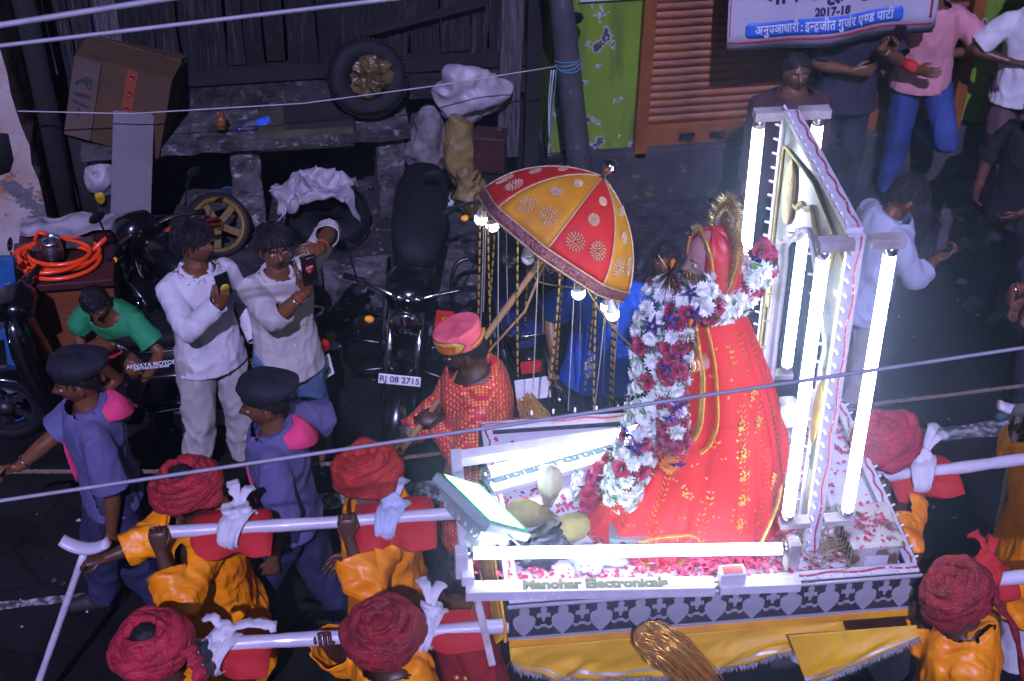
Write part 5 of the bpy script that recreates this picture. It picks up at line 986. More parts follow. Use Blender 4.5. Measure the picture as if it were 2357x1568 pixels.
for c, s_ in (((0, .03, 1.557), (1.70, .05, .012)), ((0, 1.10, 1.557), (1.70, .05, .012)), ((-.83, .565, 1.558), (.05, 1.02, .012)), ((.83, .565, 1.558), (.05, 1.02, .012))):
    mb = MB(); mb.box(c, s_); rm = mb.build('rim', 'led_tape', PQ, bevel=.002); mb = MB(); ax_ = 0 if s_[0] > s_[1] else 1; q0, q1 = V3(*c), V3(*c); q0[ax_] -= s_[ax_]/2; q1[ax_] += s_[ax_]/2; mb.tube([q0+(q1-q0)*t+V3(0, 0, .008)+V3(.006*math.sin(t*50)*(ax_ == 1), .006*math.sin(t*50)*(ax_ == 0), 0) for t in np.linspace(0, 1, 70)], .005, 5); mb.build('red_thread', 'tape_line', rm)
def motif(pts, th=.004):
    half = np.array(pts); full = np.vstack([half, half[::-1]*[-1, 1]]); mb = MB(); n = len(full)
    f = [tuple(range(n))] ; mb.add([(x, 0, z) for x, z in full], f, 0, False)
    me = mb.mesh('motif', ['zinc']); return me
bigm = motif([(0, -.062), (.012, -.052), (.034, -.030), (.046, -.008), (.046, .012), (.036, .022), (.022, .026), (.018, .036), (.022, .046), (.017, .057), (0, .060)])
smlm = motif([(.006, -.03), (.010, -.012), (.022, -.004), (.032, -.010), (.040, -.002), (.036, .012), (.022, .010), (.014, .016), (.018, .036), (0, .048)])
mb = MB()
for s_ in (-1, 1):
    pts = [(s_*.040, -.020), (s_*.030, -.030), (s_*.018, -.030), (s_*.010, -.020), (s_*.0, -.022)]; mb.grid(np.array([[(x, 0, z-.005), (x, 0, z+.005)] for x, z in pts]), flip=s_ > 0, smooth=False)
lnk = mb.mesh('link', ['zinc'])
for k in range(11):
    x = -.79+k*.158
    for nm, me, dx, dz in (('frieze_lotus', bigm, 0, 1.456), ('frieze_bud', smlm, .079, 1.486), ('frieze_link', lnk, .079, 1.458)):
        if dx and k == 10: continue
        o = inst(nm, me, PQ, TM((x+dx, -.0105, dz), (0, 0, 0), (.98, 1, 1.36) if not dx else ((.72, 1, 1.1) if nm == 'frieze_bud' else (.95, 1, 1.2)))); md = o.modifiers.new('s', 'SOLIDIFY'); md.thickness = .005
bm_ = MB(); bm_.ell((0, 0, 0), .004, 8, 5); st = bm_.mesh('stud', ['chrome'])
mb = MB(); mb.tube([(0, 0, 0), (0, 0, .012)], .006, 8); mb.ell((0, 0, .018), (.0055, .0055, .009), 8, 6, mi=1); ledm = mb.mesh('rim_bulb', ['white_paint', 'led_dot'])
for k in range(30): inst('rim_bulb', ledm, PQ, TM((-.82+k*.0565, .02, 1.562), (R(60), 0, 0)))
for k in range(17): inst('rim_bulb', ledm, PQ, TM((.845, .08+k*.062, 1.562), (0, R(60), 0)))
for k in range(12): inst('rim_bulb', ledm, PQ, TM((-.62+k*.1, 1.11, 1.60), (0, 0, 0)))
# drape in two swags, band and tinsel fringe
mb = MB(); mb.box((0, -.014, 1.342), (1.70, .012, .036)); mb.build('drape_band', 'drape_orange', PQ); mb = MB(); mb.box((-.866, .4, 1.40), (.012, .84, .09)); mb.build('drape_band', 'drape_orange', PQ)
def swag(x0, x1, dep, y0, seed, nx=70, nz=22):
    U, Wg = np.meshgrid(np.linspace(0, 1, nx), np.linspace(0, 1, nz), indexing='ij'); D = dep(U); X = x0+(x1-x0)*U+(.10*Wg*(1-U) if x0 > 0 else 0)
    Z = 1.328-Wg*D; q = np.stack([X*5+Wg*D*6, Wg*1.2, X*0+seed], -1).reshape(-1, 3); f = ((ridge(q*1.1)-.5)*.05+(ridge(q*2.3+4)-.5)*.022).reshape(U.shape)*np.clip(Wg*1.6, 0, 1)
    Y = y0-.01-Wg*.035*np.sin(Wg*2)-f; return np.stack([X, Y, Z], -1)
d1 = lambda u: .02+.215*np.sin(np.clip(u, 0, 1)**.75*math.pi)**.8*(1-.1*u)
d2 = lambda u: .24*(1-u)**.8*(.55+.45*np.cos((u-.05)*1.2))+.012
for k, (x0, x1, dp, y0) in enumerate(((-.85, .55, d1, -.016), (.30, .85, d2, -.068))):
    G = swag(x0, x1, dp, y0, k*5); mb = MB(); mb.grid(G, flip=True); sw = mb.build('drape', 'drape_yellow', PQ, solid=.003)
    mb = MB(); e = G[:, -1]; 
    for i in range(len(e)-1):
        for _ in range(16):
            t = random.random(); p = e[i]*(1-t)+e[i+1]*t+V3(0, -.004, .004); d = V3(random.gauss(0, .010), random.gauss(-.004, .008), -random.uniform(.018, .036)); wv = V3(.0012, .0008, 0)
            mb.add([p-wv, p+wv, p+d*.6+wv+V3(0, random.gauss(0, .003), 0), p+d], [(0, 1, 2, 3)], 0, False)
    mb.build('tinsel_fringe', 'tinsel', sw)['kind'] = 'stuff'
    mb = MB(); r_ = G[:, -5]+V3(0, -.004, 0); r2 = G[:, -4]+V3(0, -.005, 0); mb.grid(np.stack([r_, r2], 1)); mb.build('ribbon', 'zinc', sw)
mb = MB(); U, Wg = np.meshgrid(np.linspace(0, 1, 20), np.linspace(0, 1, 10), indexing='ij'); mb.grid(np.stack([-.872-.03*Wg, .0+.8*U, 1.36-Wg*(.03+.16*np.sin(U*math.pi))], -1)); mb.build('drape', 'drape_yellow', PQ, solid=.003)
# carrying poles
def pole(pts, r):
    P_ = spline(pts, 60); mb = MB(); rr = r*(1+.05*np.sin(np.arange(60)*1.1)+.03*np.sin(np.arange(60)*2.7)); mb.tube(P_, rr, 16); mb.build('carrying_pole', 'pole_paint', PQ, True)
pole([V3(-.70, 4.891, 1.45), V3(.55, 4.82, 1.45), V3(2.57, 4.77, 1.45), V3(3.3, 4.785, 1.45), V3(4.3, 4.80, 1.45)], .028)
pole([V3(-.74, 4.255, 1.42), V3(-.25, 4.232, 1.42), V3(.69, 4.188, 1.40), V3(2.6, 4.12, 1.42), V3(4.3, 4.06, 1.42)], .030)
# tube lights
def tube_light(a, b, r=.0245):
    a, b = np.asarray(a, float), np.asarray(b, float); d = unit(b-a); mb = MB(); mb.tube([a+d*.012, b-d*.012], r, 14, cap=False); t = mb.build('tube_light', 'tube_glow', PQ)
    for p, s_ in ((a, 1), (b, -1)): mb = MB(); mb.lathe([(r*.5, -.012), (r*.9, -.01), (r*1.04, 0), (r*1.04, .022)], p, d*s_, 14); mb.build('end_cap', 'cap_metal', t)
    return t
tube_light((-1.0, .16, 1.70), (.285, .055, 1.70)); tube_light((-.885, .64, 1.685), (.27, .98, 1.70))
def block(a, b, w_, h_, m_='lime_wood', name='bracket'): mb = MB(); mb.bar(a, b, w_, h_); return mb.build(name, m_, PQ, bevel=.003)
LN = lambda z: (z-1.5)*.045                                   # the light frame leans back a little
FX = .44; Y0, Y1 = .20, 1.10
for yy in (Y0-.03, Y1+.03):
    for sx in (-.125, .125):
        tube_light((FX+sx, yy+LN(1.75), 1.75), (FX+sx-.01, yy+LN(3.02), 3.02))
        zb, zt = 1.735, 3.045; s_ = 1 if sx > 0 else -1
        block((FX+.03*s_, yy+LN(zb), zb-.015), (FX+sx+.03*s_, yy+LN(zb), zb-.015), .055, .03); block((FX+.03*s_, yy+LN(zt), zt+.008), (FX+sx+.035*s_, yy+LN(zt), zt+.008), .055, .04)
# light frame: panel with a pointed arch cut through it
def fr(y, z, dx=0): return (FX+dx-.01*(z-1.5), y+LN(z), z)
def arch(t):                                                   # opening outline, t from 0 to 1
    ys, a0 = (Y0+.11, Y1-.11), .0; ym = (ys[0]+ys[1])/2; h = (ys[1]-ys[0])/2
    if t < .25: return ys[0], 1.58+(2.42-1.58)*t/.25
    if t > .75: return ys[1], 1.58+(2.42-1.58)*(1-t)/.25
    u = (t-.25)/.5; s_ = 1 if u < .5 else -1; q = 1-abs(u-.5)*2
    return ym-s_*h*(1-q**1.5)*(1+.10*math.sin(q*9)), 2.42+.38*q**.8
def outer(t):
    if t < .25: return Y0, 1.52+(3.06-1.52)*t/.25
    if t > .75: return Y1, 1.52+(3.06-1.52)*(1-t)/.25
    return Y0+(Y1-Y0)*(t-.25)/.5, 3.06
T_ = np.linspace(0, 1, 81); mb = MB()
for dx in (-.014, .014): mb.grid(np.array([[fr(*outer(t), dx), fr(*(np.array(outer(t))*.5+np.array(arch(t))*.5), dx), fr(*arch(t), dx)] for t in T_]), flip=dx > 0, smooth=False)
mb.grid(np.array([[fr(*arch(t), -.014), fr(*arch(t), .014)] for t in T_])); mb.grid(np.array([[fr(*outer(t), -.014), fr(*outer(t), .014)] for t in T_]), flip=True); mb.build('arch_panel', 'cream_gloss', PQ)
for a, b in ((fr(Y0-.012, 1.46), fr(Y0-.012, 3.075)), (fr(Y1+.012, 1.46), fr(Y1+.012, 3.075)), (fr(Y0+.01, 3.078), fr(Y1-.01, 3.078))):
    mb = MB(); mb.bar(a, b, .024, .062, (1, 0, 0)) if a[2] != b[2] else mb.bar(a, b, .062, .024); fp = mb.build('frame_post', 'led_tape', PQ); mb = MB(); off = V3(.012, -.0135 if a[1] < .5 else .0135, 0) if a[2] != b[2] else V3(.012, 0, .0135); mb.tube([np.array(a)+(np.array(b)-np.array(a))*t+off+V3(.005*math.sin(t*40), 0, 0) for t in np.linspace(0, 1, 60)], .0045, 5); mb.build('red_thread', 'tape_line', fp)
mb = MB(); mb.tube([np.array(fr(*arch(t), -.018)) for t in T_], .011, 6); mb.tube([np.array(fr(*arch(t), .018)) for t in T_], .011, 6); mb.build('arch_trim', 'led_tape', PQ)['kind'] = 'stuff'
mb = MB(); mb.tube([np.array(fr(*(np.array(outer(t))*.80+np.array(arch(t))*.20), -.02)) for t in np.linspace(.02, .98, 81)], .008, 6); mb.build('gold_moulding', 'gold_dull', PQ)
for yy, zz, ry, rz_ in ((Y1-.16, 2.80, .075, .15), (Y1-.06, 2.25, .035, .09), (Y0+.07, 2.2, .045, .16), (Y0+.2, 2.86, .06, .07)):
    mb = MB(); mb.ell(fr(yy, zz, -.022), (.014, ry, rz_), 20, 12, fn=lambda v: 1+.12*(ridge(v*4+2)-.5)); mb.build('gold_medallion', 'gold_dull', PQ)
mb = MB(); t_ = np.linspace(.36, .64, 30); mb.tube([np.array(fr(*(np.array(outer(t))*.35+np.array(arch(t))*.65), -.016))+V3(0, 0, .012*math.sin(t*90)) for t in t_], .011, 8); mb.build('gold_scroll', 'gold_dull', PQ)
for k in range(24): z = 1.55+k*.064; inst('rim_bulb', ledm, PQ, TM(fr(Y0-.026, z, -.02), (R(90), 0, 0)))
for k in range(20): z = 1.75+k*.066; inst('rim_bulb', ledm, PQ, TM(fr(Y1+.02, z, -.03), (0, R(-70), 0)))
for k in range(15): inst('rim_bulb', ledm, PQ, TM(fr(Y0+.03+k*.062, 3.088, -.02), (0, R(-30), 0)))
for k in range(22): inst('rim_bulb', ledm, PQ, TM(fr(*arch(.04+k*.042), -.028), (0, R(-80), 0)))
def lettering(body, size, o, xd, yd, m_, stretch=1.0, bold=.004):
    mb = text_mb(body, size, .0008, bold); xd, yd = unit(xd), unit(yd); n_ = np.cross(xd, yd); v = mb.verts(); v[:, 0] *= stretch; mb.xf(basis(o, xd, yd, n_)); return mb.build('lettering', m_, PQ)
lettering('Manohar Electronicals', .075, fr(Y1+.0, 2.62, -.019), (-.008, -.05, -1), (0, 1, .0), 'stencil', .95); lettering('Manohar Electronicals', .075, fr(Y0+.06, 2.25, -.019), (-.008, -.05, -1), (0, 1, 0), 'stencil', .95)
# lettered boards by the two lying tubes
a, b = V3(-1.02, .065, 1.585), V3(-.02, -.012, 1.585); mb = MB(); mb.bar(a, b, .07, .05); mb.build('sign_board', 'white_paint', PQ, bevel=.003)
a2, b2 = V3(.0, -.014, 1.584), V3(.33, -.03, 1.584); mb = MB(); mb.bar(a2, b2, .06, .045); mb.build('sign_board', 'white_paint', PQ, bevel=.003)
lettering('Manohar Electronicals', .064, (a+b)/2+V3(0.02, 0, .0262), b-a, (0.08, 1, 0), 'stencil_olive', 1.02)
a, b = V3(-.86, .675, 1.575), V3(-.1, .90, 1.575); mb = MB(); mb.bar(a, b, .10, .03); mb.build('sign_board', 'white_paint', PQ, bevel=.003); lettering('Manohar Electronicals', .075, (a+b)/2+V3(-.08, 0, .0162), b-a, (-.3, 1, 0), 'stencil', 1.0)
a, b = V3(-1.0, .84, 1.60), V3(.3, .99, 1.60); mb = MB(); mb.bar(a, b, .06, .05); mb.build('back_rail', 'white_paint', PQ, bevel=.003)
mb = MB(); mb.bar((-1.01, .07, 1.63), (-.99, .86, 1.62), .05, .05); mb.build('end_rail', 'white_paint', PQ, bevel=.003)
mb = MB(); mb.box((-1.03, .14, 1.675), (.05, .06, .14)); mb.build('tube_holder', 'white_paint', PQ, bevel=.004); mb = MB(); mb.box((.31, .05, 1.67), (.05, .06, .15)); mb.build('tube_holder', 'lime_wood', PQ, bevel=.004)
mb = MB(); mb.bar((-.985, .12, 1.575), (-.925, -.06, 1.28), .06, .03, (1, 0, 0)); mb.build('hanging_slat', 'lime_wood', PQ, bevel=.003)
for k, (p, s_) in enumerate((((FX-.06, Y0+.36, 1.99), (.08, .07, .13)), ((FX+.09, Y0+.40, 1.97), (.07, .07, .13)))): mb = MB(); mb.box(p, s_); mb.build('ballast_box', 'white_paint', PQ, bevel=.015)
mb = MB(); mb.box((.05, -.005, 1.635), (.105, .06, .06)); mb.build('switch_box', 'white_paint', PQ, bevel=.006); mb = MB(); mb.box((.05, -.005, 1.6665), (.08, .04, .003)); mb.build('switch_label', 'logo_red', PQ)
mb = MB()                                                     # loose wiring
for k in range(16):
    c = V3(FX+.06+random.uniform(-.04, .10), .12+random.uniform(-.04, .14), 1.53); t = np.linspace(0, 6.28*random.uniform(.6, 1.3), 22); r_ = random.uniform(.02, .07)
    mb.tube(np.stack([c[0]+r_*np.cos(t+k)*1.4, c[1]+r_*np.sin(t+k), c[2]+.015+.05*np.abs(np.sin(t*.7+k))], -1), .0022, 5)
for pts in ([(-1.0, .1, 1.63), (-.98, .05, 1.56), (-.99, .05, 1.42), (-.97, .06, 1.52), (-.7, .05, 1.57), (-.2, .0, 1.58), (.4, -.02, 1.57)], [(-.96, .12, 1.64), (-.93, .09, 1.58), (-.8, .07, 1.585)]): mb.tube(spline(pts, 40), .0025, 5)
mb.build('loose_wiring', 'wire_cable', PQ)['kind'] = 'stuff'
# rose petals strewn over the deck
mb = MB()
def petal(c, s_, up_=(0, 0, 1)):
    a_ = random.uniform(0, 6.28); u = V3(math.cos(a_), math.sin(a_), random.uniform(-.4, .4))*s_; v = V3(-math.sin(a_), math.cos(a_), random.uniform(-.4, .4))*s_*.8; c = np.asarray(c)
    mb.add([c-u, c-v*.8+V3(0, 0, s_*.3), c+u, c+v+V3(0, 0, s_*.35), c+V3(0, 0, -.0)], [(0, 1, 4), (1, 2, 4), (2, 3, 4), (3, 0, 4)], 0, True)
for k in range(2300):
    x, y = random.uniform(-.8, .82), random.betavariate(1.1, 1.3)*1.05+.02
    if fbm(np.array([[x*4, y*4, 2.0]]))[0] < .30+.2*random.random() and not (x < 0 and y < .45): continue
    petal((x, y, 1.512+random.random()*.008), random.uniform(.008, .017))
for k in range(70): t = random.random(); petal((-1.0+1.3*t, .10-.09*t+random.gauss(0, .018), 1.632), random.uniform(.008, .014))
for k in range(420): a_ = random.random(); petal((-.25+a_*.55+random.gauss(0, .05), .22-.08*math.sin(a_*3)+random.gauss(0, .05), 1.535+random.random()*.05), random.uniform(.009, .017))
o = mb.build('petals', 'rose_petal', PQ); o.parent = None; o.matrix_basis = PQ.matrix_basis; tag(o, 'pink rose petals strewn over the palanquin deck', 'petals', kind='stuff')
PL = lambda x, y, z: np.array(PQ.matrix_basis)[:3, :3]@V3(x, y, z)+np.array(PQ.matrix_basis)[:3, 3]
# ------------------------------------------------------------------ LED floodlight
mat('flood_case', (.32, .40, .38), (.27, .34, .33), 8, rough=.45); mat('glow_tint_green', (.06, .75, .30), rough=.1)
c4 = [at(1050, 1070, z=1.86), at(1149, 1165, z=1.84), at(1175, 1246, z=1.705), at(1077, 1163, z=1.725)]; c0 = sum(c4)/4; ex = unit(V3(.137, -.27, 0)); nrm = unit(V3(.27, .137, .36)); ez = np.cross(nrm, ex)*-1; ez = ez if ez[2] > 0 else -ez
FL = thing('floodlight', 'grey LED floodlight shining at the idol from the palanquin corner', 'floodlight', tuple(c0-V3(0, 0, .16)))
hw, hh = .165, .12; q = lambda a_, b_, n_: c0+ex*a_+ez*b_+nrm*n_
mb = MB(); mb.loft([[q(-hw*s_, -hh*s_, n_), q(hw*s_, -hh*s_, n_), q(hw*s_, hh*s_, n_), q(-hw*s_, hh*s_, n_)] for s_, n_ in ((.55, -.11), (.62, -.10), (.92, -.05), (1.12, -.035), (1.14, -.03), (1.14, .004), (1.02, .004))], smooth=False); mb.build('housing', 'flood_case', FL, True, bevel=.003)
mb = MB(); mb.add([q(-hw, -hh, .006), q(hw, -hh, .006), q(hw, hh, .006), q(-hw, hh, .006)], [(0, 1, 2, 3)] if np.dot(np.cross(ex, ez), nrm) > 0 else [(3, 2, 1, 0)], 0, False); mb.build('lamp_face', 'flood_glow', FL, True, solid=.002); mb = MB(); mb.tube([q(-hw, -hh, .008), q(hw, -hh, .008), q(hw, hh, .008), q(-hw, hh, .008)], .006, 6, closed=True); mb.build('glow_tint_rim', 'glow_tint_green', FL, True)  # green rim added to colour the face edge like its greenish glow
for k in range(7): mb = MB(); x_ = -hw*.85+k*hw*.28; mb.bar(q(x_, -hh*.8, -.07), q(x_, hh*.8, -.07), .006, .05, nrm); mb.build('cooling_fin', 'flood_case', FL, True)
mb = MB(); mb.box(q(.05, -.05, -.13), (.10, .09, .07), Euler((0, .4, .5)).to_matrix()); mb.build('driver_box', 'flood_case', FL, True, bevel=.004)
mb = MB(); mb.tube([q(-hw*1.18, 0, -.02), q(-hw*1.2, -.12, -.06), q(0, -.17, -.07), q(hw*1.2, -.12, -.06), q(hw*1.18, 0, -.02)], .01, 6, flat=.4); mb.build('stand', 'flood_case', FL, True)
# ------------------------------------------------------------------ offerings
mat('coir', (.36, .32, .10), (.22, .18, .055), 7, rough=.85, bump=.8, bscale=26, stretch=(1, 1, .25)); mat('coir_pale', (.50, .48, .34), (.34, .3, .18), 7, rough=.85, bump=.8, bscale=26, stretch=(1, 1, .25)); mat('bag_black', (.012, .014, .022), rough=.25, bump=.6, bscale=40); mat('lime', (.25, .42, .05), rough=.4); mat('bag_pale', (.45, .52, .56), rough=.3, bump=.4, bscale=30); mat('tin_cream', (.50, .45, .43), (.40, .35, .33), 8, rough=.5, c3=(.14, .08, .045), scale3=7, lo3=.50, hi3=.56, bump=.3)
def coconut(label, px, py, z, r, ax, m_):
    p = at(px, py, z=z); T = thing('coconut', label, 'coconut', (p[0], p[1], 1.505)); ax = unit(ax); mb = MB(); h = r*1.45
    mb.lathe([(r*.05, -h), (r*.6, -h*.86), (r*.92, -h*.5), (r, -.05*h), (r*.9, .35*h), (r*.6, .72*h), (r*.25, 1.05*h), (r*.08, 1.3*h)], p, ax, 28); v = mb.verts(); d = v-p; d -= ax*(d@ax)[:, None]; v += unit_rows(d)*((ridge(np.stack([np.arctan2(d[:, 1], d[:, 0])*6, d[:, 2]*8, d[:, 0]*0], -1))-.5)*.008)[:, None]; mb.build('husk', m_, T, True)
    mb = MB()
    for k in range(60): a_ = random.uniform(0, 6.28); u_ = unit(np.cross(ax, (0.2, .3, 1))); w_ = np.cross(ax, u_); d = u_*math.cos(a_)+w_*math.sin(a_); mb.tube([p+d*r*.97-ax*h*.2, p+d*r*.72+ax*h*.72, p+d*r*random.uniform(.1, .3)+ax*h*random.uniform(1.2, 1.6)], [.0012, .001, .0005], 3, cap=False)
    mb.build('fibre', m_, T, True)['kind'] = 'stuff'; return p
coconut('olive brown coconut with pointed end lying nearest the floodlight', 1212, 1182, 1.58, .062, (.9, -.35, -.05), 'coir'); coconut('brown coconut tied with red thread lying before the silver step', 1312, 1216, 1.58, .062, (-.9, -.2, -.05), 'coir'); coconut('pale coconut standing on end against the back board', 1266, 1110, 1.62, .055, (-.1, -.35, -1), 'coir_pale')
p = at(1240, 1262, z=1.55); T = thing('plastic_bag', 'black crinkled plastic bag beside the front tube light', 'bag', (p[0], p[1], 1.505)); mb = MB(); mb.ell(p, (.12, .07, .05), 34, 20); crumple(mb, 1, 3, .035, 22); mb.build('film', 'bag_black', T, True)
p = at(1228, 1238, z=1.60); mb = MB(); mb.ell((0, 0, 0), (.018, .018, .016), 14, 10); mb.lathe([(.004, .015), (.002, .02)], n=8); o = mb.build('lime_fruit', 'lime'); o.location = tuple(p); tag(o, 'small green lime lying on the black plastic bag', 'lime')
p = at(1385, 1290, z=1.53); T = thing('folded_bag', 'pale folded plastic bag next to the silver step', 'bag', (p[0], p[1], 1.505)); mb = MB(); mb.ell(p, (.11, .06, .018), 30, 14); crumple(mb, 1, 13, .03, 18); mb.build('film', 'bag_pale', T, True)
BX = thing('metal_box', 'chipped cream metal box with petals on its lid by the frame', 'box', tuple(PL(.685, .20, 1.506)), R(-2.7))
mb = MB(); mb.box((0, 0, .065), (.20, .24, .13)); mb.build('body', 'tin_cream', BX, bevel=.006); mb = MB(); mb.box((0, 0, .139), (.225, .265, .018)); mb.build('lid', 'tin_cream', BX, bevel=.004); mb = MB(); mb.box((.0, -.123, .06), (.10, .006, .05)); mb.build('label_plate', 'white_paint', BX)
for k in range(5): mb = MB(); mb.box((-.102, -.08+.03*k, .07), (.004, .008, .07)); mb.build('vent_slot', 'purple_dark', BX)
mb = MB()
for k in range(70): petal((random.gauss(0, .06), random.gauss(0, .07), .151), random.uniform(.008, .014))
mb.build('petals', 'rose_petal', BX)['kind'] = 'stuff'
# ------------------------------------------------------------------ cushions tied under the pole
def cushion(label, c, L, wd, m2, tie, ang=0, tail=None):
    T = thing('shoulder_cushion', label, 'cushion', tuple(c), ang, 'red cushions tied to the poles'); mb = MB(); n = 26
    U, Wg = np.meshgrid(np.linspace(-1, 1, n), np.linspace(-1, 1, n), indexing='ij'); th = .045*(1-U**4)**.5*(1-Wg**4)**.5
    for s_ in (1, -1):
        P_ = np.stack([U*L/2*(1-.06*Wg**2), .025+Wg*wd/2*(1-.10*U**2)*(1-.35*np.exp(-((U*L/2-tie)/.05)**2)), -.040+s_*th-.03*Wg**2], -1); P_[..., 2] += ((fbm(P_.reshape(-1, 3)*14+3).reshape(U.shape)-.45)*.02); mb.grid(P_, flip=s_ < 0)
    mb.build('pillow', 'cushion_red', T)
    U, Wg = np.meshgrid(np.linspace(0, 2*math.pi, 72), np.linspace(-1, 1, 22), indexing='ij'); ry_ = .088+.006*np.sin(U*2); bw = .054+.014*np.sin(U+1)
    P_ = np.stack([tie+Wg*bw+.03*np.cos(U), np.cos(U)*ry_+.0, np.sin(U)*.062-.012], -1); dn = np.stack([U*0, np.cos(U), np.sin(U)], -1); q_ = np.stack([Wg*2.6+.5*np.sin(U*2), U*.55, U*0+ang*9+tie*30], -1).reshape(-1, 3)
    P_ += dn*(((ridge(q_*1.6)-.5)*.016+(ridge(q_*3.4)-.5)*.007).reshape(U.shape)-.012*Wg**2)[..., None]; mb = MB(); mb.grid(P_); tz = mb.build('tie_cloth', m2, T, solid=.004)
    mb = MB(); k0 = V3(tie+.02, .055, .05); mb.ell(k0, (.035, .03, .026), 20, 12); crumple(mb, 1, 4, .02, 34); mb.build('knot', m2, tz)
    for k, e in enumerate(tail or [(.05, .09, .04), (-.03, .12, .05)]):
        mb = MB(); pts = spline([k0, k0+V3(*e)*.5+V3(0, 0, .03), k0+V3(*e)], 14); mb.tube(pts, np.linspace(.014, .030, 14), 10, flat=.4); v = mb.verts(); v += (ridge(v*36+k)-.5)[:, None]*.012; mb.build('tie_end', m2, tz)
    return T
cloth('tie_blue', (.44, .50, .64), (.38, .43, .56), stretch=(1, 1, 9))
cushion('red cushion with white knotted cloth by the pole end', V3(-.36, 4.875, 1.45), .36, .30, 'cloth_white', .02, R(-3)); cushion('red cushion wrapped in pale blue cloth next to the floodlight', V3(.35, 4.83, 1.45), .36, .34, 'tie_blue', -.02, R(-3))
cushion('red cushion under a fringed white towel at the bottom edge', V3(-.38, 4.20, 1.42), .32, .22, 'cloth_white', -.04, R(-8), [(.20, .03, .0), (.16, .07, -.03), (-.08, .06, .02)]); cushion('red cushion with white banded tie beside the hanging slat', V3(.50, 4.20, 1.42), .34, .22, 'cloth_white', -.09, R(-3))
cushion('red cushion with ragged white tie behind the metal box', V3(2.76, 4.77, 1.45), .34, .28, 'cloth_white', -.02, R(2), [(.14, .10, .02), (.10, .13, .06)]); cushion('red cushion with red tie beside the bearer at the bottom corner', V3(2.80, 4.12, 1.42), .26, .2, 'cushion_red', -.02)
# crutches
def crutch(label, top, foot, yaw):
    T = thing('crutch', label, 'crutch', tuple(foot), 0, 'painted crutches'); d = unit(top-foot); mb = MB(); n = 16; Q = [foot+(top-foot)*t for t in np.linspace(0, 1, n)]; mb.tube(Q, .017*(1+.06*np.sin(np.arange(n)*1.9)), 12); mb.build('stick', 'pole_paint', T, True)
    u = V3(math.cos(yaw), math.sin(yaw), 0); mb = MB(); t = np.linspace(-1, 1, 18); mb.tube([top+d*.03+u*(.11*x)+V3(0, 0, .045*x*x+.012*x) for x in t], .036*(1-.12*t**4), 14, flat=.62); mb.build('saddle', 'pole_paint', T, True)
tA = CRUTCH_A+V3(0, 0, .045); crutch('white painted crutch with curved saddle slanting towards the bottom corner', tA, V3(tA[0]-.46, tA[1]+.05, .05), R(-20))
tB = CRUTCH_B+V3(0, 0, .05); crutch('white painted crutch standing nearly upright behind the palanquin pole', tB, V3(tB[0]+.10, tB[1]+.0, .02), R(-8))
# hanging copper tassel in front, golden whisk behind
def tassel(label, pts, m_, n, r0, spread, name='gold_tassel'):
    T = thing(name, label, 'tassel', tuple(np.min(np.asarray(pts), 0))); P_ = spline(pts, 24); mb = MB(); t, U, Wv = frames(P_)[1:]
    for k in range(n):
        a_, rr = random.uniform(0, 6.28), math.sqrt(random.random()); prof = r0*(.35+.65*np.sin(np.linspace(.45, math.pi-.35, 24)))*spread; ph = random.uniform(0, 6.28)
        q_ = P_+(np.cos(a_)*U+np.sin(a_)*Wv)*(prof*rr)[:, None]+U*(.012*np.sin(np.linspace(0, 11, 24)+ph))[:, None]+Wv*(.010*np.sin(np.linspace(0, 8, 24)+ph*2))[:, None]; mb.tube(q_[random.randint(0, 4):24-random.randint(0, 5)], .0038, 4, flat=.4, cap=False, jit=.0007)
    mb.build('strands', m_, T, True)['kind'] = 'stuff'; mb = MB(); mb.lathe([(.012, -.02), (r0*.5, 0), (r0*.45, .02), (.01, .03)], P_[0], t[0], 14); mb.build('cap', m_, T, True); return T
a, b, c = at(1462, 1432, z=1.43), at(1545, 1480, z=1.36), at(1665, 1610, z=1.06); tassel('copper coloured foil tassel hanging over the yellow drape', [a+V3(0, -.06, 0), b+V3(0, -.06, 0), c+V3(0, -.05, 0)], 'copper_foil', 85, .085, 1.0)
tassel('golden foil whisk hanging behind the palanquin', [at(1282, 1035, z=1.25), at(1240, 975, z=1.30), at(1205, 915, z=1.34)], 'gold', 110, .06, 1.0, 'gold_whisk')
# ------------------------------------------------------------------ idol
mat('sari_red', (.62, .014, .010), (.5, .009, .007), 6, rough=.6, bump=.4, bscale=18, sheen=.3, spec=.3, stretch=(1, 1, .3)); mat('veil_red', (.55, .012, .02), rough=.45); mat('idol_skin', (.50, .24, .23), rough=.4); mat('idol_eye', (.7, .75, .7), rough=.3); mat('gold_tinsel', (.85, .60, .16), rough=.22, metal=.6)
mat('petal_white', (.82, .84, .82), (.56, .76, .58), 5, .45, .65, rough=.7); mat('leaf_green', (.035, .17, .03), (.022, .11, .02), 12, rough=.45); mat('foil_purple', (.16, .09, .55), rough=.2, metal=.8); mat('foil_green', (.05, .45, .16), rough=.2, metal=.9); mat('marigold', (.75, .22, .01), (.6, .15, .01), 30, rough=.7); mat('tinsel_brown', (.30, .10, .02), (.6, .25, .04), 30, rough=.25, metal=1); mat('pedestal', (.42, .50, .52), (.36, .44, .46), 10, rough=.3, metal=.7); mat('pattern_dark', (.03, .04, .05), rough=.4)
BI_ = V3(1.60, 4.60, 1.505); FWD = unit(V3(-.995, -.10, 0)); LAT = np.cross(FWD, (0, 0, 1))            # idol looks to the left, a little to the street
ID = thing('deity_statue', 'goddess idol in red and gold robe with tinsel crown on the palanquin', 'statue', tuple(BI_))
def ic(z): return BI_+V3(.035*z, .15*z, z)                        # axis leans back slightly
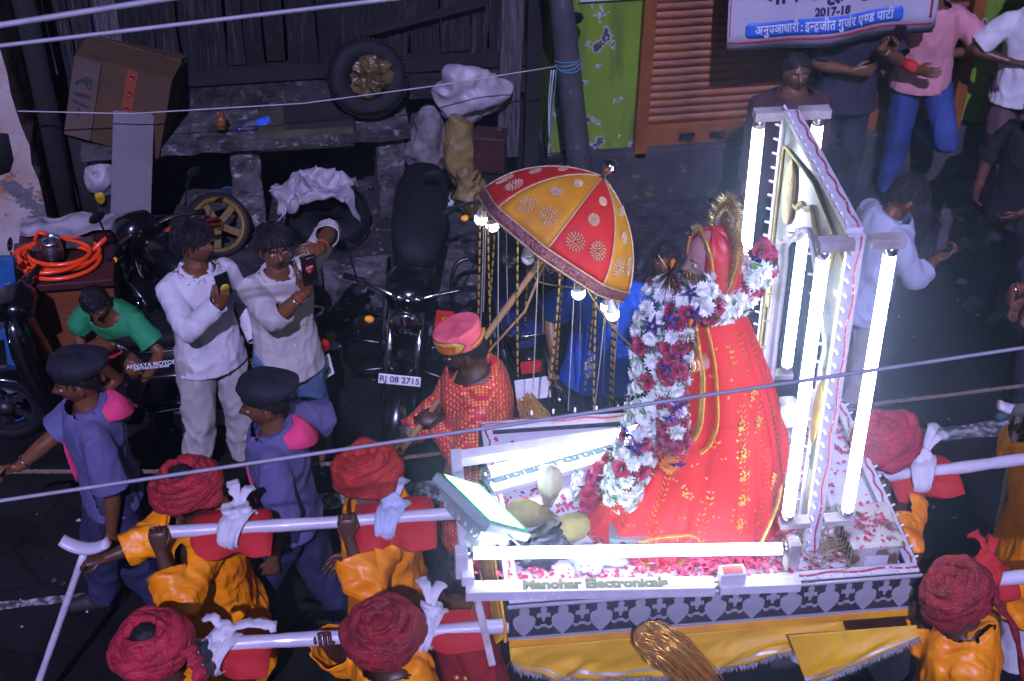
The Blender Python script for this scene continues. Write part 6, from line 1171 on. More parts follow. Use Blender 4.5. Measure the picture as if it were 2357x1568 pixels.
mb = MB(); n = 120; a = np.linspace(0, 2*math.pi, n, endpoint=False); rs = []; prof = [(.0, .40, .32), (.012, .405, .325), (.05, .37, .29), (.15, .325, .25), (.3, .285, .215), (.45, .25, .185), (.6, .21, .16), (.72, .185, .145), (.84, .165, .13), (.93, .155, .12), (1.0, .13, .10), (1.05, .085, .075)]
for z in np.linspace(0, 1.05, 46):
    rx, ry = np.interp(z, [p[0] for p in prof], [p[1] for p in prof]), np.interp(z, [p[0] for p in prof], [p[2] for p in prof])
    q = np.stack([np.cos(a)*3.2, np.sin(a)*3.2, np.full(n, z*1.1)], -1); f = 1+np.clip(1.05-z, 0, 1)*((ridge(q*1.3)-.5)*.20+(ridge(q*2.6+4)-.5)*.12)
    sh = V3(.075*math.sin(math.pi*min(z/.95, 1))**.8, .02, 0); rx *= 1.06+.10*math.sin(math.pi*min(z/.95, 1)); rs.append(ic(z)+sh+np.cos(a)[:, None]*V3(1, 0, 0)*rx*f[:, None]+np.sin(a)[:, None]*V3(0, 1, 0)*ry*f[:, None])
mb.loft(rs); v = mb.verts(); ROBE = v.copy(); mb.build('robe', 'sari_red', ID, True)
RG_ = np.array(rs)                                                # (46, 120, 3)
def robe_pt(ang, z, out=.006):
    i = int(np.clip(z/1.05*45, 0, 45)); j = int(round((ang % 360)/360*n)) % n; p = RG_[i, j]; c = RG_[i].mean(0); d = unit((p-c)*V3(1, 1, 0)); return p+d*out, d
# gold borders: one down the front fold, one round the hem, one swept across
def border(path, w_, name='gold_border', m_='gold_tinsel', hair=0):
    pts = [robe_pt(*p, .008)[0] for p in path]; ds = [robe_pt(*p)[1] for p in path]; P_ = spline(pts, len(pts)*5); mb = MB(); mb.tube(P_, w_, 8, flat=.35); v = mb.verts(); v += (ridge(v*60)-.5)[:, None]*.004; o = mb.build(name, 'gold', ID, True)
    if hair:
        mb = MB()
        for p in P_:
            for _ in range(hair): d = unit(RNG.normal(0, 1, 3)+V3(0, -.6, .2)); wv = unit(np.cross(d, (.2, .1, 1)))*.0012; e = p+d*random.uniform(.012, .026); mb.add([p-wv, p+wv, e+wv*.4, e-wv*.4], [(0, 1, 2, 3)], 0, False)
        mb.build('tinsel', m_, o, True)['kind'] = 'stuff'
border([(240, .99), (244, .9), (246, .8), (246, .7), (245, .6), (244, .52)], .034, hair=16); border([(258, .99), (262, .85), (262, .7), (262, .56), (256, .48), (248, .45)], .022, hair=8)
border([(k, .012) for k in range(150, 391, 12)], .018, hair=10); border([(222, .05), (234, .10), (246, .12), (258, .10), (270, .06)], .010, hair=7); border([(300, .04), (309, .16), (318, .22), (330, .26)], .010, hair=6)
border([(205, .98), (212, .9), (222, .84), (236, .80)], .014, hair=8)
mb = MB()                                                         # vines and sprigs embroidered over the robe
def gleaf(ang, z, tilt, s_):
    p, d = robe_pt(ang, z, .004); t = unit(np.cross((0, 0, 1), d)); up_ = unit(np.cross(d, t)); a_ = t*math.sin(tilt)+up_*math.cos(tilt); b_ = np.cross(d, a_); mb.add([p-a_*s_, p-b_*s_*.42+d*.003, p+a_*s_, p+b_*s_*.42+d*.003, p+d*.005], [(0, 1, 4), (1, 2, 4), (2, 3, 4), (3, 0, 4)], 0, True)
for ang0, z0, z1 in ((262, .10, .50), (284, .06, .90), (303, .10, .95), (322, .08, .9), (340, .1, .8), (228, .1, .4), (212, .08, .4)):
    z = z0; k = 0
    while z < z1:
        w_ = 2.2*math.sin(z*24); gap = math.sin(z*9+ang0) > .72
        if not gap: gleaf(ang0+w_+2.2*(1 if k % 2 else -1), z, .8*(1 if k % 2 else -1), .011*random.uniform(.8, 1.3)); gleaf(ang0+w_, z+.004, .2, .008)
        z += .0135; k += 1
for row, z in enumerate(np.linspace(.10, .9, 8)):
    for ang in range(196+row % 2*10, 360, 21):
        a_, z_ = ang+random.uniform(-4, 4), z+random.uniform(-.03, .03)
        for q in (-.7, 0, .7): gleaf(a_+q*1.2, z_, q, .009)
for ang, z in ((246, .30), (285, .34), (285, .24), (286, .14), (308, .30), (285, .44), (300, .55), (300, .66), (285, .55)):
    p, d = robe_pt(ang, z, .004); t = unit(np.cross((0, 0, 1), d)); up_ = unit(np.cross(d, t))
    for q in range(16): a_ = q/16*6.28; rr = .018+.012*math.cos(a_*3); c = p+t*math.cos(a_)*rr+up_*math.sin(a_)*rr*1.7; mb.ell(c, (.006,)*3, 6, 4)
mb.build('gold_sprigs', 'gold', ID, True)['kind'] = 'stuff'
# head, veil, crown
hc = ic(1.22)+FWD*.01; RhI = np.column_stack([np.cross(FWD, V3(0, 0, 1)), unit(FWD-V3(0, 0, .12)), unit(V3(0, 0, 1)+FWD*.12)])
V_, F_, mi = head_geo(); mb = MB(); mb.add_raw(V_*1.02, F_, mi, [True]*len(F_)); M = np.eye(4); M[:3, :3] = RhI; M[:3, 3] = hc
for s_ in (-1, 1): mb.ell((s_*.031, .079, .006), (.017, .008, .010), 12, 8, mi=1); mb.ell((s_*.031, .085, .006), (.007, .004, .008), 10, 6, mi=2); mb.tube([(s_*.012, .091, .024), (s_*.03, .092, .033), (s_*.05, .076, .026)], [.002, .003, .0015], 6, mi=2)
mb.ell((0, .098, .045), (.006, .004, .009), 10, 6, mi=3); mb.tube([(0, 0, -.08), (0, 0, -.19)], [.045, .05], 16); mb.xf(M); mb.build('head', ['idol_skin', 'idol_eye', 'eye_iris', 'logo_red'], ID, True)
mb = MB(); th = np.linspace(R(56), R(304), 40); P_ = []
for t in th:                                                      # veil: open at the face, falling to the shoulders
    col = []
    for u in np.linspace(0, 1, 14):
        r_ = .098+.02*u+.05*max(0, u-.55); z = .135-.30*u-.06*u*u; x = math.sin(t)*r_*(1 if u > .25 else (u/.25)**.6); y = math.cos(t)*r_*1.12*(1 if u > .25 else (u/.25)**.6)-.012; col.append((x, y, z+.006*math.sin(t*9+u*3)))
    P_.append(col)
mb.grid(np.array(P_)); mb.xf(M); ve = mb.build('veil', 'veil_red', ID, True, solid=.004)
def tins(path, n_, m_, L=.03, name='tinsel', parent=ID, w_=.0013, th=.006, core='gold'):
    P_ = spline(path, 60); mb = MB(); mb.tube(P_, th, 6); c_ = mb.build('crown_band' if name == 'crown_tinsel' else name+'_core', core, parent, True); mb = MB()
    for p in P_:
        for _ in range(n_): d = unit(RNG.normal(0, 1, 3)); wv = unit(np.cross(d, (.3, .2, 1)))*w_; e = p+d*random.uniform(.4, 1)*L; mb.add([p-wv, p+wv, e+wv*.5, e-wv*.5], [(0, 1, 2, 3)], 0, False)
    mb.build(name, m_, c_, True)['kind'] = 'stuff'; return c_
hw_ = lambda x, y, z: hc+RhI@V3(x, y, z)
tins([hw_(-.095, .025, -.10), hw_(-.10, .03, .02), hw_(-.075, .035, .10), hw_(0, .04, .145), hw_(.075, .035, .10), hw_(.10, .03, .02), hw_(.095, .025, -.10)], 20, 'gold_tinsel', .022, 'veil_tinsel')
tins([hw_(-.105, -.03, -.10), hw_(-.125, -.06, .05), hw_(-.09, -.08, .17), hw_(-.02, -.09, .235), hw_(.06, -.085, .20), hw_(.12, -.065, .08), hw_(.115, -.04, -.08)], 44, 'gold_tinsel', .05, 'crown_tinsel')
tins([hw_(-.08, -.04, -.10), hw_(-.10, -.06, .05), hw_(-.06, -.08, .15), hw_(.05, -.08, .15), hw_(.09, -.06, .05), hw_(.08, -.04, -.1)], 20, 'tinsel', .035, 'silver_tinsel')
mb = MB(); mb.ell(hw_(0, -.075, .06), (.085, .085, .13), 22, 14, RhI*V3(1, .25, 1)); mb.build('crown_plate', 'gold_dull', ID, True)
for k, (r_, zz) in enumerate(((.07, -.13), (.085, -.155), (.10, -.185), (.115, -.215))):
    mb = MB(); t = np.linspace(R(-115), R(115), 44); mb.tube([hw_(r_*math.sin(x), r_*.95*math.cos(x)+.012, zz-.035*math.cos(x)) for x in t], .007+.003*np.abs(np.sin(np.arange(44)*1.4)), 6); mb.build('necklace', 'gold', ID, True)
mb = MB(); t = np.linspace(0, 6.28, 24, endpoint=False); mb.tube([hw_(-.02+.022*math.cos(x), .10, -.045+.022*math.sin(x)) for x in t], .0025, 5, closed=True); mb.build('nose_ring', 'gold', ID, True)
mb = MB()
for k in range(7): mb.ell(hw_(0, .097-.002*k, .05+.012*k), .005, 6, 4)
for s_ in (-1, 1):
    for k in range(6): mb.ell(hw_(s_*.08, .02, -.03-.012*k), (.008, .008, .006), 8, 5)
mb.build('head_jewels', 'gold', ID, True)['kind'] = 'stuff'
# hands with bangles
for s_, ph in ((1, ic(.80)+FWD*.16-LAT*-.03+V3(.05, -.10, .0)), (-1, ic(.84)+FWD*.15+LAT*-.12)):
    el = ph+V3(.11, .03, -.015); d = unit(ph-el); mb = MB(); mb.tube([el, el*.4+ph*.6, ph], [.034, .030, .022], 12); mb.merge(hand_mb(s_, ph, d, V3(0, .3, 1), .35, s=.85)); mb.build('forearm', 'idol_skin', ID, True)
    for k in range(6): mb = MB(); c_ = el*(.55-.07*k)+ph*(.45+.07*k); mb.lathe([(.034, -.006), (.037, 0), (.034, .006), (.031, 0), (.034, -.006)], c_, d, 18, cap=False); mb.build('bangle', ('gold', 'logo_red', 'silver')[k % 3], ID, True)
# silver stepped pedestal before the robe
p = at(1450, 1235, z=1.53); T = thing('silver_step', 'low silver step with dark cut-out pattern before the idol', 'pedestal', (p[0], p[1], 1.505), R(-14)); mb = MB(); mb.box((.08, .06, .035), (.34, .26, .07)); mb.build('block', 'pedestal', T, bevel=.004)
lf = MB(); lf.ell((0, 0, 0), (.013, .002, .018), 8, 5); lm_ = lf.mesh('cutout', ['pattern_dark'])
for k in range(9): inst('cutout', lm_, T, TM((-.07+k*.036, -.071, .025+.02*(k % 2)), (0, R(40*k), 0), random.uniform(.5, 1)))
for k in range(14): inst('cutout', lm_, T, TM((-.06+random.random()*.26, -.06+random.random()*.12, .071), (R(90), 0, R(40*k)), random.uniform(.5, 1)))
# ------------------------------------------------------------------ flowers
def chrys():
    mb = MB()
    for ring_, (n_, L, el, w_) in enumerate(((15, .034, .05, .0065), (14, .031, .45, .0062), (12, .026, .85, .0058), (9, .019, 1.15, .005), (5, .012, 1.4, .004))):
        for k in range(n_):
            a_ = k/n_*6.28+ring_*.4+random.uniform(-.1, .1); e = el+random.uniform(-.12, .12); d = V3(math.cos(a_)*math.cos(e), math.sin(a_)*math.cos(e), math.sin(e)); t = V3(-math.sin(a_), math.cos(a_), 0)*w_; u_ = np.cross(d, t/w_)*-1; L2 = L*random.uniform(.85, 1.1)
            b_ = V3(0, 0, .003*ring_); mb.add([b_-t*.4, b_+t*.4, b_+d*L2*.6+t+u_*.003, b_+d*L2+u_*.007, b_+d*L2*.6-t+u_*.003], [(0, 1, 2, 3, 4)], 0, True)
    mb.ell((0, 0, .0), (.016, .016, .010), 8, 5); return mb.mesh('white_flower', ['petal_white'])
def rose():
    mb = MB()
    for ring_, (n_, r_, h_, op) in enumerate(((5, .030, .020, .018), (5, .024, .024, .010), (4, .016, .026, .004), (3, .009, .027, 0))):
        for k in range(n_):
            a0 = k/n_*6.28+ring_*.7; P_ = [[(math.cos(a0+q)*(r_*(.4+.6*v)+op*v*v), math.sin(a0+q)*(r_*(.4+.6*v)+op*v*v), h_*(v-.2)-.012*v*v*(ring_ == 0)+.003*math.cos(q*3)) for v in (0, .5, 1)] for q in np.linspace(-.75, .75, 5)]; mb.grid(np.array(P_))
    return mb.mesh('rose', ['rose_petal'])
def star():
    mb = MB()
    for k in range(5):
        a_ = k/5*6.28; d = V3(math.cos(a_), math.sin(a_), 0); t = V3(-math.sin(a_), math.cos(a_), 0); mb.add([d*.006-t*.010, d*.006+t*.010, d*.048, d*.016+V3(0, 0, .014)], [(0, 3, 2), (3, 1, 2), (0, 1, 3)], 0, False)
    return mb.mesh('foil_star', ['foil_purple'])
def leaf(): mb = MB(); mb.grid(np.array([[(-.0, 0, 0), (0, .0, 0), (0, 0, 0)], [(.02, -.014, .004), (.02, 0, 0), (.02, .014, .004)], [(.042, -.013, .004), (.042, 0, 0), (.042, .013, .004)], [(.066, 0, -.004), (.066, 0, -.004), (.066, 0, -.004)]])); return mb.mesh('leaf', ['leaf_green'])
def mari():
    mb = MB()
    for k in range(70): a_ = k*2.4; rr = .003+.022*math.sqrt(k/70); p = V3(math.cos(a_)*rr, math.sin(a_)*rr, .018-.5*rr); mb.ell(p, (.0055, .0055, .003), 5, 3, (random.uniform(-.6, .6), random.uniform(-.6, .6), 0))
    return mb.mesh('marigold', ['marigold'])
CH, RO, ST, LF, MG = [chrys() for _ in range(3)], rose(), star(), leaf(), mari()
def look(p, n_, s_=1.0, roll=0):
    n_ = unit(n_); t = unit(np.cross(n_, (.31, .2, .93))); q = np.cross(n_, t); c_, s2 = math.cos(roll), math.sin(roll); X, Y = t*c_+q*s2, -t*s2+q*c_; return Matrix.LocRotScale(Vector(p), Matrix(((X[0], Y[0], n_[0]), (X[1], Y[1], n_[1]), (X[2], Y[2], n_[2]))), Vector((s_, s_, s_)))
def garland(label, path, seq, rad, per, m=1.0, leaves=.35, name='flower_garland', face=None, tins_=False):
    P_ = spline(path, 200); L = np.concatenate([[0], np.cumsum(np.linalg.norm(np.diff(P_, axis=0), axis=1))]); T = thing(name, label, 'garland', tuple(P_[:, :].min(0)), 0, 'flower garlands'); Ti = T.matrix_basis.inverted()
    mb = MB(); mb.tube(P_[::4], .006, 6); mb.build('string', 'leaf_green', T, True); nrow = int(L[-1]/per)
    for r_ in range(nrow):
        i = min(np.searchsorted(L, (r_+.5)*per), 199); p = P_[i]; t = unit(P_[min(i+2, 199)]-P_[max(i-2, 0)]); u_ = unit(np.cross(t, V3(.6, .2, .9))); w_ = np.cross(t, u_); kind = seq[r_ % len(seq)]
        for q in range(5):
            a_ = q/5*6.28+r_*.7+random.uniform(-.2, .2); d = u_*math.cos(a_)+w_*math.sin(a_)
            if (d@unit(CAM-p)) < -.35: continue
            k_ = kind if kind != 'x' else random.choice('wr'); me, s_ = {'w': (random.choice(CH), 1.15), 'r': (RO, .78), 'm': (MG, 1.1), 's': (random.choice(CH), 1.1)}[k_]; nm = {'w': 'white_flower', 'r': 'rose', 'm': 'marigold', 's': 'white_flower'}[k_]
            inst(nm, me, T, Ti @ look(p+d*rad+t*random.uniform(-.01, .01), d+t*random.uniform(-.2, .2), s_*m*random.uniform(.85, 1.1), random.uniform(0, 6)))
            if random.random() < leaves: inst('leaf', LF, T, Ti @ look(p+d*rad*1.02, d+V3(0, 0, -.3), m*random.uniform(.7, 1.1), random.uniform(0, 6)))
        if kind in 'rs' and random.random() < .6: d = unit(unit(CAM-p)+RNG.normal(0, .5, 3)+V3(-.4, 0, 0)); inst('foil_star', ST, T, Ti @ look(p+d*(rad+.035), d, random.uniform(.8, 1.15), random.uniform(0, 6)))
    if tins_:
        mb = MB()
        for k in range(2600): i = random.randrange(200); d = unit(RNG.normal(0, 1, 3)); p = P_[i]+d*(rad+random.uniform(0, .03)); e = p+unit(RNG.normal(0, 1, 3))*.022; wv = V3(.0013, .0, .0013); mb.add([p-wv, p+wv, e+wv*.4, e-wv*.4], [(0, 1, 2, 3)], k % 2, False)
        mb.build('foil_tinsel', ['foil_green', 'tinsel'], T, True)['kind'] = 'stuff'
    return T
gz = lambda px, py, z: at(px, py, z=z)
# long outer garland falling from the shoulder to the deck
garland('long white and green flower garland falling from the idol shoulder to the deck', [gz(1556, 668, 2.62), gz(1515, 710, 2.56), gz(1505, 790, 2.44), gz(1500, 900, 2.23), gz(1475, 1000, 2.02), gz(1445, 1085, 1.84), gz(1425, 1150, 1.66)], 'wwwswrwwxw', .068, .044, 1.08, .45, tins_=True)
garland('inner garland of roses and white flowers with purple foil stars', [gz(1580, 660, 2.66), gz(1560, 760, 2.54), gz(1545, 860, 2.36), gz(1545, 950, 2.17), gz(1548, 1040, 2.0)], 'rwrrsrxr', .050, .042, 1.0, .35, tins_=True)
garland('thick white chrysanthemum garland round the shoulders of the idol', [gz(1600, 640, 2.72), gz(1625, 700, 2.60), gz(1665, 705, 2.56), gz(1705, 680, 2.58), gz(1738, 635, 2.66), gz(1745, 590, 2.74)], 'wwwrw', .048, .044, 1.12, .6)
garland('bunch of roses on a string behind the idol shoulder', [gz(1735, 560, 2.78), gz(1760, 590, 2.72), gz(1765, 640, 2.62)], 'rrr', .03, .05, 1.1, .3)
garland('heap of roses and leaves at the garland end on the deck', [gz(1420, 1060, 1.66), gz(1385, 1100, 1.60), gz(1365, 1150, 1.56), gz(1335, 1140, 1.55)], 'rrr', .04, .05, 1.1, .5)
garland('short green and white string of flowers curled on the deck', [gz(1330, 1080, 1.56), gz(1325, 1130, 1.55), gz(1345, 1160, 1.55)], 'www', .012, .03, .55, .9)
p = gz(1543, 1055, 1.97); garland('single orange marigold hanging at the end of the rose garland', [p+V3(-.02, -.03, .01), p+V3(.02, -.04, 0)], 'm', .012, .022, 1.2, 0)
for k, (px, py, z, lab) in enumerate(((1580, 745, 2.52, 'brown and gold foil tuft on the breast of the idol'), (1540, 610, 2.70, 'orange and gold foil tuft at the garland top'))):
    c_ = gz(px, py, z)+V3(-.02, -.09, .03); T = thing('foil_tuft', lab, 'tuft', tuple(c_)); mb = MB()
    for q in range(170): d = unit(RNG.normal(0, 1, 3)+V3(-.2, -.5, .3)); e = c_+d*random.uniform(.06, .10); wv = unit(np.cross(d, (.1, .3, 1)))*.0014; mb.add([c_-wv, c_+wv, e+wv*.6+V3(0, 0, -.012), e-wv*.6+V3(0, 0, -.012)], [(0, 1, 2, 3)], 0, False)
    mb.build('strands', 'tinsel_brown', T, True)['kind'] = 'stuff'; mb = MB(); mb.tube([c_, c_+V3(0, -.02, .07)], [.004, .009], 8); mb.build('stalk', 'marigold', T, True)
# ------------------------------------------------------------------ parasol
mat('velvet_red', (.52, .009, .009), (.42, .007, .007), 20, rough=.7, sheen=.2, bump=.15, bscale=120); mat('velvet_gold', (.60, .27, .008), (.48, .2, .006), 9, rough=.6, sheen=.1, bump=.3, bscale=70); mat('sequin', (.78, .58, .36), (.5, .34, .2), 120, rough=.3, metal=.4, bump=.8, bscale=120)
mat('lace', (.30, .10, .10), (.12, .03, .04), 70, .45, .55, rough=.4, metal=.3, bump=.8, bscale=90, c3=(.6, .5, .42), scale3=110, lo3=.6, hi3=.66); mat('bamboo', (.42, .25, .10), (.30, .17, .065), 6, rough=.5, stretch=(1, 1, .2), bump=.2); mat('bead_gold', (.80, .52, .10), rough=.3, metal=.4); mat('bead_pearl', (.6, .58, .52), rough=.25, metal=.3); mat('bead_black', (.01, .01, .01), rough=.4); mat('lamp_white', (.65, .66, .72), rough=.4); mat('wire_red', (.4, .03, .02), rough=.5); mat('wire_yellow', (.5, .4, .08), rough=.5); mat('wire_blue', (.03, .06, .4), rough=.5)
g0 = at(985, 955, z=1.20); w0 = (g0-CAM)@fw
def atd(px, py, dep): d = fw*FPX+rt*(px-CX)-up*(py-CY); return CAM+d*(dep/FPX)
apex = atd(1386, 408, w0-.30); AX = unit(apex-g0); PS = thing('parasol', 'red and gold velvet parasol with sequin medallions and bead strings', 'parasol', tuple(at(915, 1045, z=.98)))
e1 = unit(np.cross(AX, V3(0, 0, 1))); e2 = np.cross(AX, e1); NP = 8; RR, HH = .425, .34
def can(a_, t, out=0):                                            # t 0 apex to 1 rim
    sag = 1-.035*(1-abs(((a_*NP/(2*math.pi)) % 1)-.5)*2)*0; fl = 1-.045*math.cos(((a_*NP/(2*math.pi)) % 1-.5)*2*math.pi*.5)**2*0
    r_ = RR*(.62*math.sin(t*math.pi/2*.98)+.38*t)*(1-.06*t*math.sin(((a_*NP/(2*math.pi)) % 1)*math.pi)+.006*math.sin(a_*23+t*9)*t); h_ = -HH*(.7*(1-math.cos(t*math.pi/2))+.3*t)-.03*t; p = apex+AX*h_+(e1*math.cos(a_)+e2*math.sin(a_))*r_; nn = unit((e1*math.cos(a_)+e2*math.sin(a_))*.75+AX*(1.0-.7*t)); return p+nn*out, nn
for k in range(NP):
    mb = MB(); A_ = np.linspace(k, k+1, 9)/NP*2*math.pi; mb.grid(np.array([[can(x, t)[0] for t in np.linspace(.01, 1, 14)] for x in A_]), flip=True); pn = mb.build('canopy_panel', 'velvet_red' if k % 2 else 'velvet_gold', PS, True, solid=.004)
    mb = MB(); mb.tube([can(k/NP*2*math.pi, t, .003)[0] for t in np.linspace(.02, 1, 16)], .0045, 6); mb.build('piping', 'sequin', pn, True)
    for (u_, t, r_) in ((.5, .34, .020), (.40, .56, .028), (.28, .82, .043), (.70, .78, .043)):
        mb = MB(); a_ = (k+u_)/NP*2*math.pi; p, nn = can(a_, t, .006); x_ = unit(np.cross(nn, AX)); y_ = np.cross(nn, x_)
        for ri, m_ in ((1.0, 16), (.78, 14), (.55, 10), (.3, 6)):
            for q in range(m_): b_ = q/m_*6.28+ri; mb.ell(p+(x_*math.cos(b_)+y_*math.sin(b_))*r_*ri, (.0055, .0055, .0045), 5, 3)
        mb.build('medallion', 'sequin', pn, True)['kind'] = 'stuff'
mb = MB(); A_ = np.linspace(0, 2*math.pi, 121); mb.grid(np.array([[can(x, 1.0, .005)[0], can(x, 1.0, .010)[0]-AX*.03, can(x, 1.0, .004)[0]-AX*(.062+.008*math.cos(x*24))] for x in A_])); mb.build('lace_border', 'lace', PS, True, solid=.006)
for dd in (.004, .058): mb = MB(); mb.tube([can(x, 1.0, .010)[0]-AX*dd for x in A_[:-1]], .005, 5, closed=True); mb.build('lace_cord', 'sequin', PS, True)
mb = MB(); mb.lathe([(.012, -.01), (.012, .02), (.022, .03), (.036, .05), (.038, .062), (.03, .085), (.012, .097), (.002, .099)], apex, AX, 22); mb.build('finial', 'chrome', PS, True)
end = at(915, 1045, z=.98); end = g0-AX*np.linalg.norm(end-g0)*.8
mb = MB(); mb.tube([end+(apex-AX*.02-end)*t for t in np.linspace(0, 1, 14)], .016*(1+.08*np.sin(np.arange(14)*2.1)), 12); mb.build('shaft', 'bamboo', PS, True)
for k in range(NP): mb = MB(); a_ = k/NP*2*math.pi; mb.tube([apex-AX*.10, can(a_, .97, -.012)[0]], .004, 5); mb.build('rib', 'engine_grey', PS, True)
mb = MB(); mb.tube([apex-AX*.45+e1*.01, apex-AX*.75+e2*.03+V3(.05, 0, -.05), apex-AX*1.05+V3(.03, -.02, -.04)], .007, 6); mb.build('stay_stick', 'bamboo', PS, True)
for k in range(22):                                              # bead strings hanging straight down from the rim
    a_ = k/22*2*math.pi+random.uniform(-.05, .05); p = can(a_, 1.0, .0)[0]-AX*.05; L = random.uniform(.62, .95); L = min(L, p[2]-.75); m_ = int(L/.0085); zz = np.arange(m_)*.0085; rr = np.where(np.arange(m_) % 2, .0042, .0016) if k % 2 else np.where(np.arange(m_) % 6 < 3, .0058, .0045)
    sw_ = V3(random.uniform(-.03, .03), random.uniform(-.02, .02), 0); mb = MB(); Q = [p+sw_*(z/L)**1.5-V3(0, 0, z) for z in zz]; mb.tube(Q, rr, 5)
    if k % 2 == 0: mb.m = [1 if (f_[0]//5) % 6 >= 4 else 0 for f_ in mb.f]
    mb.build('bead_string', ['bead_pearl', 'bead_black'] if k % 2 else ['bead_gold', 'bead_black'], PS, True)
def bulb(p, ax, lit=True):
    ax = unit(ax); mb = MB(); mb.lathe([(.012, 0), (.013, .02), (.016, .025), (.024, .05), (.030, .062)], p, ax, 16); b_ = mb.build('lamp_bulb', 'lamp_white', PS, True); mb = MB(); mb.lathe([(.030, .062), (.033, .075), (.030, .092), (.018, .105), (.002, .109)], p, ax, 16); mb.build('globe', 'bulb_glow' if lit else 'lamp_white', b_, True)
for (px, py, dep, lit) in ((1112, 470, -.1, True), (1128, 485, -.2, True), (1212, 560, -.35, False), (1330, 640, -.42, True), (1405, 690, -.38, True), (1400, 672, -.1, True)): bulb(atd(px, py, w0-.02+dep), V3(random.uniform(-.2, .2), -.2, -1), lit)
c_ = atd(1260, 610, w0-.1)
for k, m_ in enumerate(('wire_red', 'wire_yellow', 'wire_blue', 'wire_yellow', 'wire_blue')):
    mb = MB(); pts = [c_+V3(0, 0, .08)]+[c_+RNG.normal(0, .06, 3) for _ in range(4)]+[atd(1335+k*12, 640+k*9, w0-.3)]; mb.tube(spline(pts, 50), .0022, 5); mb.build('lamp_wire', m_, PS, True)
mb = MB(); mb.tube(spline([atd(1335, 640, w0-.3), atd(1400, 740, w0-.5), atd(1490, 835, w0-.9)], 30), .004, 5); mb.build('lamp_wire', 'wire_yellow', PS, True)
# ------------------------------------------------------------------ motorcycles and scooter
def frame_xy(rear, front): d = unit((np.asarray(front)-np.asarray(rear))*V3(1, 1, 0)); return math.atan2(-d[0], d[1])      # local +y runs forward
def wheel(T, y, r, name='wheel', sp=5):
    mb = MB(); t = np.linspace(0, 2*math.pi, 44, endpoint=False); mb.tube([(0, y+r*math.cos(a_), .30+r*math.sin(a_)) for a_ in t], .048, 10, closed=True, flat=1.0); o = mb.build(name, 'rubber', T)
    mb = MB(); mb.lathe([(r-.05, -.03), (r-.028, -.032), (r-.028, .032), (r-.05, .03), (r-.05, -.03)], (0, y, .30), (1, 0, 0), 40, cap=False)
    for k in range(sp): a_ = k/sp*6.28; mb.bar((0, y, .30), (0, y+(r-.04)*math.cos(a_), .30+(r-.04)*math.sin(a_)), .035, .02, (1, 0, 0))
    mb.lathe([(.045, -.05), (.045, .05)], (0, y, .30), (1, 0, 0), 14); mb.build('rim', 'engine_grey', o)
    mb = MB(); mb.lathe([(.06, .04), (.11, .04), (.11, .046), (.06, .046), (.06, .04)], (0, y, .30), (1, 0, 0), 24, cap=False); mb.build('brake_disc', 'chrome', o)
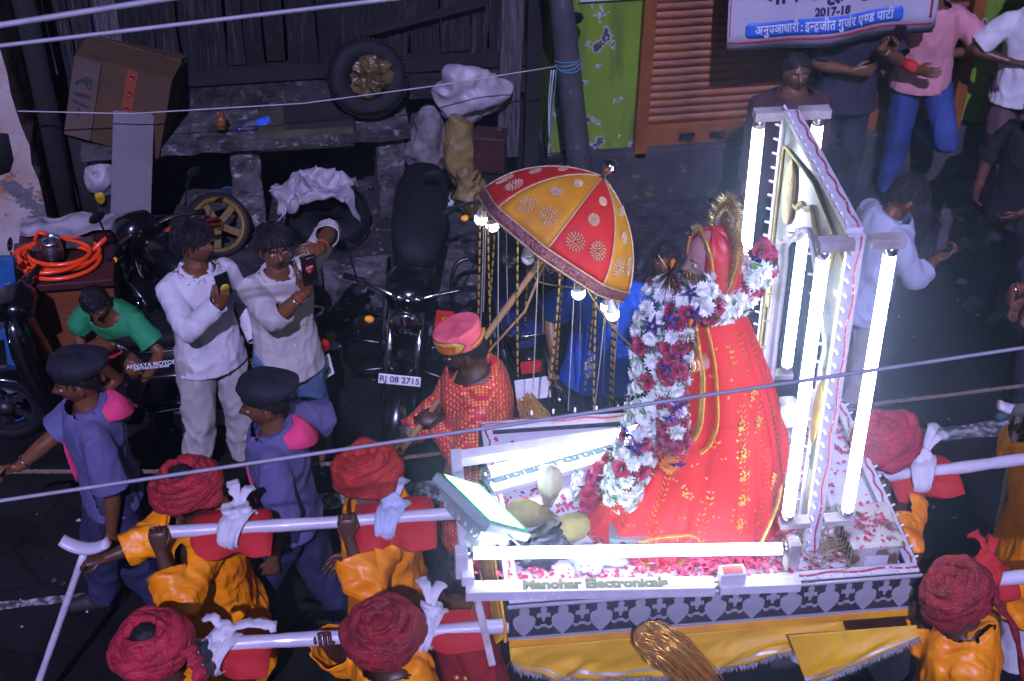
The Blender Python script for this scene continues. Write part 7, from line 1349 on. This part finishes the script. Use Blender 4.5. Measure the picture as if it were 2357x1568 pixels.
def motorcycle(label, rear, rz, plate_f=None, plate_r=None, body='black_gloss', seat='black_matte', cowl=False, tag_red=False, cover=False, lean=R(6)):
    T = thing('motorcycle', label, 'motorcycle', (rear[0], rear[1], 0), rz, 'motorcycles parked by the pavement'); T.rotation_euler = (0, lean, rz); T.matrix_basis = Matrix.Translation((rear[0], rear[1], 0)) @ Matrix.Rotation(rz, 4, 'Z') @ Matrix.Rotation(lean, 4, 'Y')
    wheel(T, 0, .27); wheel(T, 1.27, .28)
    rg = lambda y, z, rx, rz_: ring(V3(0, y, z), V3(1, 0, 0), V3(0, 0, 1), rx, rz_, 22)
    mb = MB(); mb.loft([rg(*q) for q in ((.48, .80, .09, .05), (.56, .83, .13, .10), (.70, .87, .155, .14), (.84, .90, .15, .14), (.95, .91, .11, .10), (1.0, .90, .05, .05))]); mb.build('fuel_tank', body, T)
    mb = MB(); mb.loft([rg(*q) for q in ((-.28, .86, .06, .03), (-.2, .85, .11, .05), (.0, .82, .13, .055), (.25, .80, .135, .06), (.45, .79, .12, .055), (.53, .80, .08, .03))]); mb.build('seat', seat, T)
    mb = MB(); mb.loft([rg(*q) for q in ((-.36, .78, .03, .03), (-.25, .74, .09, .07), (.0, .68, .12, .09), (.3, .62, .13, .11), (.45, .62, .11, .09))]); mb.build('side_panel', body, T)
    mb = MB(); mb.box((0, .55, .40), (.24, .32, .26)); mb.lathe([(.10, -.15), (.11, 0), (.10, .15)], (0, .48, .36), (1, 0, 0), 20)
    for k in range(6): mb.box((0, .66, .50+.028*k), (.20-.006*k, .17, .012), (R(-12), 0, 0))
    mb.build('engine', 'engine_grey', T, bevel=.01)
    mb = MB(); mb.tube([(.12, .72, .42), (.14, .70, .28), (.15, .4, .24), (.16, .0, .30), (.17, -.25, .36)], [.02, .02, .028, .045, .045], 12); mb.build('exhaust', 'chrome', T)
    for s_ in (-1, 1):
        mb = MB(); mb.tube([(s_*.085, 1.27, .30), (s_*.085, 1.16, .60), (s_*.085, 1.05, .92)], [.026, .024, .018], 12); mb.build('fork_leg', 'chrome' if not cowl else 'engine_grey', T)
        mb = MB(); mb.tube([(s_*.09, .0, .32), (s_*.12, .12, .66)], .028, 10); mb.build('shock_absorber', 'engine_grey', T)
        mb = MB(); mb.tube(spline([(s_*.30, .98, 1.06), (s_*.34, .99, 1.20), (s_*.36, .97, 1.24)], 8), .006, 6); mb.ell((s_*.38, .97, 1.27), (.06, .012, .035), 14, 8); mb.build('mirror', 'black_matte', T)
        mb = MB(); mb.tube([(s_*.26, .95, 1.03), (s_*.38, .90, 1.02)], .018, 10); mb.build('grip', 'rubber', T)
        mb = MB(); mb.tube([(s_*.10, 1.06, .86), (s_*.19, 1.07, .86)], .008, 6); mb.ell((s_*.21, 1.08, .86), (.028, .022, .02), 12, 8, mi=1); mb.build('indicator', ['black_matte', 'amber_lens'], T)
    mb = MB(); mb.tube(spline([(-.30, .94, 1.03), (-.16, 1.0, 1.02), (0, 1.03, .98), (.16, 1.0, 1.02), (.30, .94, 1.03)], 24), .012, 10); mb.build('handlebar', 'chrome', T)
    A_ = np.linspace(R(10), R(150), 16); mb = MB(); mb.grid(np.array([[(x, 1.27+.345*math.cos(q), .30+.345*math.sin(q)-abs(x)*.35) for x in np.linspace(-.07, .07, 7)] for q in A_])); mb.build('mudguard', body, T, solid=.006)
    A_ = np.linspace(R(40), R(190), 14); mb = MB(); mb.grid(np.array([[(x, .34*math.cos(q), .32+.34*math.sin(q)-abs(x)*.3) for x in np.linspace(-.08, .08, 7)] for q in A_])); mb.build('mudguard', 'black_matte', T, solid=.006)
    mb = MB(); mb.lathe([(.05, -.08), (.085, -.03), (.095, .02), (.09, .03)], (0, 1.13, .90), (0, 1, 0), 24); hl = mb.build('headlight', body, T); mb = MB(); mb.lathe([(.09, .03), (.07, .045), (.002, .052)], (0, 1.13, .90), (0, 1, 0), 24); mb.build('lens', 'chrome', hl)
    for s_ in (-1, 1): mb = MB(); mb.lathe([(.042, -.03), (.044, 0), (.034, .004), (.002, .004)], (s_*.05, 1.05, 1.03), (0, -.45, 1), 20); d_ = mb.build('dial', 'chrome', T); mb = MB(); mb.lathe([(.033, .005), (.002, .0052)], (s_*.05, 1.05, 1.03), (0, -.45, 1), 20); mb.build('dial_face', 'black_gloss', d_)
    if cowl: mb = MB(); mb.loft([rg(*q) for q in ((1.0, .95, .12, .12), (1.10, .93, .15, .17), (1.2, .90, .12, .15), (1.27, .86, .06, .07))]); mb.build('cowl', 'black_gloss', T)
    mb = MB(); mb.tube(spline([(-.14, .98, .62), (-.30, .96, .60), (-.36, .86, .42), (-.30, .78, .24), (-.12, .74, .24)], 30), .014, 8); mb.tube(spline([(.14, .98, .62), (.30, .96, .60), (.36, .86, .42), (.30, .78, .24), (.12, .74, .24)], 30), .014, 8); mb.build('crash_guard', 'black_gloss' if not cowl else 'chrome', T)['kind'] = 'stuff'
    mb = MB(); mb.tube(spline([(-.11, .12, .86), (-.13, -.2, .92), (-.08, -.36, .98), (.08, -.36, .98), (.13, -.2, .92), (.11, .12, .86)], 30), .011, 8); mb.build('grab_rail', 'chrome', T)
    mb = MB(); mb.box((0, -.40, .78), (.12, .05, .06)); mb.build('tail_light', 'logo_red', T, bevel=.01)
    mb = MB(); mb.tube([(-.14, .38, .30), (-.16, .38, .06), (-.19, .30, .0)], .01, 6); mb.build('side_stand', 'engine_grey', T)
    for txt, yy, zz, rot, s_ in (((plate_f, 1.36, .66, (R(75), 0, R(180)), .24),) if plate_f else ())+(((plate_r, -.40, .62, (R(72), 0, 0), .20),) if plate_r else ()):
        h_ = .06 if yy > 1 else .13; mb = MB(); mb.box((0, 0, 0), (s_, h_, .006)); M_ = TM((0, yy, zz), rot); mb.xf(M_); pl = mb.build('number_plate', 'plate_white', T, bevel=.006)
        for li, line_ in enumerate(txt.split('/')):
            mb = text_mb(line_, .052 if yy > 1 else .058, .0006, .001); mb.xf(M_ @ TM((0, (.030 if li == 0 else -.030) if '/' in txt else 0, .0042))); mb.build('lettering', 'ink_dark', pl)
    if tag_red:
        mb = MB(); sh = np.array([(-.05, .08), (.05, .08), (.055, -.04), (0, -.10), (-.055, -.04)]); mb.add([(-.22+x, 1.12, .92+z) for x, z in sh], [(0, 1, 2, 3, 4)], 0, False); pt_ = mb.build('pennant', mat('pennant', (.62, .03, .015), (.45, .02, .01), 10, rough=.6), T, solid=.004)
        mb = MB()
        for k in range(14): a_ = k*.9; mb.ell((-.22+.025*math.cos(a_)*(.4+k/20), 1.126, .92+.045*math.sin(a_)*(.4+k/20)), (.006, .002, .008), 6, 4)
        mb.build('pennant_print', 'print_yellow', pt_)['kind'] = 'stuff'
    if cover: mb = MB(); mb.loft([rg(*q) for q in ((-.34, .99, .05, .05), (-.28, 1.0, .13, .12), (-.1, .97, .17, .15), (.2, .93, .17, .13), (.45, .90, .14, .10), (.52, .89, .08, .04))]); v = mb.verts(); v += (ridge(v*9)-.5)[:, None]*.02; mb.build('seat_cover', 'black_matte', T)
    return T
fr_ = at(905, 955, z=.3); rr_ = fr_+V3(.24, 1.22, 0); motorcycle('black motorcycle with red pennant parked behind the parasol bearer', V3(rr_[0], rr_[1], 0), frame_xy(rr_, fr_), 'RJ 08 2715', None, tag_red=True, cover=True, lean=R(-5))
r2, f2 = V3(-.20, 7.22, 0), V3(-1.0, 8.05, 0); motorcycle('black motorcycle with round dials parked behind the two phone holders', r2, frame_xy(r2, f2), None, 'RJ08/DC 90', cowl=True, lean=R(4))
r3, f3 = V3(1.36, 7.02, 0), V3(1.40, 8.2, 0); motorcycle('motorcycle with dark blue seat parked beside the person in blue', r3, frame_xy(r3, f3), None, ' ', seat=mat('seat_blue', (.012, .022, .11), (.02, .035, .16), 40, rough=.4, bump=.6, bscale=50), lean=R(-5))
# scooter
SC = thing('scooter', 'black scooter with chrome strip and dealer lettering below the boy', 'scooter', (-.60, 7.30, 0), R(86)); 
def swheel(y): wheel(SC, y, .20)
swheel(0); swheel(1.15)
for o in list(SC.children): o.location.z = -.06
rg = lambda y, z, rx, rz_, x=0: ring(V3(x, y, z), V3(1, 0, 0), V3(0, 0, 1), rx, rz_, 26, 2.8)
mb = MB(); mb.loft([rg(*q) for q in ((-.34, .62, .04, .06), (-.28, .58, .12, .15), (-.1, .54, .19, .22), (.15, .50, .20, .25), (.32, .46, .17, .24), (.42, .42, .10, .2))]); v = mb.verts(); v += unit_rows(v-V3(0, 0, .5))*0; mb.build('rear_body', 'black_gloss', SC, bevel=0)
mb = MB(); mb.loft([rg(*q) for q in ((-.36, .80, .07, .03), (-.25, .80, .13, .05), (0, .78, .15, .05), (.2, .76, .145, .05), (.38, .75, .12, .05), (.46, .75, .06, .03))]); mb.build('seat', 'black_matte', SC)
mb = MB(); mb.box((0, .60, .24), (.34, .40, .06)); mb.build('footboard', 'black_matte', SC, bevel=.02)
mb = MB(); mb.loft([ring(V3(0, y, z), V3(1, 0, 0), V3(0, 1, .25), rx, ry, 26, 2.8) for y, z, rx, ry in ((.84, .22, .17, .06), (.90, .45, .20, .08), (.95, .70, .19, .08), (.97, .88, .14, .07), (.97, .94, .07, .05))]); mb.build('front_apron', 'black_gloss', SC)
mb = MB(); mb.loft([rg(*q) for q in ((.86, .98, .10, .05), (.94, 1.0, .16, .08), (1.04, .98, .12, .07), (1.10, .96, .05, .04))]); mb.build('handlebar_cowl', 'black_gloss', SC)
for s_ in (-1, 1):
    mb = MB(); mb.tube([(s_*.14, .95, 1.0), (s_*.34, .88, 1.0)], .017, 10); mb.build('grip', 'rubber', SC); mb = MB(); mb.tube([(s_*.20, .96, 1.0), (s_*.36, .94, .97)], .006, 6); mb.build('brake_lever', 'chrome', SC)
    mb = MB(); mb.tube([(s_*.2, .98, 1.02), (s_*.26, 1.0, 1.16)], .006, 6); mb.ell((s_*.28, 1.0, 1.20), (.055, .014, .035), 14, 8); mb.build('mirror', 'black_gloss', SC)
A_ = np.linspace(R(-10), R(170), 16); mb = MB(); mb.grid(np.array([[(x, 1.15+.27*math.cos(q), .25+.27*math.sin(q)-abs(x)*.4) for x in np.linspace(-.08, .08, 7)] for q in A_])); mb.build('mudguard', 'black_gloss', SC, solid=.006)
def on_side(y, z): return V3(-.2+(.0 if y < .25 else (y-.25)*.25), y, z)
mb = MB(); mb.tube([(-.199, -.10, .60), (-.212, .10, .585), (-.206, .30, .56)], [.006, .017, .004], 8, flat=.4); mb.build('chrome_strip', 'aluminium', SC)
mb = MB(); mb.tube(spline([(-.15, -.26, .38), (-.19, 0, .33), (-.19, .25, .29)], 14), .007, 6); mb.build('chrome_strip', 'chrome', SC)
mb = MB(); mb.tube(spline([(-.10, -.32, .72), (-.16, -.1, .74), (-.165, .12, .72), (-.14, .3, .70)], 20), .004, 6); mb.build('trim_line', 'aluminium', SC)
for txt, sz, y, z in (('ANVAYA MOTORS', .036, .22, .66), ('CHITTORE ROAD BUNDI', .018, .23, .637), ('DESTINY', .05, .02, .40)):
    mb = text_mb(txt, sz, .0008, .0008); mb.xf(basis((-.207 if z > .5 else -.201, y, z), (-.0, -1, .08), (.22 if z > .6 else -.05, .08, 1), (-1, 0, .2))); mb.build('lettering', 'print_white', SC)
mb = MB(); mb.tube([(.10, .1, .24), (.17, -.2, .26), (.17, -.42, .34)], [.02, .045, .045], 12); mb.build('exhaust', 'engine_grey', SC); mb = MB(); mb.box((-.13, -.02, .20), (.07, .36, .14)); mb.build('engine_cover', 'aluminium', SC, bevel=.02)
mb = MB(); mb.box((0, -.37, .60), (.16, .04, .07)); mb.build('tail_light', 'logo_red', SC, bevel=.01); mb = MB(); mb.tube([(-.1, .3, .2), (-.16, .25, .0)], .012, 6); mb.build('stand', 'engine_grey', SC)
mb = MB(); mb.tube(spline([(-.10, .0, .80), (-.12, -.3, .86), (-.06, -.44, .88), (.06, -.44, .88), (.12, -.3, .86), (.10, 0, .80)], 26), .011, 8); mb.build('grab_rail', 'chrome', SC)
# pale bucket and scrap behind the boy
p = at(345, 790, z=.2); T = thing('old_bucket', 'pale scuffed bucket lying behind the squatting boy', 'bucket', (p[0], p[1]+.1, 0)); mb = MB(); mb.lathe([(.10, 0), (.13, .26), (.14, .27), (.125, .26), (.095, .01)], (p[0], p[1]+.1, .13), (.5, -.6, .25), 26, cap=False); mb.build('pail', 'pale_bucket', T, True)
# ------------------------------------------------------------------ banner
mat('banner_white', (.42, .41, .50), (.37, .36, .45), 3, rough=.5, bump=.2, bscale=6); mat('banner_blue', (.03, .13, .55), (.025, .11, .48), 4, rough=.5); mat('banner_red', (.42, .03, .06), rough=.5); mat('banner_ink', (.02, .018, .09), rough=.6)
b0, b1 = at(1672, 112, y=8.52), at(2148, 62, y=8.52); ex = unit(b1-b0); BW = np.linalg.norm(b1-b0); ey = unit(V3(0, .06, 1)-ex*(V3(0, .06, 1)@ex)); en = np.cross(ex, ey); BN = thing('banner', 'white and blue printed cloth banner with red border above the street', 'banner', tuple(b0))
def bp(u, v, o=0):                                             # on the cloth, metres right and up from the lower corner; gentle folds
    sag = .022*math.sin(u/BW*math.pi*1.0)-.012*math.sin(u/BW*math.pi*3); y = .03*math.sin(u*5+v*2)+.02*math.sin(u*11-v*5); return b0+ex*u+ey*(v-sag*max(0, 1-v*1.4))+en*(-y*.6-o)*-1*-1+en*0
def strip(name, u0, u1, v0, v1, m_, o, nu=60, nv=14):
    mb = MB(); mb.grid(np.array([[bp(u, v, o) for v in np.linspace(v0, v1, nv)] for u in np.linspace(u0, u1, nu)])); return mb.build(name, m_, BN, True, solid=.001 if o else .004)
sg = -1 if (en@fw) > 0 else 1
def bp(u, v, o=0):
    sag = .022*math.sin(u/BW*math.pi)-.012*math.sin(u/BW*math.pi*3); y = .022*math.sin(u*5+v*2)+.012*math.sin(u*11-v*5); return b0+ex*u+ey*(v+sag*max(0, 1-v*1.4)*-1)+en*(y+o*sg)
strip('cloth', 0, BW, 0, 1.3, 'banner_white', 0); strip('border_line', .012, BW-.03, .030, .046, 'banner_red', .004, nv=3); strip('border_line', BW-.05, BW-.034, .078, 1.25, 'banner_red', .004, 3, 40); strip('border_line', .012, .018, .078, 1.25, 'banner_red', .004, 3, 40); strip('hem', 0, BW-.01, -.030, .0, 'shirt_black', .001, nv=3)
mb = MB(); o_ = []                                              # blue label with round corners
u0, u1, v0, v1, rc = .11, BW*.845, .062, .165, .022
for u in np.linspace(u0, u1, 60):
    dx = max(rc-(u-u0), rc-(u1-u), 0); c_ = rc-math.sqrt(max(rc*rc-dx*dx, 0)); o_.append([bp(u, v, .005) for v in np.linspace(v0+c_, v1-c_, 5)])
mb.grid(np.array(o_)); mb.build('blue_label', 'banner_blue', BN, True, solid=.001)
def place_text(mb, uc, vc, m_, o=.008, name='lettering'):
    v = mb.verts(); mb.v = [np.array([bp(uc+q[0], vc+q[1], o+q[2]) for q in v])]; mb.build(name, m_, BN, True)
def deva(tokens, size, bold=.002):
    """Set a Devanagari line from pieces: plain text, 'h:x' half letter, 'r' hook above, 'k' stroke below"""
    out = MB(); x = 0; hl = size*.60; sw = size*.05
    for tk in tokens:
        if tk == ' ': x += size*.24; continue
        if tk == 'r': out.tube(np.array([(x-size*.20, hl, .001), (x-size*.24, hl+size*.10, .001), (x-size*.16, hl+size*.19, .001), (x-size*.05, hl+size*.15, .001)]), sw*.7, 6, flat=.4); continue
        if tk == 'k': out.bar((x-size*.30, size*.10, .001), (x-size*.42, -size*.08, .001), sw*1.3, .002); out.bar((x-size*.36, size*.0, .001), (x-size*.20, -size*.10, .001), sw*1.3, .002); continue
        half = tk.startswith('h:'); s_ = tk[2:] if half else tk; m_ = text_mb(s_, size, .001, bold, base=True); v = m_.verts(); v[:, 0] -= v[:, 0].min(); w_ = v[:, 0].max()
        if half:
            c_ = w_*.66; bm = bmesh.new(); vs = [bm.verts.new(q) for q in v]
            for f_ in m_.f:
                try: bm.faces.new([vs[i] for i in f_])
                except ValueError: pass
            bmesh.ops.bisect_plane(bm, geom=bm.verts[:]+bm.edges[:]+bm.faces[:], plane_co=(c_, 0, 0), plane_no=(1, 0, 0), clear_outer=True); bm.verts.index_update()
            m_ = MB(); m_.add(np.array([q.co[:] for q in bm.verts]), [tuple(q.index for q in f_.verts) for f_ in bm.faces], 0, False); bm.free(); v = m_.verts(); w_ = c_
        v[:, 0] += x; out.merge(m_); x += w_-(0 if half else size*.01)
    v = out.verts(); v[:, 0] -= (v[:, 0].min()+v[:, 0].max())/2; v[:, 1] -= size*.30; return out
place_text(text_mb('2017-18', .07, .001, .003), BW*.50, .20, 'banner_ink')
place_text(text_mb('भांग समूह बूंदी', .16, .001, .004), BW*.46, .335, 'banner_ink')
mb = deva(['अ', 'नु', 'h:ज', 'ञा', 'धा', 'री', ' ', ':', ' ', 'इ', 'h:न', 'द', 'k', 'जी', 'त', ' ', 'गु', 'ज', 'r', 'र', ' ', 'ए', 'h:ण', 'ड', ' ', 'पा', 'टी', 'r'], .088, .0015); v = mb.verts(); sc_ = (u1-u0-.12)/(v[:, 0].max()-v[:, 0].min()); v[:, 0] *= sc_; place_text(mb, (u0+u1)/2, (v0+v1)/2, 'print_white')
for s_ in (0, 1): mb = MB(); q = bp(BW*s_, 1.28); mb.tube([q, q+V3(-.6+1.6*s_, .3, 1.2)], .005, 5); mb.build('guy_rope', 'twine_white', BN, True)
# strip sign and bowl on the green wall
sg0 = at(1335, 2, y=8.99); SB = thing('strip_sign', 'narrow printed sign at the top of the green wall', 'sign', tuple(sg0)); mb = MB(); mb.box((2.20, 9.0, sg0[2]+.13), (.42, .02, .28)); mb.build('board', 'banner_white', SB, True)
mb = MB(); mb.box((2.20, 8.988, sg0[2]+.03), (.42, .004, .02)); mb.build('red_band', 'banner_red', SB, True); mb = MB(); mb.box((2.20, 8.988, sg0[2]+.075), (.40, .004, .04)); mb.build('yellow_band', 'print_yellow', SB, True)
p = at(1322, 38, y=8.8); T = thing('hanging_bowl', 'small black bowl hanging beside the utility pole', 'bowl', tuple(p)); mb = MB(); mb.lathe([(.02, -.04), (.05, -.03), (.062, 0), (.058, .004), (.046, -.024), (.01, -.03)], p, (0, 0, 1), 20); mb.build('bowl', 'black_gloss', T, True); mb = MB(); mb.tube([p+V3(.05, 0, 0), p+V3(0, 0, .3)], .002, 4); mb.tube([p+V3(-.05, 0, 0), p+V3(0, 0, .3)], .002, 4); mb.build('cord', 'twine_white', T, True)
# ------------------------------------------------------------------ rope and overhead cables
def rope(label, pts, r):
    P_ = spline(pts, 700); _, t, U, Wv = frames(P_); ph = np.arange(700)*.55; T = thing('rope', label, 'rope', tuple(P_.min(0)))
    for k in range(3): mb = MB(); a_ = ph+k*2.094; mb.tube(P_+(np.cos(a_)[:, None]*U+np.sin(a_)[:, None]*Wv)*r*.5, r*.62, 6); mb.build('strand', 'rope_jute', T)['kind'] = 'thing'; 
    for o in T.children: o.matrix_parent_inverse = T.matrix_basis.inverted()
    return T
rope('long jute rope held by the scouts along the procession', [at(-60, 1100, z=.92), ROPE_A, at(420, 1085, z=.88), at(650, 1075, z=.9), at(960, 1050, z=.88), at(1250, 1008, z=.86), at(1500, 985, z=.86), at(2050, 925, z=.9), at(2420, 880, z=.92)], .011)
line('overhead_cable', 'grey overhead cable crossing in front of the idol', 'cable', [at(-80, 1165, y=3.0), at(2440, 788, y=3.0)], .0055, 'wire_grey', sag=-.0, seg=30)
line('overhead_cable', 'thick pale cable running across the top corner', 'cable', [at(-60, 68, y=3.6), at(620, -40, y=3.6)], .0085, 'wire_grey')
line('overhead_cable', 'slim grey cable just below the thick one at the top corner', 'cable', [at(-60, 113, y=3.8), at(1100, -26, y=3.8)], .0062, 'wire_grey')
# ------------------------------------------------------------------ haze volume standing in for the lens glow round the lamps
HZ = MB(); HZ.box((0, -25, 3.0), (130, 80, 8.0)); hz = HZ.build('haze', [])
m = bpy.data.materials.new('haze'); m.use_nodes = True; nt = m.node_tree; nt.nodes.clear(); o_ = nt.nodes.new('ShaderNodeOutputMaterial'); pv_ = nt.nodes.new('ShaderNodeVolumePrincipled')
pv_.inputs['Color'].default_value = (.55, .68, 1, 1); pv_.inputs['Density'].default_value = .020; pv_.inputs['Anisotropy'].default_value = .92; nt.links.new(pv_.outputs[0], o_.inputs['Volume']); hz.data.materials.append(m); tag(hz, kind='stuff')
bpy.data.scenes.remove(SCR)
